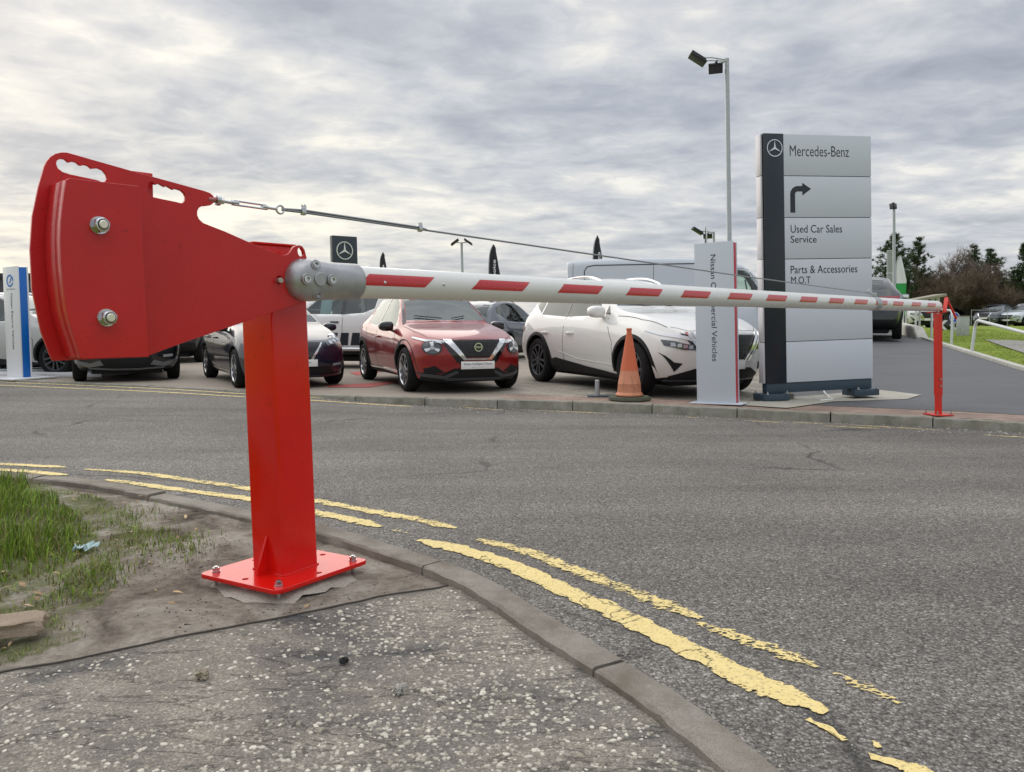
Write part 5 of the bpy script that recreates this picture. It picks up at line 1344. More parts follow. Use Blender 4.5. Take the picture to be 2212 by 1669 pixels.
# --- dark blue hatchback
S3 = dict(zm=[(0, 0), (.3, .29), (.8, .74), (1.0, .92), (1.15, 1.07), (1.56, 1.5), (2, 1.94)], w=0.89, r=0.32, ra=0.365, wheels=(1.38, -1.32), paint='p_navy', spokes=5, twist=0.4, rim=0.225,
    st=[(2.20, .20, .66, .80, .78, .58), (2.13, .18, .72, .86, .83, .64), (1.90, .17, .82, .94, .885, .70), (1.50, .17, .90, 1.02, .895, .73), (1.15, .17, .94, 1.08, .895, .73), (0.95, .17, .96, 1.13, .89, .71),
        (0.40, .17, .98, 1.42, .885, .60), (0.0, .17, .99, 1.54, .885, .57), (-0.7, .17, 1.01, 1.56, .885, .55), (-1.3, .18, 1.04, 1.50, .89, .54), (-1.8, .22, 1.06, 1.35, .88, .56), (-2.1, .30, 1.0, 1.12, .84, .62), (-2.2, .36, .88, .98, .78, .60)],
    nose=[(0.2, -0.08), (0.34, 0.0), (0.5, 0.02), (0.7, -0.02), (0.85, -0.12), (0.95, -0.2)], plan=(0.42, 0.22),
    windows=[('windscreen', 'front', [(-.655, 1.15), (.655, 1.15), (.54, 1.47), (-.54, 1.47)], 'glass_screen', 0.1),
             ('rear_window', 'rear', [(-.52, 1.14), (.52, 1.14), (.46, 1.42), (-.46, 1.42)], 'glass_dark', -1.2)] +
            side_windows([(.80, 1.03), (.36, 1.33), (.0, 1.465), (-.36, 1.49), (-.36, 1.04)], [(-.42, 1.045), (-.42, 1.49), (-.95, 1.46), (-1.3, 1.30), (-1.1, 1.09)]))
def detail_navy(c):
    B, K_, C_ = MAT['plastic'], MAT['blackgloss'], MAT['chrome']
    c.decal('grille', 'front', [(-.40, .80), (.40, .80), (.20, .50), (-.20, .50)], K_, 0.008, 0.02)
    for sg in (1, -1):
        vp = [(.36 * sg, .79), (.33 * sg, .79), (.14 * sg, .485), (.18 * sg, .47)]
        c.decal('grille_trim', 'front', vp if sg < 0 else vp[::-1], C_, 0.020, 0.03)
        d = [(.42 * sg, .80), (.60 * sg, .90), (.80 * sg, 1.0), (.83 * sg, .98), (.80 * sg, .86), (.70 * sg, .78), (.46 * sg, .73)]
        h = c.decal('headlight', 'front', d if sg < 0 else d[::-1], MAT['lens_dark'], 0.010, 0.02)[0]
        for k in range(3):
            y0 = (.52 + k * .09) * sg; c.decal('projector', 'front', ellipse(y0, .79 + k * .022, .034, .026, 12), MAT['lens'], 0.018, 0.01, 0.05, h)
        d = [(.56 * sg, .905), (.79 * sg, 1.005), (.82 * sg, .985), (.66 * sg, .90)]
        c.decal('running_light', 'front', d if sg < 0 else d[::-1], MAT['drl'], 0.018, 0.02)
        c.decal('fog_light', 'front', [(.56 * sg, .41), (.72 * sg, .43), (.72 * sg, .385), (.56 * sg, .37)][::-sg], MAT['lens'], 0.012, 0.02)
    c.decal('lower_bumper', 'front', [(-.50, .37), (.50, .37), (.62, .21), (-.62, .21)], B, 0.008, 0.03)
    c.strip('bumper_blade', 'front', [(-.74, .24), (-.5, .215), (.5, .215), (.74, .24)], .03, MAT['p_navy'], 0.022, 0.03)
    c.plate('front', 0.0, .435, .52, .112, MAT['plate_white'], [('Intelligent Choice', .044, .01, 'ink')], 0.022)
    for v in ('left', 'right'):
        c.decal('window_pillar', v, [(-.36, 1.04), (-.36, 1.49), (-.42, 1.49), (-.42, 1.04)], K_, 0.003, 0.01)
        c.strip('sill_trim', v, [(.95, .22), (.0, .235), (-.9, .25)], .02, C_, 0.010, 0.02)
        c.strip('mirror_base', v, [(.86, 1.0), (.74, 1.03)], .03, B, 0.006, 0.02)
    c.seams([(v, p) for v in ('left', 'right') for p in ([(.93, .30), (.92, .75), (.80, 1.0)], [(-.39, .28), (-.40, 1.02)], [(-.95, .8), (-1.15, 1.06)])])
    for hx in (-.22, -.98): c.handle(hx, .86, MAT['p_navy'])
    c.mirrors(.72, 1.06, MAT['p_navy'], (.16, .21, .15))
    c.decal('tail_light', 'rear', [(.50, .90), (.82, .98), (.80, .86), (.55, .80)], MAT['tail'], 0.01, 0.02, both=True)

# --- black SUV seen from the front
S4 = dict(S1, paint='p_black', w=0.92, r=0.36, ra=0.41, tw=0.225, rimmat='skid', plan=(0.22, 0.2))
S4['st'] = [(x, zb + .03, zs + .05, zt + .06, w * 1.02, wt * 1.04) for x, zb, zs, zt, w, wt in S1['st']]
S4.pop('zm'); S4['windows'] = [(n_, v_, [(a, b + .06) for a, b in p_], m_, x_) for n_, v_, p_, m_, x_ in S1['windows']]
def detail_black(c, back=True):
    B, K_, C_ = MAT['plastic'], MAT['blackgloss'], MAT['chrome']
    c.decal('grille', 'front', [(-.44, .94), (.44, .94), (.26, .62), (-.26, .62)], MAT['grille'], 0.010, 0.02)
    for sg in (1, -1):
        d = [(.50 * sg, .90), (.82 * sg, .98), (.80 * sg, .88), (.52 * sg, .80)]
        c.decal('headlight', 'front', d if sg < 0 else d[::-1], MAT['lens_dark'], 0.010, 0.02)
        c.decal('fog_light', 'front', [(.60 * sg, .50), (.76 * sg, .515), (.76 * sg, .465), (.60 * sg, .455)][::-sg], MAT['lens'], 0.014, 0.02)
        vp = [(.47 * sg, .94), (.42 * sg, .94), (.24 * sg, .62), (.28 * sg, .60)]
        c.decal('grille_trim', 'front', vp if sg < 0 else vp[::-1], C_, 0.020, 0.03)
        d = [(.88 * sg, .43), (.60 * sg, .36), (.44 * sg, .41), (.38 * sg, .33), (.62 * sg, .29), (.88 * sg, .38)]
        c.decal('bumper_skid', 'front', d if sg < 0 else d[::-1], MAT['skid2'], 0.016, 0.02)
    c.decal('lower_bumper', 'front', [(-.40, .50), (.40, .50), (.46, .26), (-.46, .26)], B, 0.010, 0.03)
    c.strip('skid_edge', 'front', [(-.62, .275), (-.2, .25), (.2, .25), (.62, .275)], .02, MAT['skid2'], 0.02, 0.02)
    c.plate('front', 0.0, .565, .52, .112, MAT['plate_white'], [], 0.022)
    for v in ('left', 'right'):
        c.arch(v, 1.29, .402, .46, B); c.arch(v, -1.346, .402, .46, B)
        c.decal('side_skirt', v, [(.90, .23), (.90, .31), (-.94, .33), (-.94, .23)], B, 0.012, 0.02, 0.1)
    for hx in (-.24,): c.handle(hx, .95, MAT['p_black'])
    c.mirrors(.60, 1.14, MAT['blackgloss'], (.16, .21, .16))
    c.decal('tail_light', 'rear', [(.42, 1.04), (.84, 1.08), (.82, .92), (.52, .95)], MAT['tail'], 0.012, 0.02, both=True)
    for v in ('left', 'right'): c.decal('tail_light', v, [(-1.70, 1.10), (-1.98, 1.07), (-2.0, .94), (-1.86, .96)], MAT['tail'], 0.012, 0.02)
    c.decal('rear_bumper', 'rear', [(-.80, .50), (.80, .50), (.80, .26), (-.80, .26)], B, 0.012, 0.03)
MAT['skid2'] = simple('grey_skid_trim', (0.20, 0.21, 0.23), 0.35, 0.4)

# --- double-cab pickup
S5 = dict(w=0.925, r=0.37, ra=0.43, wheels=(1.60, -1.55), paint='p_white', spokes=6, rim=0.24, rimmat='alloy', plan=(0.25, 0.05), seats=(0.15, -0.75), dash_x=0.95, dash_z=1.10, seat_z=.75,
    st=[(2.60, .42, .95, 1.08, .84, .68), (2.50, .38, 1.0, 1.13, .88, .72), (2.15, .36, 1.06, 1.18, .92, .76), (1.60, .36, 1.10, 1.22, .925, .78), (1.25, .36, 1.12, 1.26, .925, .78), (1.05, .36, 1.13, 1.32, .92, .76),
        (0.60, .36, 1.14, 1.66, .92, .64), (0.25, .36, 1.15, 1.79, .92, .61), (-0.4, .36, 1.17, 1.82, .92, .60), (-0.95, .36, 1.20, 1.80, .92, .60), (-1.06, .36, 1.20, 1.76, .92, .61), (-1.16, .38, 1.18, 1.24, .92, .80), (-1.3, .38, 1.18, 1.22, .92, .84), (-2.5, .42, 1.18, 1.22, .92, .84), (-2.62, .46, 1.14, 1.18, .90, .82)],
    tail=[(0.2, 0), (2, 0)],
    windows=[('windscreen', 'front', [(-.69, 1.34), (.69, 1.34), (.58, 1.70), (-.58, 1.70)], 'glass_screen', 0.2)] +
            side_windows([(.86, 1.22), (.50, 1.55), (.22, 1.70), (-.10, 1.73), (-.10, 1.21)], [(-.18, 1.21), (-.18, 1.73), (-.85, 1.73), (-.93, 1.66), (-.86, 1.34), (-.60, 1.24)], 'glass', 'glass_dark'))
def detail_pickup(c):
    B, K_, C_ = MAT['plastic'], MAT['blackgloss'], MAT['chrome']
    for v in ('left', 'right'):
        c.decal('window_pillar', v, [(-.10, 1.21), (-.10, 1.73), (-.18, 1.73), (-.18, 1.21)], K_, 0.003, 0.01)
        c.arch(v, 1.60, .42, .48, B); c.arch(v, -1.55, .42, .48, B)
        st_ = c.decal('side_decal', v, [(.55, .52), (.50, .80), (.36, .80), (.30, .52)], MAT['ink'], 0.003, 0.008)
        for k in range(4):
            x0 = .16 - k * .26; c.decal('side_decal', v, [(x0 + .04, .52), (x0 - .02, .80), (x0 - .20, .80), (x0 - .16, .52)], MAT['ink'], 0.003, 0.008)
    c.seams([(v, p) for v in ('left', 'right') for p in ([(1.08, .50), (1.05, 1.0), (.92, 1.2)], [(-.14, .48), (-.14, 1.19)], [(-1.0, .9), (-.95, 1.2)], [(-1.10, .45), (-1.12, 1.2)])])
    for hx in (.04, -.80): c.handle(hx, 1.04, MAT['blackgloss'])
    bm = BM()
    for sg in (-1, 1):
        add_tube(bm, [Vector((1.05, sg * .98, .44)), Vector((-.95, sg * .98, .44))], 0.04, 10)
        for x in (.8, 0, -.8): add_tube(bm, [Vector((x, sg * .98, .44)), Vector((x, sg * .78, .50))], 0.02, 6)
    obj('side_step', bm, C_, c.root, 40)
    c.mirrors(.95, 1.30, MAT['chrome'], (.16, .24, .20))
    c.decal('headlight', 'front', [(.50, .98), (.84, 1.05), (.84, .90), (.52, .86)], MAT['lens'], 0.012, 0.02, both=True)
    c.decal('grille', 'front', [(-.46, 1.0), (.46, 1.0), (.40, .66), (-.40, .66)], MAT['grille'], 0.012, 0.02)
    bm = BM(); hh = c.ray('left', (.3, 1.42))[0]; add_box(bm, hh + Vector((0, -.035, -.03)), (.26, .004, .36), Matrix.Rotation(R(18), 3, 'X'), 0)
    obj('price_sheet', bm, MAT['paper'], c.root, 0)

# --- panel van
S6 = dict(w=0.98, r=0.34, ra=0.39, wheels=(1.75, -1.70), paint='p_silver', spokes=5, rim=0.22, rimmat='skid2', plan=(0.30, 0.04), seats=(1.0,), dash_x=1.75, dash_z=1.30, seat_z=.85,
    st=[(2.62, .30, .86, 1.02, .88, .70), (2.52, .26, .94, 1.12, .93, .76), (2.25, .25, 1.08, 1.26, .97, .80), (1.95, .25, 1.16, 1.42, .98, .80), (1.60, .25, 1.20, 1.82, .98, .76), (1.25, .25, 1.22, 2.18, .98, .76), (0.95, .25, 1.22, 2.33, .98, .78), (0.2, .25, 1.22, 2.40, .98, .80), (-1.0, .25, 1.22, 2.42, .98, .80), (-2.0, .26, 1.22, 2.40, .98, .80), (-2.5, .28, 1.22, 2.37, .97, .79), (-2.62, .32, 1.22, 2.33, .95, .77)],
    nose=[(0.2, -0.08), (0.4, 0.0), (0.7, 0.0), (1.0, -0.1)], tail=[(0.2, 0), (1.2, 0.0), (2.4, 0.05)],
    windows=[('windscreen', 'front', [(-.76, 1.45), (.76, 1.45), (.68, 2.10), (-.68, 2.10)], 'glass_screen', 0.8)] +
            [('side_window', v, [(1.72, 1.30), (1.50, 1.64), (1.30, 1.96), (1.18, 2.04), (.62, 2.06), (.62, 1.29)], 'glass', None) for v in ('left', 'right')])
def detail_van(c):
    B, K_, C_ = MAT['plastic'], MAT['blackgloss'], MAT['chrome']
    for v in ('left', 'right'):
        c.strip('body_moulding', v, [(.50, 2.20), (-2.0, 2.20), (-2.16, 2.17), (-2.22, 2.08), (-2.22, 1.3)], .022, MAT['ink'], 0.004, 0.012)
        c.strip('sliding_rail', v, [(-.75, 1.20), (-2.4, 1.20)], .03, B, 0.006, 0.012)
        c.arch(v, 1.75, .385, .43, B); c.arch(v, -1.70, .385, .43, B)
        c.strip('window_bar', v, [(1.42, 1.30), (1.30, 1.93)], .03, K_, 0.006, 0.012)
    c.seams([(v, p) for v in ('left', 'right') for p in ([(.55, .40), (.55, 2.2)], [(-.70, .40), (-.70, 2.2)], [(-2.5, .45), (-2.48, 2.25)], [(1.75, .8), (1.80, 1.25), (1.28, 2.06), (.55, 2.14)])])
    c.handle(.72, 1.12, B); c.mirrors(1.58, 1.42, MAT['p_silver'], (.18, .24, .30))
    c.decal('headlight', 'front', [(.52, .98), (.86, 1.16), (.90, .96), (.58, .84)], MAT['lens'], 0.012, 0.02, both=True)
    c.decal('lower_bumper', 'front', [(-.84, .55), (.84, .55), (.86, .28), (-.86, .28)], B, 0.012, 0.03)
    c.decal('grille', 'front', [(-.46, .98), (.46, .98), (.40, .72), (-.40, .72)], MAT['grille'], 0.012, 0.02)
    c.decal('rear_light', 'rear', [(.84, 1.3), (.93, 1.3), (.93, .9), (.84, .9)], MAT['tail'], 0.012, 0.02, both=True)

FORW = lambda a: math.atan2(-math.cos(R(a)), math.sin(R(a)))      # heading towards the viewer and a degrees to the right
def head(a): return math.atan2(-math.cos(R(a)), math.sin(R(a)))
def put(c, px, wheel, ang, k=0.92, z=None):
    """rest the tyre (index front/rear, side) on the ground point under a picture position"""
    p = on(px[0], px[1], zyard); S = c.S
    loc = Vector((S['wheels'][wheel[0]], wheel[1] * (S['w'] - 0.05), 0)); h = head(ang)
    q = Matrix.Rotation(h, 3, 'Z') @ loc
    c.place(p.x - q.x * k, p.y - q.y * k, p.z if z is None else z, h, k)
    return c
car = Car(S1, 'parked_car', 'glossy red crossover with black roof mirrors and round headlights facing the road', 'car', 'cars parked in the dealer yard')
detail_red(car); pillars(car, (.80, .72, 1.03), (.20, .60, 1.47), .06); put(car, (876, 846), (0, -1), 24)
suv = Car(S2, 'parked_car', 'white SUV facing the road behind the orange cone, chrome roof rails', 'car', 'cars parked in the dealer yard')
detail_white(suv); put(suv, (1366, 856), (0, -1), 25, 1.0)
navy = Car(S3, 'parked_car', 'dark blue hatchback behind the red barrier post, nose towards the road', 'car', 'cars parked in the dealer yard')
detail_navy(navy); put(navy, (510, 838), (0, -1), 31, 0.90)
blk = Car(S4, 'parked_car', 'black SUV seen nose on below the red counterweight', 'car', 'cars parked in the dealer yard')
detail_black(blk); put(blk, (164, 824), (0, -1), 26.5, 0.87)
pick = Car(S5, 'pickup_truck', 'white double cab pickup with black slanted side stripes behind the cars', 'pickup')
detail_pickup(pick)
van = Car(S6, 'panel_van', 'tall silver blue panel van standing behind the white SUV', 'van')
detail_van(van)
# pickup stands across, nose to the left; van across, nose to the right
p = at_y(742, 700, 16.6); pick.place(p.x + 0.15, p.y, 0.1, R(172), 0.93)
p = at_y(1450, 700, 17.8); van.place(p.x + 0.36, p.y, 0.1, R(-14), 1.03)

# further cars: copies of the built ones with their own paint
def recolour(o, old, new):
    for ch in [o] + kids(o):
        if ch != o: recolour(ch, old, new)
    if o.type == 'MESH' and any(m == MAT[old] for m in o.data.materials):
        o.data = o.data.copy()
        for i, m in enumerate(o.data.materials):
            if m == MAT[old]: o.data.materials[i] = MAT[new]
def clone(c, label, paint, loc, h, name=None, group='cars parked in the dealer yard', sc_=0.93):
    r = copy_tree(c.root); r['label'] = label; r['group'] = group
    recolour(r, c.S['paint'], paint); r.location = loc; r.rotation_euler = (0, 0, h); r.scale = (sc_,) * 3
    return r
def gat(u, y): p = at_y(u, 700, y); p.z = zyard(p.x, p.y); return p
clone(suv, 'slate grey SUV seen from behind, between the red crossover and the white SUV', 'p_grey', gat(1078, 20.5) + Vector((0, 0, 0.0)), R(66))
clone(blk, 'dark vehicle with yellow rear plate, behind the gap beside the black SUV', 'p_black', gat(390, 19.5), R(100))
clone(suv, 'pale grey electric car standing on the display frame at the far left', 'p_lgrey', gat(55, 14.4), R(-8))
clone(blk, 'dark SUV with red tail lamp parked on the side road beyond the tall sign', 'p_dred', gat(1856, 21.5) + Vector((.9, 1.6, .05)), R(63), sc_=1.1)
for i, (u, y, cc, pa_, lb) in enumerate(((1937, 36, suv, 'p_white', 'white car nearest in the far row beyond the tall sign'), (1950, 43, blk, 'p_black', 'dark car in the middle of the far row by the railings'), (1962, 52, suv, 'p_lgrey', 'last pale car of the far row, beside the railings'))):
    clone(cc, lb, pa_, gat(u, y), head(12))
clone(navy, 'dark car beyond the black and white chevron sign', 'p_navy', gat(2048, 57), R(200))
clone(blk, 'dark SUV parked beyond the right hand railing, left of the white van', 'p_grey', gat(2152, 53), R(215))
clone(van, 'white van parked at the far right behind the railing', 'p_white', gat(2222, 57), R(200), sc_=0.9)
clone(suv, 'silver car in front of the white van at the far right edge', 'p_silver', gat(2214, 52), R(205))

# ------------------------------------------------------------------ signs
def fit_text(body, M, x0, x1, zc, h, ext=0.0015, serif=False, bold=0.0, align='LEFT'):
    me = text_mesh(body, 1.0, Matrix(), ext, align, 1, 1, bold)
    xs = [v.co.x for v in me.vertices]; ys = [v.co.y for v in me.vertices]
    a, b, c, d = min(xs), max(xs), min(ys), max(ys)
    ky = h / (d - c); kx = (x1 - x0) / (b - a)
    me.transform(M @ Matrix.Translation((x0, zc, 0)) @ Matrix.Diagonal((kx, ky, 1, 1)) @ Matrix.Translation((-a, -(c + d) / 2, 0)))
    return me
def star_logo(bm, M, cx, cz, r, t0=0.0, t1=0.006, mi=0):
    add_prism(bm, ringp(cx, cz, r * 0.905, r, 0, 180, 24), M, t0, t1, mi); add_prism(bm, ringp(cx, cz, r * 0.905, r, 180, 360, 24), M, t0, t1, mi)
    P = []
    for k in range(3):
        a = R(90 + 120 * k); P.append((cx + math.cos(a) * r * 0.93, cz + math.sin(a) * r * 0.93)); a += R(60); P.append((cx + math.cos(a) * r * 0.125, cz + math.sin(a) * r * 0.125))
    add_prism(bm, P, M, t0, t1 + 0.001, mi)
FRONT = frame((0, 0, 0), (1, 0, 0), (0, 0, 1), (0, -1, 0))        # sign-face coordinates: x along, y up, z out
class Sign:
    def __init__(s, name, label, px_left, d_left, px_right, d_right, lean, cat='sign', zground=None):
        O = at_y(*px_left, d_left); Q = at_y(*px_right, d_right); rz = math.atan2(Q.y - O.y, Q.x - O.x)
        s.w = math.hypot(Q.x - O.x, Q.y - O.y)
        s.zb = O.z - (zground if zground is not None else O.z)
        s.root = thing(name, label, cat, (O.x, O.y, O.z - s.zb), rz, None, lean)
        s.M = Matrix.Translation(s.root.location) @ s.root.rotation_euler.to_matrix().to_4x4(); s.I = s.M.inverted()
        s.N = (s.M.to_3x3() @ Vector((0, -1, 0))).normalized(); s.O = O
    def l(s, u, v):
        p = s.I @ on_plane(u, v, s.O, s.N); return p.x, p.z
# tall totem
T = Sign('totem_sign', 'tall silver totem with dark edge strip, star emblem and bent arrow', (1657, 830), 9.1, (1887, 820), 9.41, 0.03, 'sign', 0.112)
zt_ = T.l(1646, 288)[1]; zb_ = T.zb; W_ = T.w; ws = T.l(1698, 740)[0]; D_ = 0.13
hp = (zt_ - zb_) / 6
bm = BM(); add_box(bm, (ws / 2 + 0.004, D_ / 2, (zt_ + zb_) / 2), (ws - 0.004, D_ + 0.004, zt_ - zb_), None, 0.004)
strip = obj('dark_strip', bm, MAT['navy_black'], T.root, 30)
for k in range(6):
    bm = BM(); add_box(bm, ((ws + W_) / 2 + 0.002, D_ / 2, zb_ + hp * (k + .5)), (W_ - ws - 0.004, D_, hp - 0.008), None, 0.003)
    obj('sign_panel', bm, MAT['silver'], T.root, 30)
    bm = BM(); add_box(bm, (-0.012, D_ / 2 + .01, zb_ + hp * (k + .5)), (0.024, D_ * 0.8, hp - 0.006), None, 0.003)
    obj('side_panel', bm, MAT['silver_side'], T.root, 30)
bm = BM(); add_box(bm, ((W_ + ws) / 2, D_ / 2, (zt_ + zb_) / 2), (W_ - ws - 0.02, D_ - 0.02, zt_ - zb_ - 0.02)); obj('core', bm, MAT['ink'], T.root, 0)
bm = BM(); add_box(bm, (W_ / 2, D_ / 2, zb_ - 0.06), (W_ - 0.02, D_ * 0.8, 0.118), None, 0.004)
obj('base_beam', bm, MAT['steelblue'], T.root, 30)
for fx in (0.10, W_ - 0.13):
    bm = BM(); zl_ = zb_ - 0.12
    add_box(bm, (fx, D_ / 2, zl_ / 2 + .02), (0.12, 0.09, zl_), None, 0.003); add_box(bm, (fx, D_ / 2, 0.04), (0.34, 0.26, 0.08), None, 0.006)
    ft = obj('foot', bm, MAT['steelblue'], T.root, 30)
    bm = BM()
    for sx in (-.13, .13):
        for sy in (-.07, .2): hexnut(bm, (fx + sx, sy, 0.08), (0, 0, 1), 0.016, 0.014); add_cyl(bm, (fx + sx, sy, .08), (fx + sx, sy, .115), 0.008, n=8)
    obj('anchor_bolt', bm, MAT['galv'], ft, 30)
def tpart(name, me, mat, parent, smooth=0): return obj_me(name, me, mat, parent, smooth)
FM = FRONT.copy()
def tt(body, px0, px1, v, hpx):
    x0, z0 = T.l(px0, v); x1, _ = T.l(px1, v); h = T.l(px0, v - hpx / 2)[1] - T.l(px0, v + hpx / 2)[1]
    me = fit_text(body, FM, x0, x1, z0, h, 0.001); me.transform(Matrix.Translation((0, -0.0008, 0))); tpart('lettering', me, MAT['ink'], T.root)
tt('Used Car Sales', 1708, 1819, 495, 17); tt('Service', 1708, 1764, 517.5, 15.5)
tt('Parts & Accessories', 1708, 1852, 583, 17); tt('M.O.T', 1709, 1751, 606, 15.5)
# serif name: thin letters with small slab serifs
x0, z0 = T.l(1706, 326); x1, _ = T.l(1834, 328); hh = T.l(1706, 315)[1] - T.l(1706, 338)[1]
me = fit_text('Mercedes-Benz', FM, x0, x1, z0, hh, 0.001, bold=-0.006)
bm = BM(); bm.from_mesh(me); bpy.data.meshes.remove(me)
bmesh.ops.translate(bm, verts=bm.verts, vec=(0, -0.0008, 0))
obj('lettering', bm, MAT['ink'], T.root, 0)
bm = BM(); cx, cz = T.l(1673, 320.5); rr_ = (T.l(1690, 320)[0] - T.l(1656.5, 320)[0]) / 2
star_logo(bm, FM, cx, cz, rr_, -0.003, 0.008); obj('emblem', fixn(bm), MAT['chrome'], T.root, 30)
bm = BM()
ax, az = T.l(1707.5, 460); bx, bz = T.l(1752, 408.5); sw = T.l(1718, 460)[0] - ax; top = bz + sw / 2; rad = 0.10
P = [(ax, az), (ax, top - rad)] + [(ax + rad - rad * math.cos(R(a)), top - rad + rad * math.sin(R(a))) for a in (20, 45, 70)] + [(ax + rad, top), (T.l(1733, 400)[0], top), (T.l(1733, 400)[0], T.l(1733, 395.5)[1]), (bx, bz), (T.l(1733, 400)[0], T.l(1733, 423)[1]), (T.l(1733, 400)[0], top - sw), (ax + rad, top - sw)] + [(ax + rad - (rad - sw) * math.cos(R(a)), top - rad + (rad - sw) * math.sin(R(a))) for a in (70, 45, 20)] + [(ax + sw, top - rad), (ax + sw, az)]
me = plate_mesh(P, [], 0.002); me.transform(FM); me.transform(Matrix.Translation((0, -0.0008, 0))); tpart('arrow', me, MAT['ink'], T.root)

def totem(name, label, pl_, dl, pr_, dr, lean, hgt_px, side_mat, face_mat, text, tx, tz0, tz1, tw_, depth, base=True):
    s = Sign(name, label, pl_, dl, pr_, dr, lean)
    ht = s.l(*hgt_px)[1]; w = s.w
    bm = BM(); add_box(bm, (w / 2, 0.012, ht / 2 + 0.006), (w, 0.024, ht - 0.012), None, 0.002); fc = obj('face_panel', bm, face_mat, s.root, 30)
    bm = BM(); add_box(bm, (w / 2 - 0.002, 0.026 + depth / 2, ht / 2), (w - 0.006, depth, ht - 0.03), None, 0.002); obj('side_band', bm, side_mat, s.root, 30)
    bm = BM(); add_box(bm, (w / 2, 0.04 + depth, ht / 2), (w, 0.024, ht - 0.012), None, 0.002); obj('back_panel', bm, face_mat, s.root, 30)
    if base:
        bm = BM(); add_box(bm, (w / 2, depth / 2 + .02, 0.006), (w * 1.35, depth * 2.3, 0.012), None, 0.003); obj('base_plate', bm, MAT['silver'], s.root, 30)
    M = FM @ Matrix.Translation((tx * w, 0, 0)) @ Matrix.Rotation(R(-90), 4, 'Z')
    me = fit_text(text, Matrix(), 0, (tz1 - tz0) * ht, 0, tw_ * w, 0.001); me.transform(FM @ Matrix.Translation((tx * w, tz1 * ht, 0.0008)) @ Matrix.Rotation(R(-90), 4, 'Z'))
    tpart('lettering', me, MAT['ink'], fc); return s, fc, w, ht
dl = on(1506, 872, zfk).y
totem('totem_sign', 'short silver totem with red edge and vertical lettering, beside the orange cone', (1506, 872), dl, (1589, 873.5), dl / 1.029, 0.03, (1506, 527), MAT['signred'], MAT['silver'], 'Nissan Commercial Vehicles', .49, .265, .925, .135, .10)
O = at_z(15.7, 818, 0.1); t_ = R(-30); Q = Vector((O.x + .455 * math.cos(t_), O.y + .455 * math.sin(t_), O.z)); 
s3, f3, w3, h3 = totem('totem_sign', 'white and blue totem with vertical lettering at the far left', (15.7, 818), O.y, (47.3, 818), Q.y, 0.014, (6, 578), MAT['signblue'], MAT['signwhite'], 'Nissan Electric Vehicles', .54, .265, .76, .13, .12, False)
bm = BM(); cx, cz, re = w3 * .47, h3 * .875, .105                 # round blue e emblem
add_prism(bm, ringp(cx, cz, re * .72, re, 62, 338, 26), FM, 0.0005, 0.004)
add_prism(bm, ringp(cx, cz, re * .72, re, -5, 50, 10), FM, 0.0005, 0.004)
add_prism(bm, [(cx - re * .2, cz - re * .30), (cx - re * .02, cz - re * .42), (cx + re * .62, cz + re * .46), (cx + re * .40, cz + re * .62)], FM, 0.0005, 0.0045)
obj('emblem', fixn(bm), MAT['emblemblue'], f3, 0)
tpart('lettering', fit_text('ZERO EMISSION', FM @ Matrix.Translation((0, 0, 0.0008)), w3 * .2, w3 * .8, h3 * .80, 0.028, 0.001), MAT['greytext'], f3)
bm = BM(); add_box(bm, (w3 / 2, .09, .012), (w3 * 2.2, .75, .024), None, .004); obj('base_plate', bm, MAT['signwhite'], s3.root, 30)
# far black pylon with the star
P = Sign('pylon_sign', 'black pylon showing a white star emblem, rising behind the boom clamp', (724, 690), 52, (777, 690), 53.2, 0.02, 'sign', 0.1)
ht = P.l(720.5, 509)[1]; w = P.w
bm = BM(); add_box(bm, (w / 2, .2, ht / 2), (w, .4, ht), None, .02); pb = obj('panel', bm, MAT['navy'], P.root, 30)
bm = BM(); add_box(bm, (w / 2, .2, .1), (w * .8, .6, .2), None, .02); obj('plinth', bm, MAT['pad'], P.root, 30)
bm = BM(); cx, cz = P.l(744.5, 542); star_logo(bm, FM, cx, cz, w * .33, 0.0, .05); obj('emblem', fixn(bm), MAT['signwhite'], P.root, 0)

# ------------------------------------------------------------------ cone, stub post, cable, stone, litter
cb_ = on(1360, 865, zfk)
ct = thing('traffic_cone', 'tall faded orange traffic cone on a mossy black base by the kerb', 'cone', (cb_.x, cb_.y + .02, 0.106), 0, None, 0.01)
t = NT('faded_orange_cone'); v = t.vec('Object'); sp = t.n('ShaderNodeSeparateXYZ'); t.l(v, sp.inputs[0])
oc = t.mix(t.noise(v, 5, 5, .6), (0.58, 0.115, 0.045), (0.66, 0.175, 0.075))
pale = t.ramp(t.math('ADD', sp.outputs[2], t.math('MULTIPLY', t.noise(v, 14, 4), .03)), [(0.372, 1), (0.382, 0)])
oc = t.mix(t.math('MULTIPLY', pale, .8), oc, (0.60, 0.27, 0.155))
dirt = t.ramp(t.noise(t.vec('Object', (1, 1, .35)), 9, 6, .7), [(0.5, 0), (.72, 1)])
oc = t.mix(t.math('MULTIPLY', t.math('MULTIPLY', dirt, pale), .65), oc, (0.17, 0.10, 0.055))
t.set(col=oc, rough=.62, normal=t.bump(t.noise(v, 30, 4), .1, .01)); MAT['cone'] = t.m
bm = BM(); add_lathe(bm, [(0.0, .055), (.165, .055), (.168, .07), (.158, .085), (.145, .10), (.137, .2), (.138, .205), (.135, .21), (.105, .38), (.075, .56), (.042, .76), (.030, .832), (.030, .85), (.034, .86), (.034, .878), (.024, .878), (.022, .83)], Matrix(), 36)
obj('cone_body', fixn(bm), MAT['cone'], ct, 30)
bm = BM(); add_prism(bm, [(.27 * math.cos(R(22.5 + 45 * k)), .27 * math.sin(R(22.5 + 45 * k))) for k in range(8)], Matrix(), 0.0, .045)
bmesh.ops.bevel(bm, geom=bm.edges[:], offset=.012, segments=2, affect='EDGES')
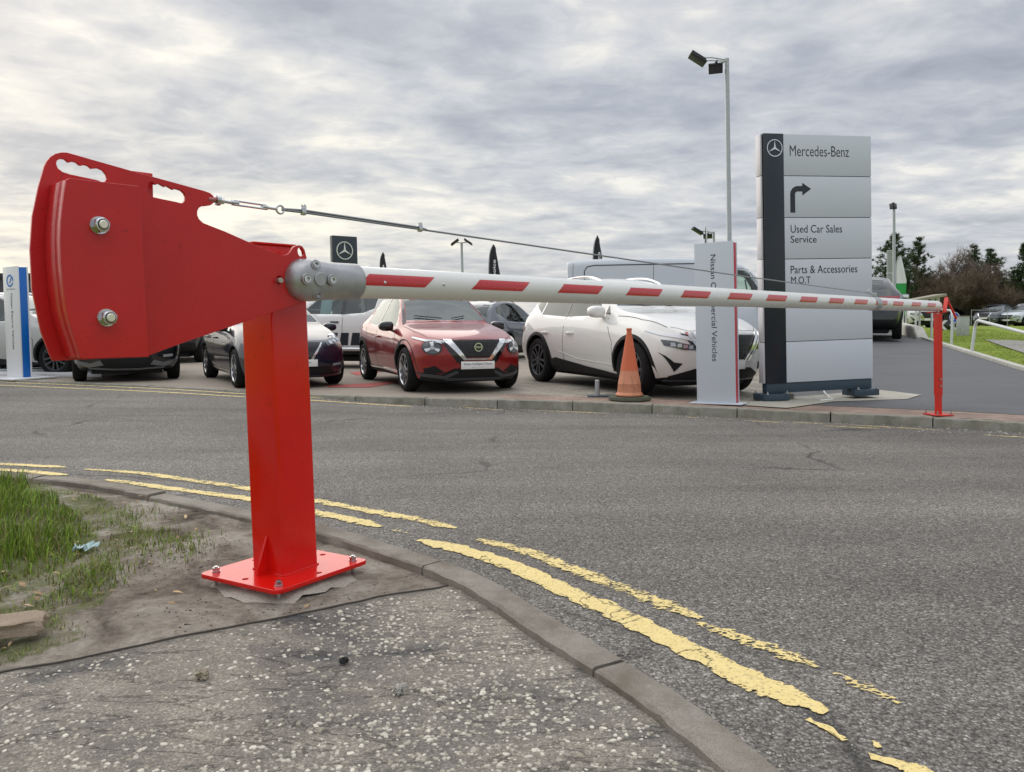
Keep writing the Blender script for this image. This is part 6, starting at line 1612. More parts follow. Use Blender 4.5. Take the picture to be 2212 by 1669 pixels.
obj('cone_base', fixn(bm), m_concrete('mossy_rubber_base', (0.13, 0.14, 0.105), 2, .5), ct, 30)
sb_ = on(1290, 857, zfk)
st_ = thing('stub_post', 'short grey steel stub post on a flat plate left of the cone', 'post', (sb_.x, sb_.y, .106))
bm = BM(); add_lathe(bm, [(0, .012), (.030, .012), (.030, .205), (.024, .213), (0, .213)], Matrix(), 18); obj('post', fixn(bm), MAT['galv'], st_, 30)
bm = BM(); add_box(bm, (.11, .03, .006), (.46, .22, .012), None, .003); bp_ = obj('base_plate', bm, MAT['steelblue'], st_, 30)
cpts = [on(u, v, zfk) + Vector((0, 0, dz)) for u, v, dz in ((1771, 846, .16), (1774, 850, .10), (1782, 856, .04), (1793, 861, .012), (1799, 864, .010), (1790, 866, .012), (1776, 867, .010), (1768, 866, .012))]
cpts[0] = at_y(1769, 838, cpts[0].y + .1)
bm = BM(); add_tube(bm, catmull(cpts, 5), .010, 6)
tag(obj('cable', bm, MAT['plate_white'], None, 60), 'loose white cable trailing from under the tall totem onto the slab', 'cable')
def rock(name, label, c, s, seed, mat, rz, cat='stone'):
    bm = BM(); bmesh.ops.create_cube(bm, size=1.0)
    bmesh.ops.bevel(bm, geom=bm.edges[:], offset=.06, segments=1, affect='EDGES'); bmesh.ops.subdivide_edges(bm, edges=bm.edges[:], cuts=5, use_grid_fill=True)
    for v in bm.verts:
        n = noise.fractal(v.co * 2.2 + Vector((seed, 0, 0)), 1, 2, 4); v.co *= 1 + .16 * n
        v.co = Vector((v.co.x * s[0], v.co.y * s[1], v.co.z * s[2])) + Vector((noise.noise(v.co * 5 + Vector((seed, 3, 0))), noise.noise(v.co * 5 + Vector((7, seed, 0))), noise.noise(v.co * 5 + Vector((1, 1, seed))))) * .006
    bmesh.ops.rotate(bm, verts=bm.verts, matrix=Matrix.Rotation(rz, 3, 'Z'), cent=(0, 0, 0))
    o = obj(name, bm, mat, None, 40); o.location = c; return tag(o, label, cat)
MAT['stone'] = m_concrete('sandy_stone', (0.34, 0.27, 0.20), 2)
pst_ = on(22, 1374, zverge); rock('stone', 'broken sandy stone slab lying in the grass at the lower left', (pst_.x - .02, pst_.y, ZV + .025), (.19, .095, .042), 4.2, MAT['stone'], R(24))
for i, (u, v, s_, c_, lb) in enumerate(((437, 1462, .016, (.36, .31, .23), 'small tan pebble on the chipped footway, nearest the camera'), (743, 1430, .011, (.05, .05, .05), 'tiny dark pebble on the footway below the base plate'), (862, 1494, .014, (.46, .44, .40), 'pale grey pebble on the dark footway near the kerb'))):
    q = on(u, v, zverge); rock('pebble', lb, (q.x, q.y, ZV + s_ * .3), (s_ * 1.6, s_ * 1.1, s_ * .9), i + 9.1, m_concrete('pebble_stone', c_, 6), R(30 * i), 'pebble')
# crumpled wrapper
q = on(187, 1188, zverge); bm = BM(); bmesh.ops.create_grid(bm, x_segments=14, y_segments=10, size=.5)
for v in bm.verts:
    p = v.co.copy(); n = noise.fractal(Vector((p.x * 3.3, p.y * 3.3, 4.0)), 1, 2, 4)
    v.co = Vector((p.x * .085 + n * .010, p.y * .055 + noise.noise(p * 6) * .008, .012 + n * .020 + .012 * abs(noise.noise(p * 5))))
o = obj('wrapper', bm, simple('pale_turquoise_wrapper', (0.40, 0.56, 0.56), .35, var=.35, vs=40), None, 20); o.location = (q.x, q.y, ZV); o.rotation_euler = (0, 0, R(20))
tag(o, 'crumpled pale turquoise wrapper on the muddy grass', 'litter'); so = o.modifiers.new('t', 'SOLIDIFY'); so.thickness = .001

# ------------------------------------------------------------------ lamp posts, pole, flags
def flood(bm, c, yaw, tilt, w=.42, h=.34, t=.11):
    m = Matrix.Translation(c) @ Matrix.Rotation(yaw, 4, 'Z') @ Matrix.Rotation(tilt, 4, 'Y')
    add_box(bm, (0, 0, 0), (h, w, t), m, .015)
    for k in range(9): add_box(bm, (0, -w / 2 + w * (k + .5) / 9, t / 2 + .02), (h * .9, .012, .045), m, 0)
    return m
def lamp(label, px_top, d, r, heads, base_r=None):
    p = at_y(px_top[0], px_top[1], d); zg = zyard(p.x, d); H = p.z - zg
    L = thing('lamp_post', label, 'street lamp', (p.x + .028 * H * 0 + .0, d, zg), 0, None, .026)
    p_l = H
    L.location.x = p.x + .026 * H
    bm = BM(); add_lathe(bm, [(0, 0), (r * 1.6, 0), (r * 1.6, .9), (r * 1.15, 1.0), (r, H), (0, H)], Matrix(), 16); obj('pole', fixn(bm), MAT['galv'], L, 30)
    for (dx_, dz_, yaw, tilt, sc_, arm) in heads:
        bm = BM(); c = Vector((dx_, 0, H + dz_))
        for ay in (-.12, .12): add_tube(bm, [Vector((0, ay * .3, H - .05)), Vector((dx_ * .55, ay * sc_, H + dz_ * .5)), c + Vector((0, ay * sc_, 0))], .018 * sc_, 6)
        ar = obj('bracket', bm, MAT['galv'], L, 40)
        bm = BM(); m = flood(bm, c, yaw, tilt, .46 * sc_, .52 * sc_, .07 * sc_); hd_ = obj('floodlight', fixn(bm), MAT['black'], L, 30)
        bm = BM(); add_box(bm, (0, 0, -.040 * sc_), (.44 * sc_, .38 * sc_, .012), m, .003); obj('lamp_glass', bm, MAT['ink'], hd_, 30)
    return L
lamp('tall grey lamp post with two black floodlights, rising behind the short silver totem', (1570, 127), 20.5, .058, [(-.78, .0, R(0), R(33), .92, 1), (-.30, -.25, R(75), R(18), .80, 1)])
lamp('distant lamp post with two floodlights facing apart, above the boom left of centre', (997, 524), 46, .07, [(-.40, .0, R(180), R(35), 1.1, 1), (.40, .0, 0, R(35), 1.1, 1)])
lamp('far small lamp post seen just above the short silver totem', (1542, 501), 44, .06, [(-.95, .05, 0, R(33), 1.3, 1), (-.35, -.25, R(75), R(18), 1.1, 1)])
lamp('slender lamp post with one square floodlight in front of the pines', (1931, 452), 29, .05, [(-.03, .10, R(70), R(-50), .55, 1)])
p = at_y(1919, 541, 27.5); zg = zyard(p.x, p.y); H = p.z - zg
pl_ = thing('utility_pole', 'thick pale green grey pole left of the slender lamp post', 'pole', (p.x + .1, p.y, zg), 0, None, .02)
bm = BM(); add_lathe(bm, [(0, 0), (.095, 0), (.090, H - .02), (.07, H), (0, H)], Matrix(), 18); obj('pole', fixn(bm), simple('green_grey_column', (.30, .34, .31), .6, var=.1, vs=3), pl_, 30)
bm = BM(); add_lathe(bm, [(.094, H * .70), (.10, H * .705), (.10, H * .72), (.094, H * .725)], Matrix(), 18, closed=True); obj('collar', fixn(bm), MAT['galv'], pl_, 30)
def feather(label, px, d, H, width, yaw, mat, text=None, mat2=None, curve=0.35):
    p = at_y(px[0], px[1], d); zg = zyard(p.x, d); H = p.z - zg
    f = thing('feather_flag', label, 'flag', (p.x, d, zg), yaw, 'feather flags around the yard')
    bm = BM(); pole = [Vector((0, 0, 0)), Vector((0, 0, H * .55)), Vector((.0, 0, H * .8)), Vector((.04, 0, H * .93)), Vector((width * .35, 0, H))]
    add_tube(bm, catmull(pole, 5), .018, 6); obj('pole', bm, MAT['galv'], f, 40)
    bm = BM(); add_box(bm, (0, 0, .03), (.5, .08, .05), None, .01); add_box(bm, (0, 0, .03), (.08, .5, .05), None, .01); obj('foot', bm, MAT['black'], f, 30)
    bm = BM(); n = 26; rows = []
    for i in range(n + 1):
        s = i / n; z = H * (.20 + .80 * s); x0 = interp([(0, 0), (.55, 0), (.8, 0), (.93, .04), (1, width * .35)], z / H)
        w_ = width * min(1, ((1 - s) / .42 + .002)) ** .5
        rows.append([bm.verts.new((x0 + w_ * k / 5, math.sin(k * 1.3 + z * 2.1) * .035 * (k / 5), z)) for k in range(6)])
    for a, b in zip(rows, rows[1:]):
        for k in range(5):
            fc = bm.faces.new((a[k], a[k + 1], b[k + 1], b[k])); fc.material_index = 1 if mat2 and a[0].co.z > H * .62 else 0
    sl = obj('banner', bm, [mat, mat2 or mat], f, 60); so = sl.modifiers.new('t', 'SOLIDIFY'); so.thickness = .006
    if text:
        me = fit_text(text, Matrix(), 0, H * .52, 0, width * .32, .004, bold=.02)
        me.transform(Matrix.Translation((width * .48, -.05, H * .34)) @ FRONT @ Matrix.Rotation(R(90), 4, 'Z')); tpart('lettering', me, MAT['flag_white'], sl)
    return f
feather('small black feather flag nearest the star pylon', (820, 546), 36, 3.5, .50, R(-25), MAT['flag_black'], 'Intelligent Choice')
feather('black feather flag with white lettering above the red crossover', (1056, 529), 24, 3.5, .40, R(-8), MAT['flag_black'], 'Intelligent Choice')
feather('black feather flag with white lettering standing behind the van roof', (1281, 509), 23, 3.5, .38, R(8), MAT['flag_black'], 'Intelligent Choice')
feather('black feather flag seen edge on above the short silver totem', (1527, 489), 25, 3.5, .5, R(80), MAT['flag_black'])
feather('green and white feather flag beside the slender lamp post', (1936, 553), 31, 3.3, .40, R(-10), MAT['flag_green'], None, MAT['flag_white'])

# ------------------------------------------------------------------ right hand side: rails, block, signs
def hoop(a, b, h, label, r=.03):
    f = thing('guard_rail', label, 'railing', a, 0, 'tubular guard rails along the side road')
    bm = BM(); d = (b - a); u = Vector((d.x, d.y, 0)).normalized(); rb = .16
    P = [Vector((0, 0, -.1)), Vector((0, 0, h - rb))] + [Vector((0, 0, h - rb)) + u * rb * (1 - math.cos(R(k))) + Vector((0, 0, rb * math.sin(R(k)))) for k in (30, 60, 90)]
    e = d + Vector((0, 0, h))
    P += [e - u * rb + Vector((0, 0, 0))] + [e - u * rb + u * rb * math.sin(R(k)) - Vector((0, 0, rb * (1 - math.cos(R(k))))) for k in (30, 60, 90)] + [d + Vector((0, 0, -.1))]
    add_tube(bm, P, r, 12); obj('tube', bm, MAT['galv_light'], f, 50)
    for q in (Vector((0, 0, 0)), d):
        bm = BM(); add_lathe(bm, [(0, .0), (.075, .0), (.07, .03), (0, .03)], Matrix.Translation(q), 14); obj('footing', fixn(bm), MAT['pad'], f, 30)
    return f
names = ['nearest upright hoop rail behind the boom rest post', 'hoop rail second from the boom rest post along the side road', 'hoop rail third from the boom rest post along the side road', 'hoop rail fourth from the boom rest post along the side road', 'hoop rail fifth from the boom rest post along the side road', 'farthest hoop rail of the row along the side road']
for i in range(6):
    y0, y1 = 19.3 + i * 2.75, 21.3 + i * 2.75
    a, b = (Vector((kerbx(y) + .14 + .01 * i, y, 0)) for y in (y0, y1))
    for q in (a, b): q.z = zyard(q.x, q.y)
    hoop(a, b, .90, names[i])
a = on(2098, 765, zyard); tp = at_y(2109, 692, a.y); e = at_y(2212, 719, a.y - 2.6); e2 = tp + (e - tp) * 1.9
b = Vector((e2.x, e2.y, zyard(e2.x, e2.y)))
f = thing('guard_rail', 'bent tube rail sloping down to the right edge on the grass bank', 'railing', a, 0, 'tubular guard rails along the side road')
bm = BM(); add_tube(bm, [p_ - a for p_ in catmull([a - Vector((0, 0, .1)), a.lerp(tp, .5), a.lerp(tp, .86), tp + (e - tp) * .05, tp + (e - tp) * .16, e, e2 - (e2 - e) * .1, e2, b.lerp(e2, .5), b], 5)], .033, 12); obj('tube', bm, MAT['galv_light'], f, 50)
bm = BM(); add_lathe(bm, [(0, .0), (.08, .0), (.07, .03), (0, .03)], Matrix(), 14); obj('footing', fixn(bm), MAT['pad'], f, 30)
# low whitewashed concrete block
bm = BM(); y0, y1 = 22.3, 27.8; pts = []
for i in range(9):
    y = lerp(y0, y1, i / 8); x = kerbx(y) - .05; z = zyard(x, y); h_ = .34 * (sstep(0, .15, i / 8) * .8 + .2)
    pts.append([bm.verts.new((x + dx_, y, z + zz)) for dx_, zz in ((-.20, -.1), (-.19, h_ * .8), (-.15, h_), (.12, h_), (.16, h_ * .8), (.17, -.1))])
for p_, q_ in zip(pts, pts[1:]):
    for k in range(5): bm.faces.new((p_[k], q_[k], q_[k + 1], p_[k + 1]))
bm.faces.new(pts[0]); bm.faces.new(pts[-1][::-1])
tag(obj('concrete_block', fixn(bm), MAT['whitekerb'], None, 30), 'long low whitewashed concrete block edging the side road', 'block')
# pillar, blue sign, chevron board
c = on(2079, 736, zyard); c = at_y(2079, 736, 23.0); zg = zyard(c.x, c.y)
pr = thing('concrete_pillar', 'speckled pale grey concrete pillar right of the round blue sign', 'pillar', (c.x, c.y, zg - .05)); hz = at_y(2079, 685, 23.0).z - zg + .05
bm = BM(); add_box(bm, (0, 0, hz / 2), (.275, .24, hz), None, .015); obj('shaft', bm, m_concrete('speckled_concrete', (.46, .49, .47), 2), pr, 30)
bm = BM(); add_box(bm, (0, 0, hz + .012), (.29, .255, .024), None, .006); obj('cap', bm, MAT['pad'], pr, 30)
c = at_y(2062, 686, 24.5); zg = zyard(c.x, c.y)
bs = thing('road_sign', 'round blue sign with a white arrow pointing left', 'sign', (c.x, c.y, zg)); hz = c.z - zg
bm = BM(); add_cyl(bm, (.0, .04, -.1), (.0, .04, hz + .1), .03, n=10); obj('post', bm, MAT['galv'], bs, 30)
m = Matrix.Translation((0, 0, hz)) @ FRONT
bm = BM(); add_lathe(bm, [(0, -.006), (.172, -.006), (.172, .0), (0, .0)], m, 32); dsk = obj('disc', fixn(bm), simple('blue_sign_film', (.012, .075, .50), .35), bs, 30)
bm = BM(); add_prism(bm, ringp(0, 0, .150, .166, 0, 180), m, 0, .002); add_prism(bm, ringp(0, 0, .150, .166, 180, 360), m, 0, .002)
obj('rim', fixn(bm), MAT['signwhite'], dsk, 0)
me = plate_mesh([(-.125, 0), (-.035, .082), (.005, .082), (-.052, .026), (.12, .026), (.12, -.026), (-.052, -.026), (.005, -.082), (-.035, -.082)], [], .002); me.transform(m @ Matrix.Translation((0, 0, .001))); tpart('arrow', me, MAT['signwhite'], dsk)
c = at_y(2050, 703, 26.5); zg = zyard(c.x, c.y)
cv = thing('chevron_board', 'black and white chevron board low behind the blue sign', 'sign', (c.x, c.y, zg)); hz = c.z - zg
bm = BM(); add_box(bm, (0, 0, hz), (.72, .012, .36), None, .002); brd = obj('board', bm, MAT['blackgloss'], cv, 30)
for x in (-.28, .28):
    bm = BM(); add_cyl(bm, (x, .04, -.1), (x, .04, hz + .1), .028, n=8); obj('post', bm, MAT['galv'], cv, 30)
for x in (-.22, .14):
    me = plate_mesh([(x - .13, 0), (x + .04, .17), (x + .17, .17), (x, 0), (x + .17, -.17), (x + .04, -.17)], [], .002); me.transform(Matrix.Translation((0, -.0075, hz)) @ FRONT); tpart('chevron', me, MAT['signwhite'], brd)
# timber shelter frame and car-park fence far right
c = gat(2000, 40); sh = thing('timber_shelter', 'open white timber frame with a sloping top beam beyond the hoop rails', 'shelter', c)
zz = [at_y(u, v, 40).z - c.z for u, v in ((1972, 652), (2026, 642))]; xx = [at_y(u, 700, 40).x - c.x for u in (1972, 2026)]
for k, f_ in enumerate((0.04, .5, .78, .97)):
    bm = BM(); add_box(bm, (lerp(*xx, f_), 0, lerp(*zz, f_) / 2), (.13, .13, lerp(*zz, f_)), None, .01); obj('post', bm, MAT['signwhite'], sh, 30)
bm = BM(); mid = Vector(((xx[0] + xx[1]) / 2, 0, (zz[0] + zz[1]) / 2 + .07)); L_ = math.hypot(xx[1] - xx[0], zz[1] - zz[0]) + .2
add_box(bm, (0, 0, 0), (L_, 1.2, .14), Matrix.Translation(mid) @ Matrix.Rotation(-math.atan2(zz[1] - zz[0], xx[1] - xx[0]), 4, 'Y'), .01); obj('roof_beam', bm, simple('weathered_timber', (.30, .28, .22), .8, var=.2, vs=3), sh, 30)
c = gat(2098, 44); fn = thing('car_park_fence', 'low grey steel fence with thin uprights in front of the distant cars', 'fence', c)
bm = BM(); L_ = 8.0
for hh_ in (.95, .55): add_cyl(bm, (0, 0, hh_), (L_, -.6, hh_), .012, n=8)
obj('rail', bm, MAT['galv'], fn, 30)
for k in range(9):
    bm = BM(); add_cyl(bm, (L_ * k / 8, -.6 * k / 8, -.1), (L_ * k / 8, -.6 * k / 8, .98), .014, n=8); obj('upright', bm, MAT['galv'], fn, 30)

# ------------------------------------------------------------------ left: showroom wall, display frame
bt = thing('showroom_building', 'low dark grey clad building behind the white and blue totem', 'building', (-30, 33, .1))
xr = at_y(112, 700, 33).x + 30; hb = at_y(0, 591, 33).z - .1
bm = BM(); add_box(bm, (xr / 2, 4, hb / 2 - .1), (xr, 8, hb - .2), None, .02); wl_ = obj('wall', bm, simple('dark_grey_cladding', (.055, .058, .068), .5, var=.1, vs=.5), bt, 30)
bm = BM(); add_box(bm, (xr / 2, 4, hb - .1), (xr + .3, 8.3, .2), None, .02); obj('parapet', bm, simple('darker_parapet_metal', (.03, .032, .038), .4), bt, 30)
for k in range(7):
    x = xr - 1.2 - k * 2.1; bm = BM(); add_box(bm, (x, -.02, 1.15), (1.7, .06, 1.9), None, .01); fr = obj('window', bm, MAT['black'], bt, 30)
    bm = BM(); add_box(bm, (x, -.06, 1.15), (1.55, .02, 1.75), None, .002); obj('pane', bm, MAT['lens_dark'], fr, 0)
c = at_z(15, 812, .1); df = thing('display_frame', 'grey lattice steel display stand in front of the pale electric car', 'display stand', (c.x - 1.6, c.y + .15, .1), R(-4))
bm = BM(); L_ = 3.4
add_box(bm, (L_ / 2, .5, .04), (L_ + .3, 1.6, .08), None, .01); obj('deck', bm, MAT['signwhite'], df, 30)
for p0, p1 in (((0, 0, .1), (L_, 0, .1)), ((.2, 0, .12), (L_ * .5, 0, 1.15)), ((L_ * .5, 0, 1.15), (L_, 0, 1.35)), ((L_ * .5, 0, 1.15), (L_ * .78, 0, .12)), ((L_ * .55, 0, .12), (L_, 0, .72)), ((L_ * .78, 0, .12), (L_, 0, .5)), ((0, 0, .55), (L_ * .5, 0, 1.0)), ((L_ * .86, 0, .62), (L_ * .9, 0, 1.28))):
    bm = BM(); add_cyl(bm, p0, p1, .024, n=8); obj('strut', bm, MAT['galv'], df, 30)
for x in (L_ * .92, L_ * 1.08):
    bm = BM(); add_prism(bm, [(-.14, 0), (.14, 0), (.10, .16), (-.02, .16)], Matrix.Translation((x, .0, .08)) @ FRONT, -.3, .0); obj('wheel_chock', fixn(bm), simple('yellow_chock', (.66, .46, .04), .5), df, 30)

# ------------------------------------------------------------------ trees on the right
def leaf_mat(name, a, b):
    t = NT(name); oi = t.n('ShaderNodeNewGeometry'); rnd = oi.outputs['Random Per Island']
    t.set(col=t.ramp(rnd, [(0.0, a), (0.6, b), (1.0, tuple(x * 1.5 for x in b))]), rough=.75, spec=.25); return t.m
MAT['needles'] = leaf_mat('pine_needles', (.020, .042, .016), (.060, .095, .036))
MAT['twigs'] = leaf_mat('bare_brown_twigs', (.075, .055, .038), (.15, .115, .08))
MAT['twigs_pale'] = leaf_mat('bare_pale_twigs', (.11, .085, .075), (.21, .17, .145))
MAT['scrub'] = leaf_mat('dead_scrub', (.075, .060, .038), (.165, .135, .085))
MAT['bark'] = simple('grey_brown_bark', (.085, .068, .052), .9, var=.3, vs=4)
def blade(bm, p, d, L, w, rnd):
    a = Vector((rnd.uniform(-1, 1), rnd.uniform(-1, 1), rnd.uniform(-1, 1))).cross(d)
    if a.length < 1e-3: return
    a = a.normalized() * w
    bm.faces.new((bm.verts.new(p - a), bm.verts.new(p + a), bm.verts.new(p + d * L + a * .25), bm.verts.new(p + d * L - a * .25)))
def pine(px, d, top, half_px, seed, label, low=.12):
    p = at_y(px, 700, d); zg = zyard(p.x, d); H = at_y(px, top, d).z - zg; Rr = half_px * d / 1640; rnd = random.Random(seed)
    r = thing('pine_tree', label, 'tree', (p.x, d, zg - .1), 0, 'pine trees beyond the grass')
    bm = BM(); lean_ = rnd.uniform(-.2, .2)
    tr = lambda s: Vector((lean_ * s + .1 * math.sin(s * 5 + seed), .1 * math.cos(s * 4), H * s))
    add_tube(bm, [tr(s / 10) for s in range(11)], [.17 * (1 - s / 10.4) + .01 for s in range(11)], 8); obj('trunk', bm, MAT['bark'], r, 50)
    bm = BM(); bb = BM(); z = low
    while z < .985:
        nb = rnd.randint(5, 7); env = Rr * (1.0 - ((z - low) / (1 - low)) ** 2.1) * 1.08 + .12
        for k in range(nb):
            a = rnd.uniform(0, 6.28); L = env * rnd.uniform(.5, 1.12); b0 = tr(z); up = rnd.uniform(.05, .5) + .35 * z
            d_ = Vector((math.cos(a), math.sin(a), up)).normalized(); tip = b0 + d_ * L
            add_tube(bb, [b0, b0.lerp(tip, .5) - Vector((0, 0, .04 * L)), tip], [.03, .02, .008], 4)
            for q in range(max(5, int(L * 12))):
                f = rnd.uniform(.25, 1.05); c = b0.lerp(tip, f) + Vector((rnd.gauss(0, .13), rnd.gauss(0, .13), rnd.gauss(.03, .10))) * (.6 + L * .35)
                for s in range(16):
                    v = Vector((rnd.gauss(0, 1), rnd.gauss(0, 1), rnd.gauss(.35, .8))); v = (v + d_ * .8).normalized(); blade(bm, c, v, rnd.uniform(.12, .27), .017, rnd)
        z += rnd.uniform(.035, .06)
    obj('branches', bb, MAT['bark'], r, 50); obj('crown', bm, MAT['needles'], r, 0)
def bare(px, d, top, half_px, seed, label, mat='twigs', dens=1.4, name='bare_tree', group='bare winter trees beyond the grass'):
    p = at_y(px, 700, d); zg = zyard(p.x, d); H = at_y(px, top, d).z - zg; Rr = half_px * d / 1640; rnd = random.Random(seed)
    r = thing(name, label, 'tree', (p.x, d, zg - .1), 0, group)
    bt_ = BM(); bm = BM(); tips = []
    def grow(p0, d_, L, rad, lev):
        n = 4; P = [p0]; dd = d_.copy()
        for i in range(n):
            dd = (dd + Vector((rnd.gauss(0, .13), rnd.gauss(0, .13), rnd.gauss(.05, .08)))).normalized(); P.append(P[-1] + dd * L / n)
        add_tube(bt_ if lev < 2 else bm, P, [rad * (1 - .55 * i / n) for i in range(n + 1)], 5 if lev < 2 else 3)
        if lev < 3:
            for k in range(int((4, 5, 5)[lev] * (1 if lev else 1.6))):
                f = rnd.uniform(.25 if lev == 0 else .2, 1); i = min(n - 1, int(f * n)); q = P[i].lerp(P[i + 1], f * n - i)
                a = rnd.uniform(0, 6.28); sp = Vector((math.cos(a), math.sin(a), rnd.uniform(-.1, .9)))
                grow(q, (dd * .55 + sp * .65 + Vector((0, 0, .15))).normalized(), L * rnd.uniform(.45, .72), rad * .5, lev + 1)
        else:
            for k in range(int(17 * dens)):
                f = rnd.random(); i = min(n - 1, int(f * n)); q = P[i].lerp(P[i + 1], f * n - i)
                v = (dd * .7 + Vector((rnd.gauss(0, .6), rnd.gauss(0, .6), rnd.gauss(.3, .4)))).normalized(); blade(bm, q, v, rnd.uniform(.25, .75), .010, rnd)
    ns = 3
    for k in range(ns):
        a = 6.28 * k / ns + seed; grow(Vector((math.cos(a) * .12, math.sin(a) * .12, 0)), Vector((math.cos(a) * .32, math.sin(a) * .32, 1)).normalized(), H * .52, .075, 0)
    # fit to its picture height and spread
    zmax = max(v.co.z for v in bm.verts); xm = sorted(abs(v.co.x) for v in bm.verts)[int(len(bm.verts) * .97)]
    for b_ in (bm, bt_):
        for v in b_.verts: v.co.x *= Rr / xm; v.co.y *= Rr / xm; v.co.z *= H / zmax
    obj('trunk', bt_, MAT['bark'], r, 50); obj('crown', bm, MAT[mat], r, 0)
pine(1934, 58, 506, 52, 1, 'broad dark pine behind the slender lamp post')
pine(1975, 62, 515, 37, 2, 'narrow pointed pine right of the slender lamp post')
pine(2100, 70, 528, 36, 3, 'pine rising over the bare trees, left of the central pair')
pine(2135, 72, 536, 42, 4, 'broad pine rising over the bare trees, right of the central pair')
pine(2208, 56, 526, 40, 5, 'pine cut by the right edge of the picture')
pine(2262, 60, 520, 34, 15, 'pine just beyond the right edge behind the white van')
bare(2048, 66, 518, 48, 6, 'tall pale bare tree between the pointed pine and the central pines', 'twigs_pale', 1.7)
bare(2012, 60, 562, 36, 7, 'brown bare tree at the foot of the pointed pine')
bare(2085, 56, 568, 46, 8, 'wide brown bare tree above the blue sign')
bare(2135, 58, 552, 44, 9, 'dense brown bare tree below the broad central pine')
bare(2172, 64, 578, 36, 10, 'thin bare tree in the gap left of the edge pine', 'twigs_pale', .7)
bare(2160, 54, 600, 40, 11, 'low brown bare tree left of the edge pine')
bare(2040, 55, 592, 38, 12, 'low bushy bare tree right of the hoop rails')
bare(1985, 57, 612, 32, 13, 'low brown bare tree behind the green flag')
bare(1905, 60, 640, 26, 14, 'small bare tree at the right edge of the tall totem')
bare(2235, 55, 600, 34, 16, 'brown bare tree below the edge pine')
# thicket at their feet: one tangled mass
rnd = random.Random(77); bm = BM()
for k in range(60000):
    u = rnd.uniform(1880, 2320); d = rnd.uniform(60, 76); p = at_y(u, 700, d); zg = zyard(p.x, d)
    hmax = 2.3 + 1.0 * noise.noise(Vector((p.x * .25, d * .2, 0))) - .0 * d
    z = zg + abs(rnd.gauss(0, .55)) * hmax
    if z > zg + hmax * 1.25: continue
    v = Vector((rnd.gauss(0, .5), rnd.gauss(0, .5), rnd.uniform(.1, 1))).normalized(); blade(bm, Vector((p.x, d, z)), v, rnd.uniform(.3, .9), rnd.uniform(.006, .016), rnd)
o = obj('thicket', bm, MAT['scrub'], None, 0); o['kind'] = 'stuff'; o['label'] = 'tangled brown thicket under the trees'

# ------------------------------------------------------------------ grass, chips and crumbs
MAT['grass'] = leaf_mat('fresh_grass', (.085, .155, .016), (.19, .29, .036))
MAT['drygrass'] = leaf_mat('thin_yellow_grass', (.115, .115, .035), (.22, .20, .075))
def grass(bm, p, h, w, rnd, bend=.5):
    a = rnd.uniform(0, 6.28); side = Vector((math.cos(a), math.sin(a), 0)) * w; out_ = Vector((-math.sin(a), math.cos(a), 0)) * h * rnd.uniform(.05, bend) * rnd.choice((.5, 1, 1, 1.8)) + Vector((rnd.gauss(0, .15), rnd.gauss(0, .15), 0)) * h
    A_, B_ = bm.verts.new(p - side), bm.verts.new(p + side); C_, D_ = bm.verts.new(p + out_ * .35 + Vector((0, 0, h * .6)) + side * .75), bm.verts.new(p + out_ * .35 + Vector((0, 0, h * .6)) - side * .75)
    E_ = bm.verts.new(p + out_ + Vector((0, 0, h * rnd.uniform(.75, 1))))
    bm.faces.new((A_, B_, C_, D_)); bm.faces.new((D_, C_, E_))
lush = LUSH
thin = THIN
rnd = random.Random(11)
def bbox(P): return min(p.x for p in P), max(p.x for p in P), min(p.y for p in P), max(p.y for p in P)
gl, gd = BM(), BM(); x0, x1, y0, y1 = bbox(lush); x0 = max(x0, -4.2); n = 0
while n < 19000:
    x, y = rnd.uniform(x0, x1), rnd.uniform(y0, y1)
    if not in_poly((x, y), lush): continue
    ed = min((Vector((x, y)) - p).length for p in lush); h = (.04 + .095 * sstep(0, .35, ed)) * rnd.uniform(.5, 1.15)
    n += 1
    if noise.noise(Vector((x * 4, y * 4, 1))) < -.35 + (.3 if ed < .1 else 0): continue
    grass(gl if rnd.random() < .78 else gd, Vector((x, y, zsoil(x, y) - .006)), h, rnd.uniform(.0012, .0026), rnd)
x0, x1, y0, y1 = bbox(thin); x0 = max(x0, -3.4); n = 0
while n < 38000:
    x, y = rnd.uniform(x0, x1), rnd.uniform(y0, y1); n += 1
    if not in_poly((x, y), thin): continue
    if noise.fractal(Vector((x * 5, y * 5, 4)), 1, 2, 3) < -.08: continue
    grass(gd if rnd.random() < .66 else gl, Vector((x, y, zsoil(x, y) - .005)), rnd.uniform(.008, .030), rnd.uniform(.0008, .0016), rnd, 1.3)
for u, v, nn, rr_ in ((372, 1172, 240, .06), (396, 1200, 160, .05), (205, 1235, 420, .07), (190, 1262, 260, .06), (300, 1110, 200, .08), (330, 1150, 180, .06)):
    c = on(u, v, zverge)
    for k in range(nn):
        x, y = c.x + rnd.gauss(0, rr_), c.y + rnd.gauss(0, rr_ * 1.2); grass(gl if rnd.random() < .6 else gd, Vector((x, y, zsoil(x, y) - .004)), rnd.uniform(.012, .05), rnd.uniform(.001, .0018), rnd, .9)
for b_, nm, lb in ((gl, 'grass', 'long fresh green grass on the verge'), (gd, 'dry_grass', 'thin yellowish grass on the trodden verge')):
    o = obj(nm, b_, MAT['grass' if nm == 'grass' else 'drygrass'], None, 0); o['kind'] = 'stuff'; o['label'] = lb
MAT['bankgrass'] = leaf_mat('short_bank_grass', (.16, .23, .035), (.32, .36, .09))
bm = BM(); n = 0                                     # tufts on the far bank
while n < 12000:
    y = rnd.uniform(11.5, 27); x = kerbx(y) + rnd.uniform(.1, 3.0); n += 1
    grass(bm, Vector((x, y, zyard(x, y) - .01)), rnd.uniform(.02, .05), .006, rnd)
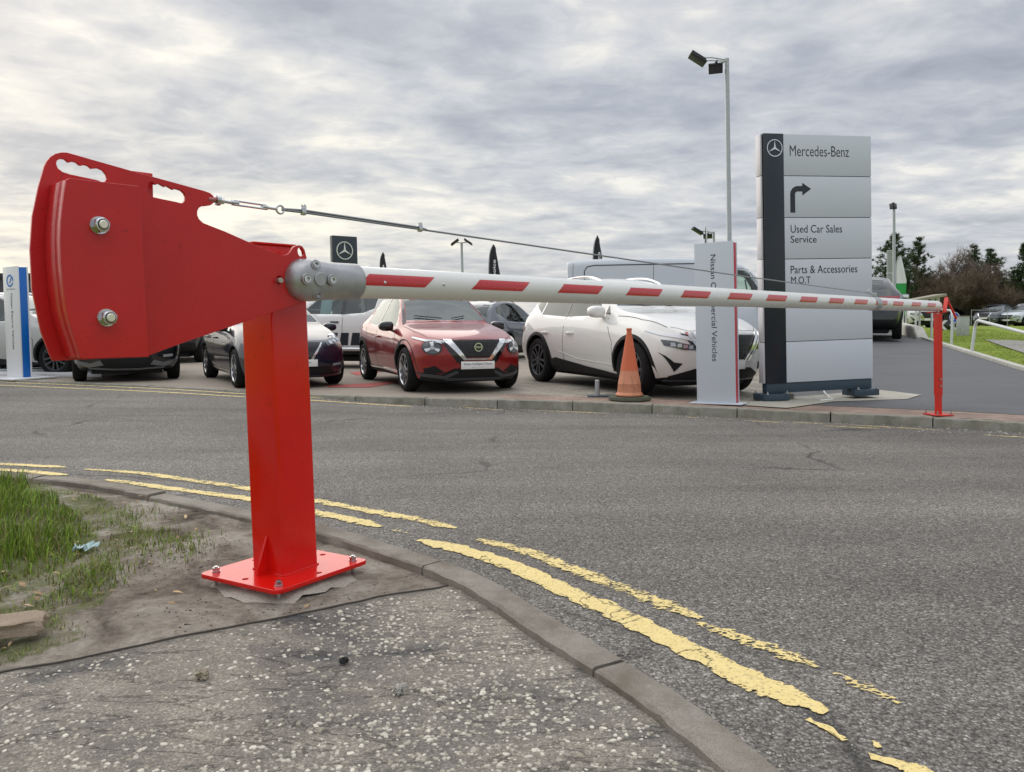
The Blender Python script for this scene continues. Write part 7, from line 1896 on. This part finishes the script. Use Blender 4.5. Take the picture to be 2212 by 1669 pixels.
o = obj('bank_grass', bm, MAT['bankgrass'], None, 0); o['kind'] = 'stuff'; o['label'] = 'short grass on the bank beside the side road'
def lump(bm, c, s, rnd, flat=.5):
    e = rnd.uniform(.75, 1.6); a = rnd.uniform(0, 3.14); V = []
    for k in range(6):
        t_ = k * 1.047 + rnd.uniform(-.3, .3); rr_ = s * rnd.uniform(.75, 1.15); x, y = math.cos(t_) * rr_ * e, math.sin(t_) * rr_
        V.append(bm.verts.new(c + Vector((x * math.cos(a) - y * math.sin(a), x * math.sin(a) + y * math.cos(a), -.001))))
    U = [bm.verts.new(v.co.lerp(c, .38) + Vector((0, 0, s * flat * rnd.uniform(.75, 1.1)))) for v in V]
    for k in range(6): bm.faces.new((V[k], V[(k + 1) % 6], U[(k + 1) % 6], U[k]))
    bm.faces.new(U)
MAT['chips'] = leaf_mat('pale_stone_chips', (.30, .27, .21), (.46, .43, .36))
bm = BM(); n = 0; P2 = [Vector((p[0], p[1])) for p in pavepoly]; tries = 0
while n < 7600 and tries < 90000:
    tries += 1; x, y = rnd.uniform(-2.4, 1.35), rnd.uniform(1.0, 2.6)
    if not in_poly((x, y), P2): continue
    dn = noise.fractal(Vector((x * 2.0, y * 2.0, 7)), 1, 2, 3); bias = .30 + .38 * sstep(-1.2, .3, x) + .18 * sstep(2.3, 1.5, y)
    if rnd.random() > bias + dn * .8 or edge_d(x, y) < .03: continue
    lump(bm, Vector((x, y, zpave(x, y) - .0008)), rnd.uniform(.0030, .0082), rnd, .42); n += 1
o = obj('stone_chips', bm, MAT['chips'], None, 0); o['kind'] = 'stuff'; o['label'] = 'pale stone chips pressed into the dark footway'
MAT['grit'] = leaf_mat('pale_grit', (.20, .19, .17), (.40, .38, .34)); MAT['clods'] = leaf_mat('dark_soil_crumbs', (.025, .019, .014), (.085, .066, .05))
bm = BM()
for k in range(2600):                                # loose grit along the near kerb channel and over the road
    if k < 1500:
        i = rnd.randrange(len(kout) - 1); p = kout[i].lerp(kout[i + 1], rnd.random()); q = p + Vector((rnd.gauss(0, .1), abs(rnd.gauss(0, .16)) + .03))
    else:
        i = rnd.randrange(len(kfar) - 1); p = kfar[i].lerp(kfar[i + 1], rnd.random()); q = p + Vector((rnd.gauss(0, .1), -abs(rnd.gauss(0, .22)) - .03))
        if abs(q.x) > 9: continue
    lump(bm, Vector((q.x, q.y, zr(q.x, q.y) + .002)), rnd.uniform(.0015, .0045) * (1 if k < 1500 else 2.2), rnd, .7)
o = obj('grit', bm, MAT['grit'], None, 0); o['kind'] = 'stuff'; o['label'] = 'loose pale grit lying along the kerbs'
bm = BM(); n = 0
VP = [Vector((p[0], p[1])) for p in vergepoly]
while n < 1100:
    if n < 700: c0 = on(*rnd.choice(((400, 1200), (430, 1185), (350, 1228), (470, 1300), (560, 1305), (700, 1262))), zverge); x, y = c0.x + rnd.gauss(0, .11), c0.y + rnd.gauss(0, .09)
    else: x, y = rnd.uniform(-2.2, .2), rnd.uniform(2.0, 4.2)
    n += 1
    if not in_poly((x, y), VP) or (Vector((x, y)) - pc.to_2d()).length < .27: continue
    lump(bm, Vector((x, y, zsoil(x, y) - .001)), rnd.uniform(.0012, .0045), rnd, .8)
o = obj('soil_crumbs', bm, MAT['clods'], None, 0); o['kind'] = 'stuff'; o['label'] = 'dark crumbs of soil scattered over the verge'

bm = BM()
for k in range(70):
    c0 = on(*rnd.choice(((150, 1180), (60, 1290), (180, 1330), (330, 1140), (210, 1090), (90, 1240))), zverge); x, y = c0.x + rnd.gauss(0, .16), c0.y + rnd.gauss(0, .14)
    if not in_poly((x, y), VP): continue
    z = zsoil(x, y) + rnd.uniform(.004, .02); a = rnd.uniform(0, 6.28); L_ = rnd.uniform(.008, .022); u_ = Vector((math.cos(a), math.sin(a), rnd.uniform(-.3, .4))); w_ = Vector((-math.sin(a), math.cos(a), rnd.uniform(-.3, .3))) * .45; p = Vector((x, y, z))
    V = [bm.verts.new(p + u_ * L_ * s_ + w_ * L_ * t_ + Vector((0, 0, .004 * abs(t_)))) for s_, t_ in ((-1, 0), (-.3, .8), (.5, .7), (1, 0), (.5, -.7), (-.3, -.8))]
    bm.faces.new(V)
o = obj('dead_leaves', bm, leaf_mat('tan_dead_leaf', (.16, .10, .05), (.42, .30, .17)), None, 0); o['kind'] = 'stuff'; o['label'] = 'tan dead leaf flakes scattered on the verge'
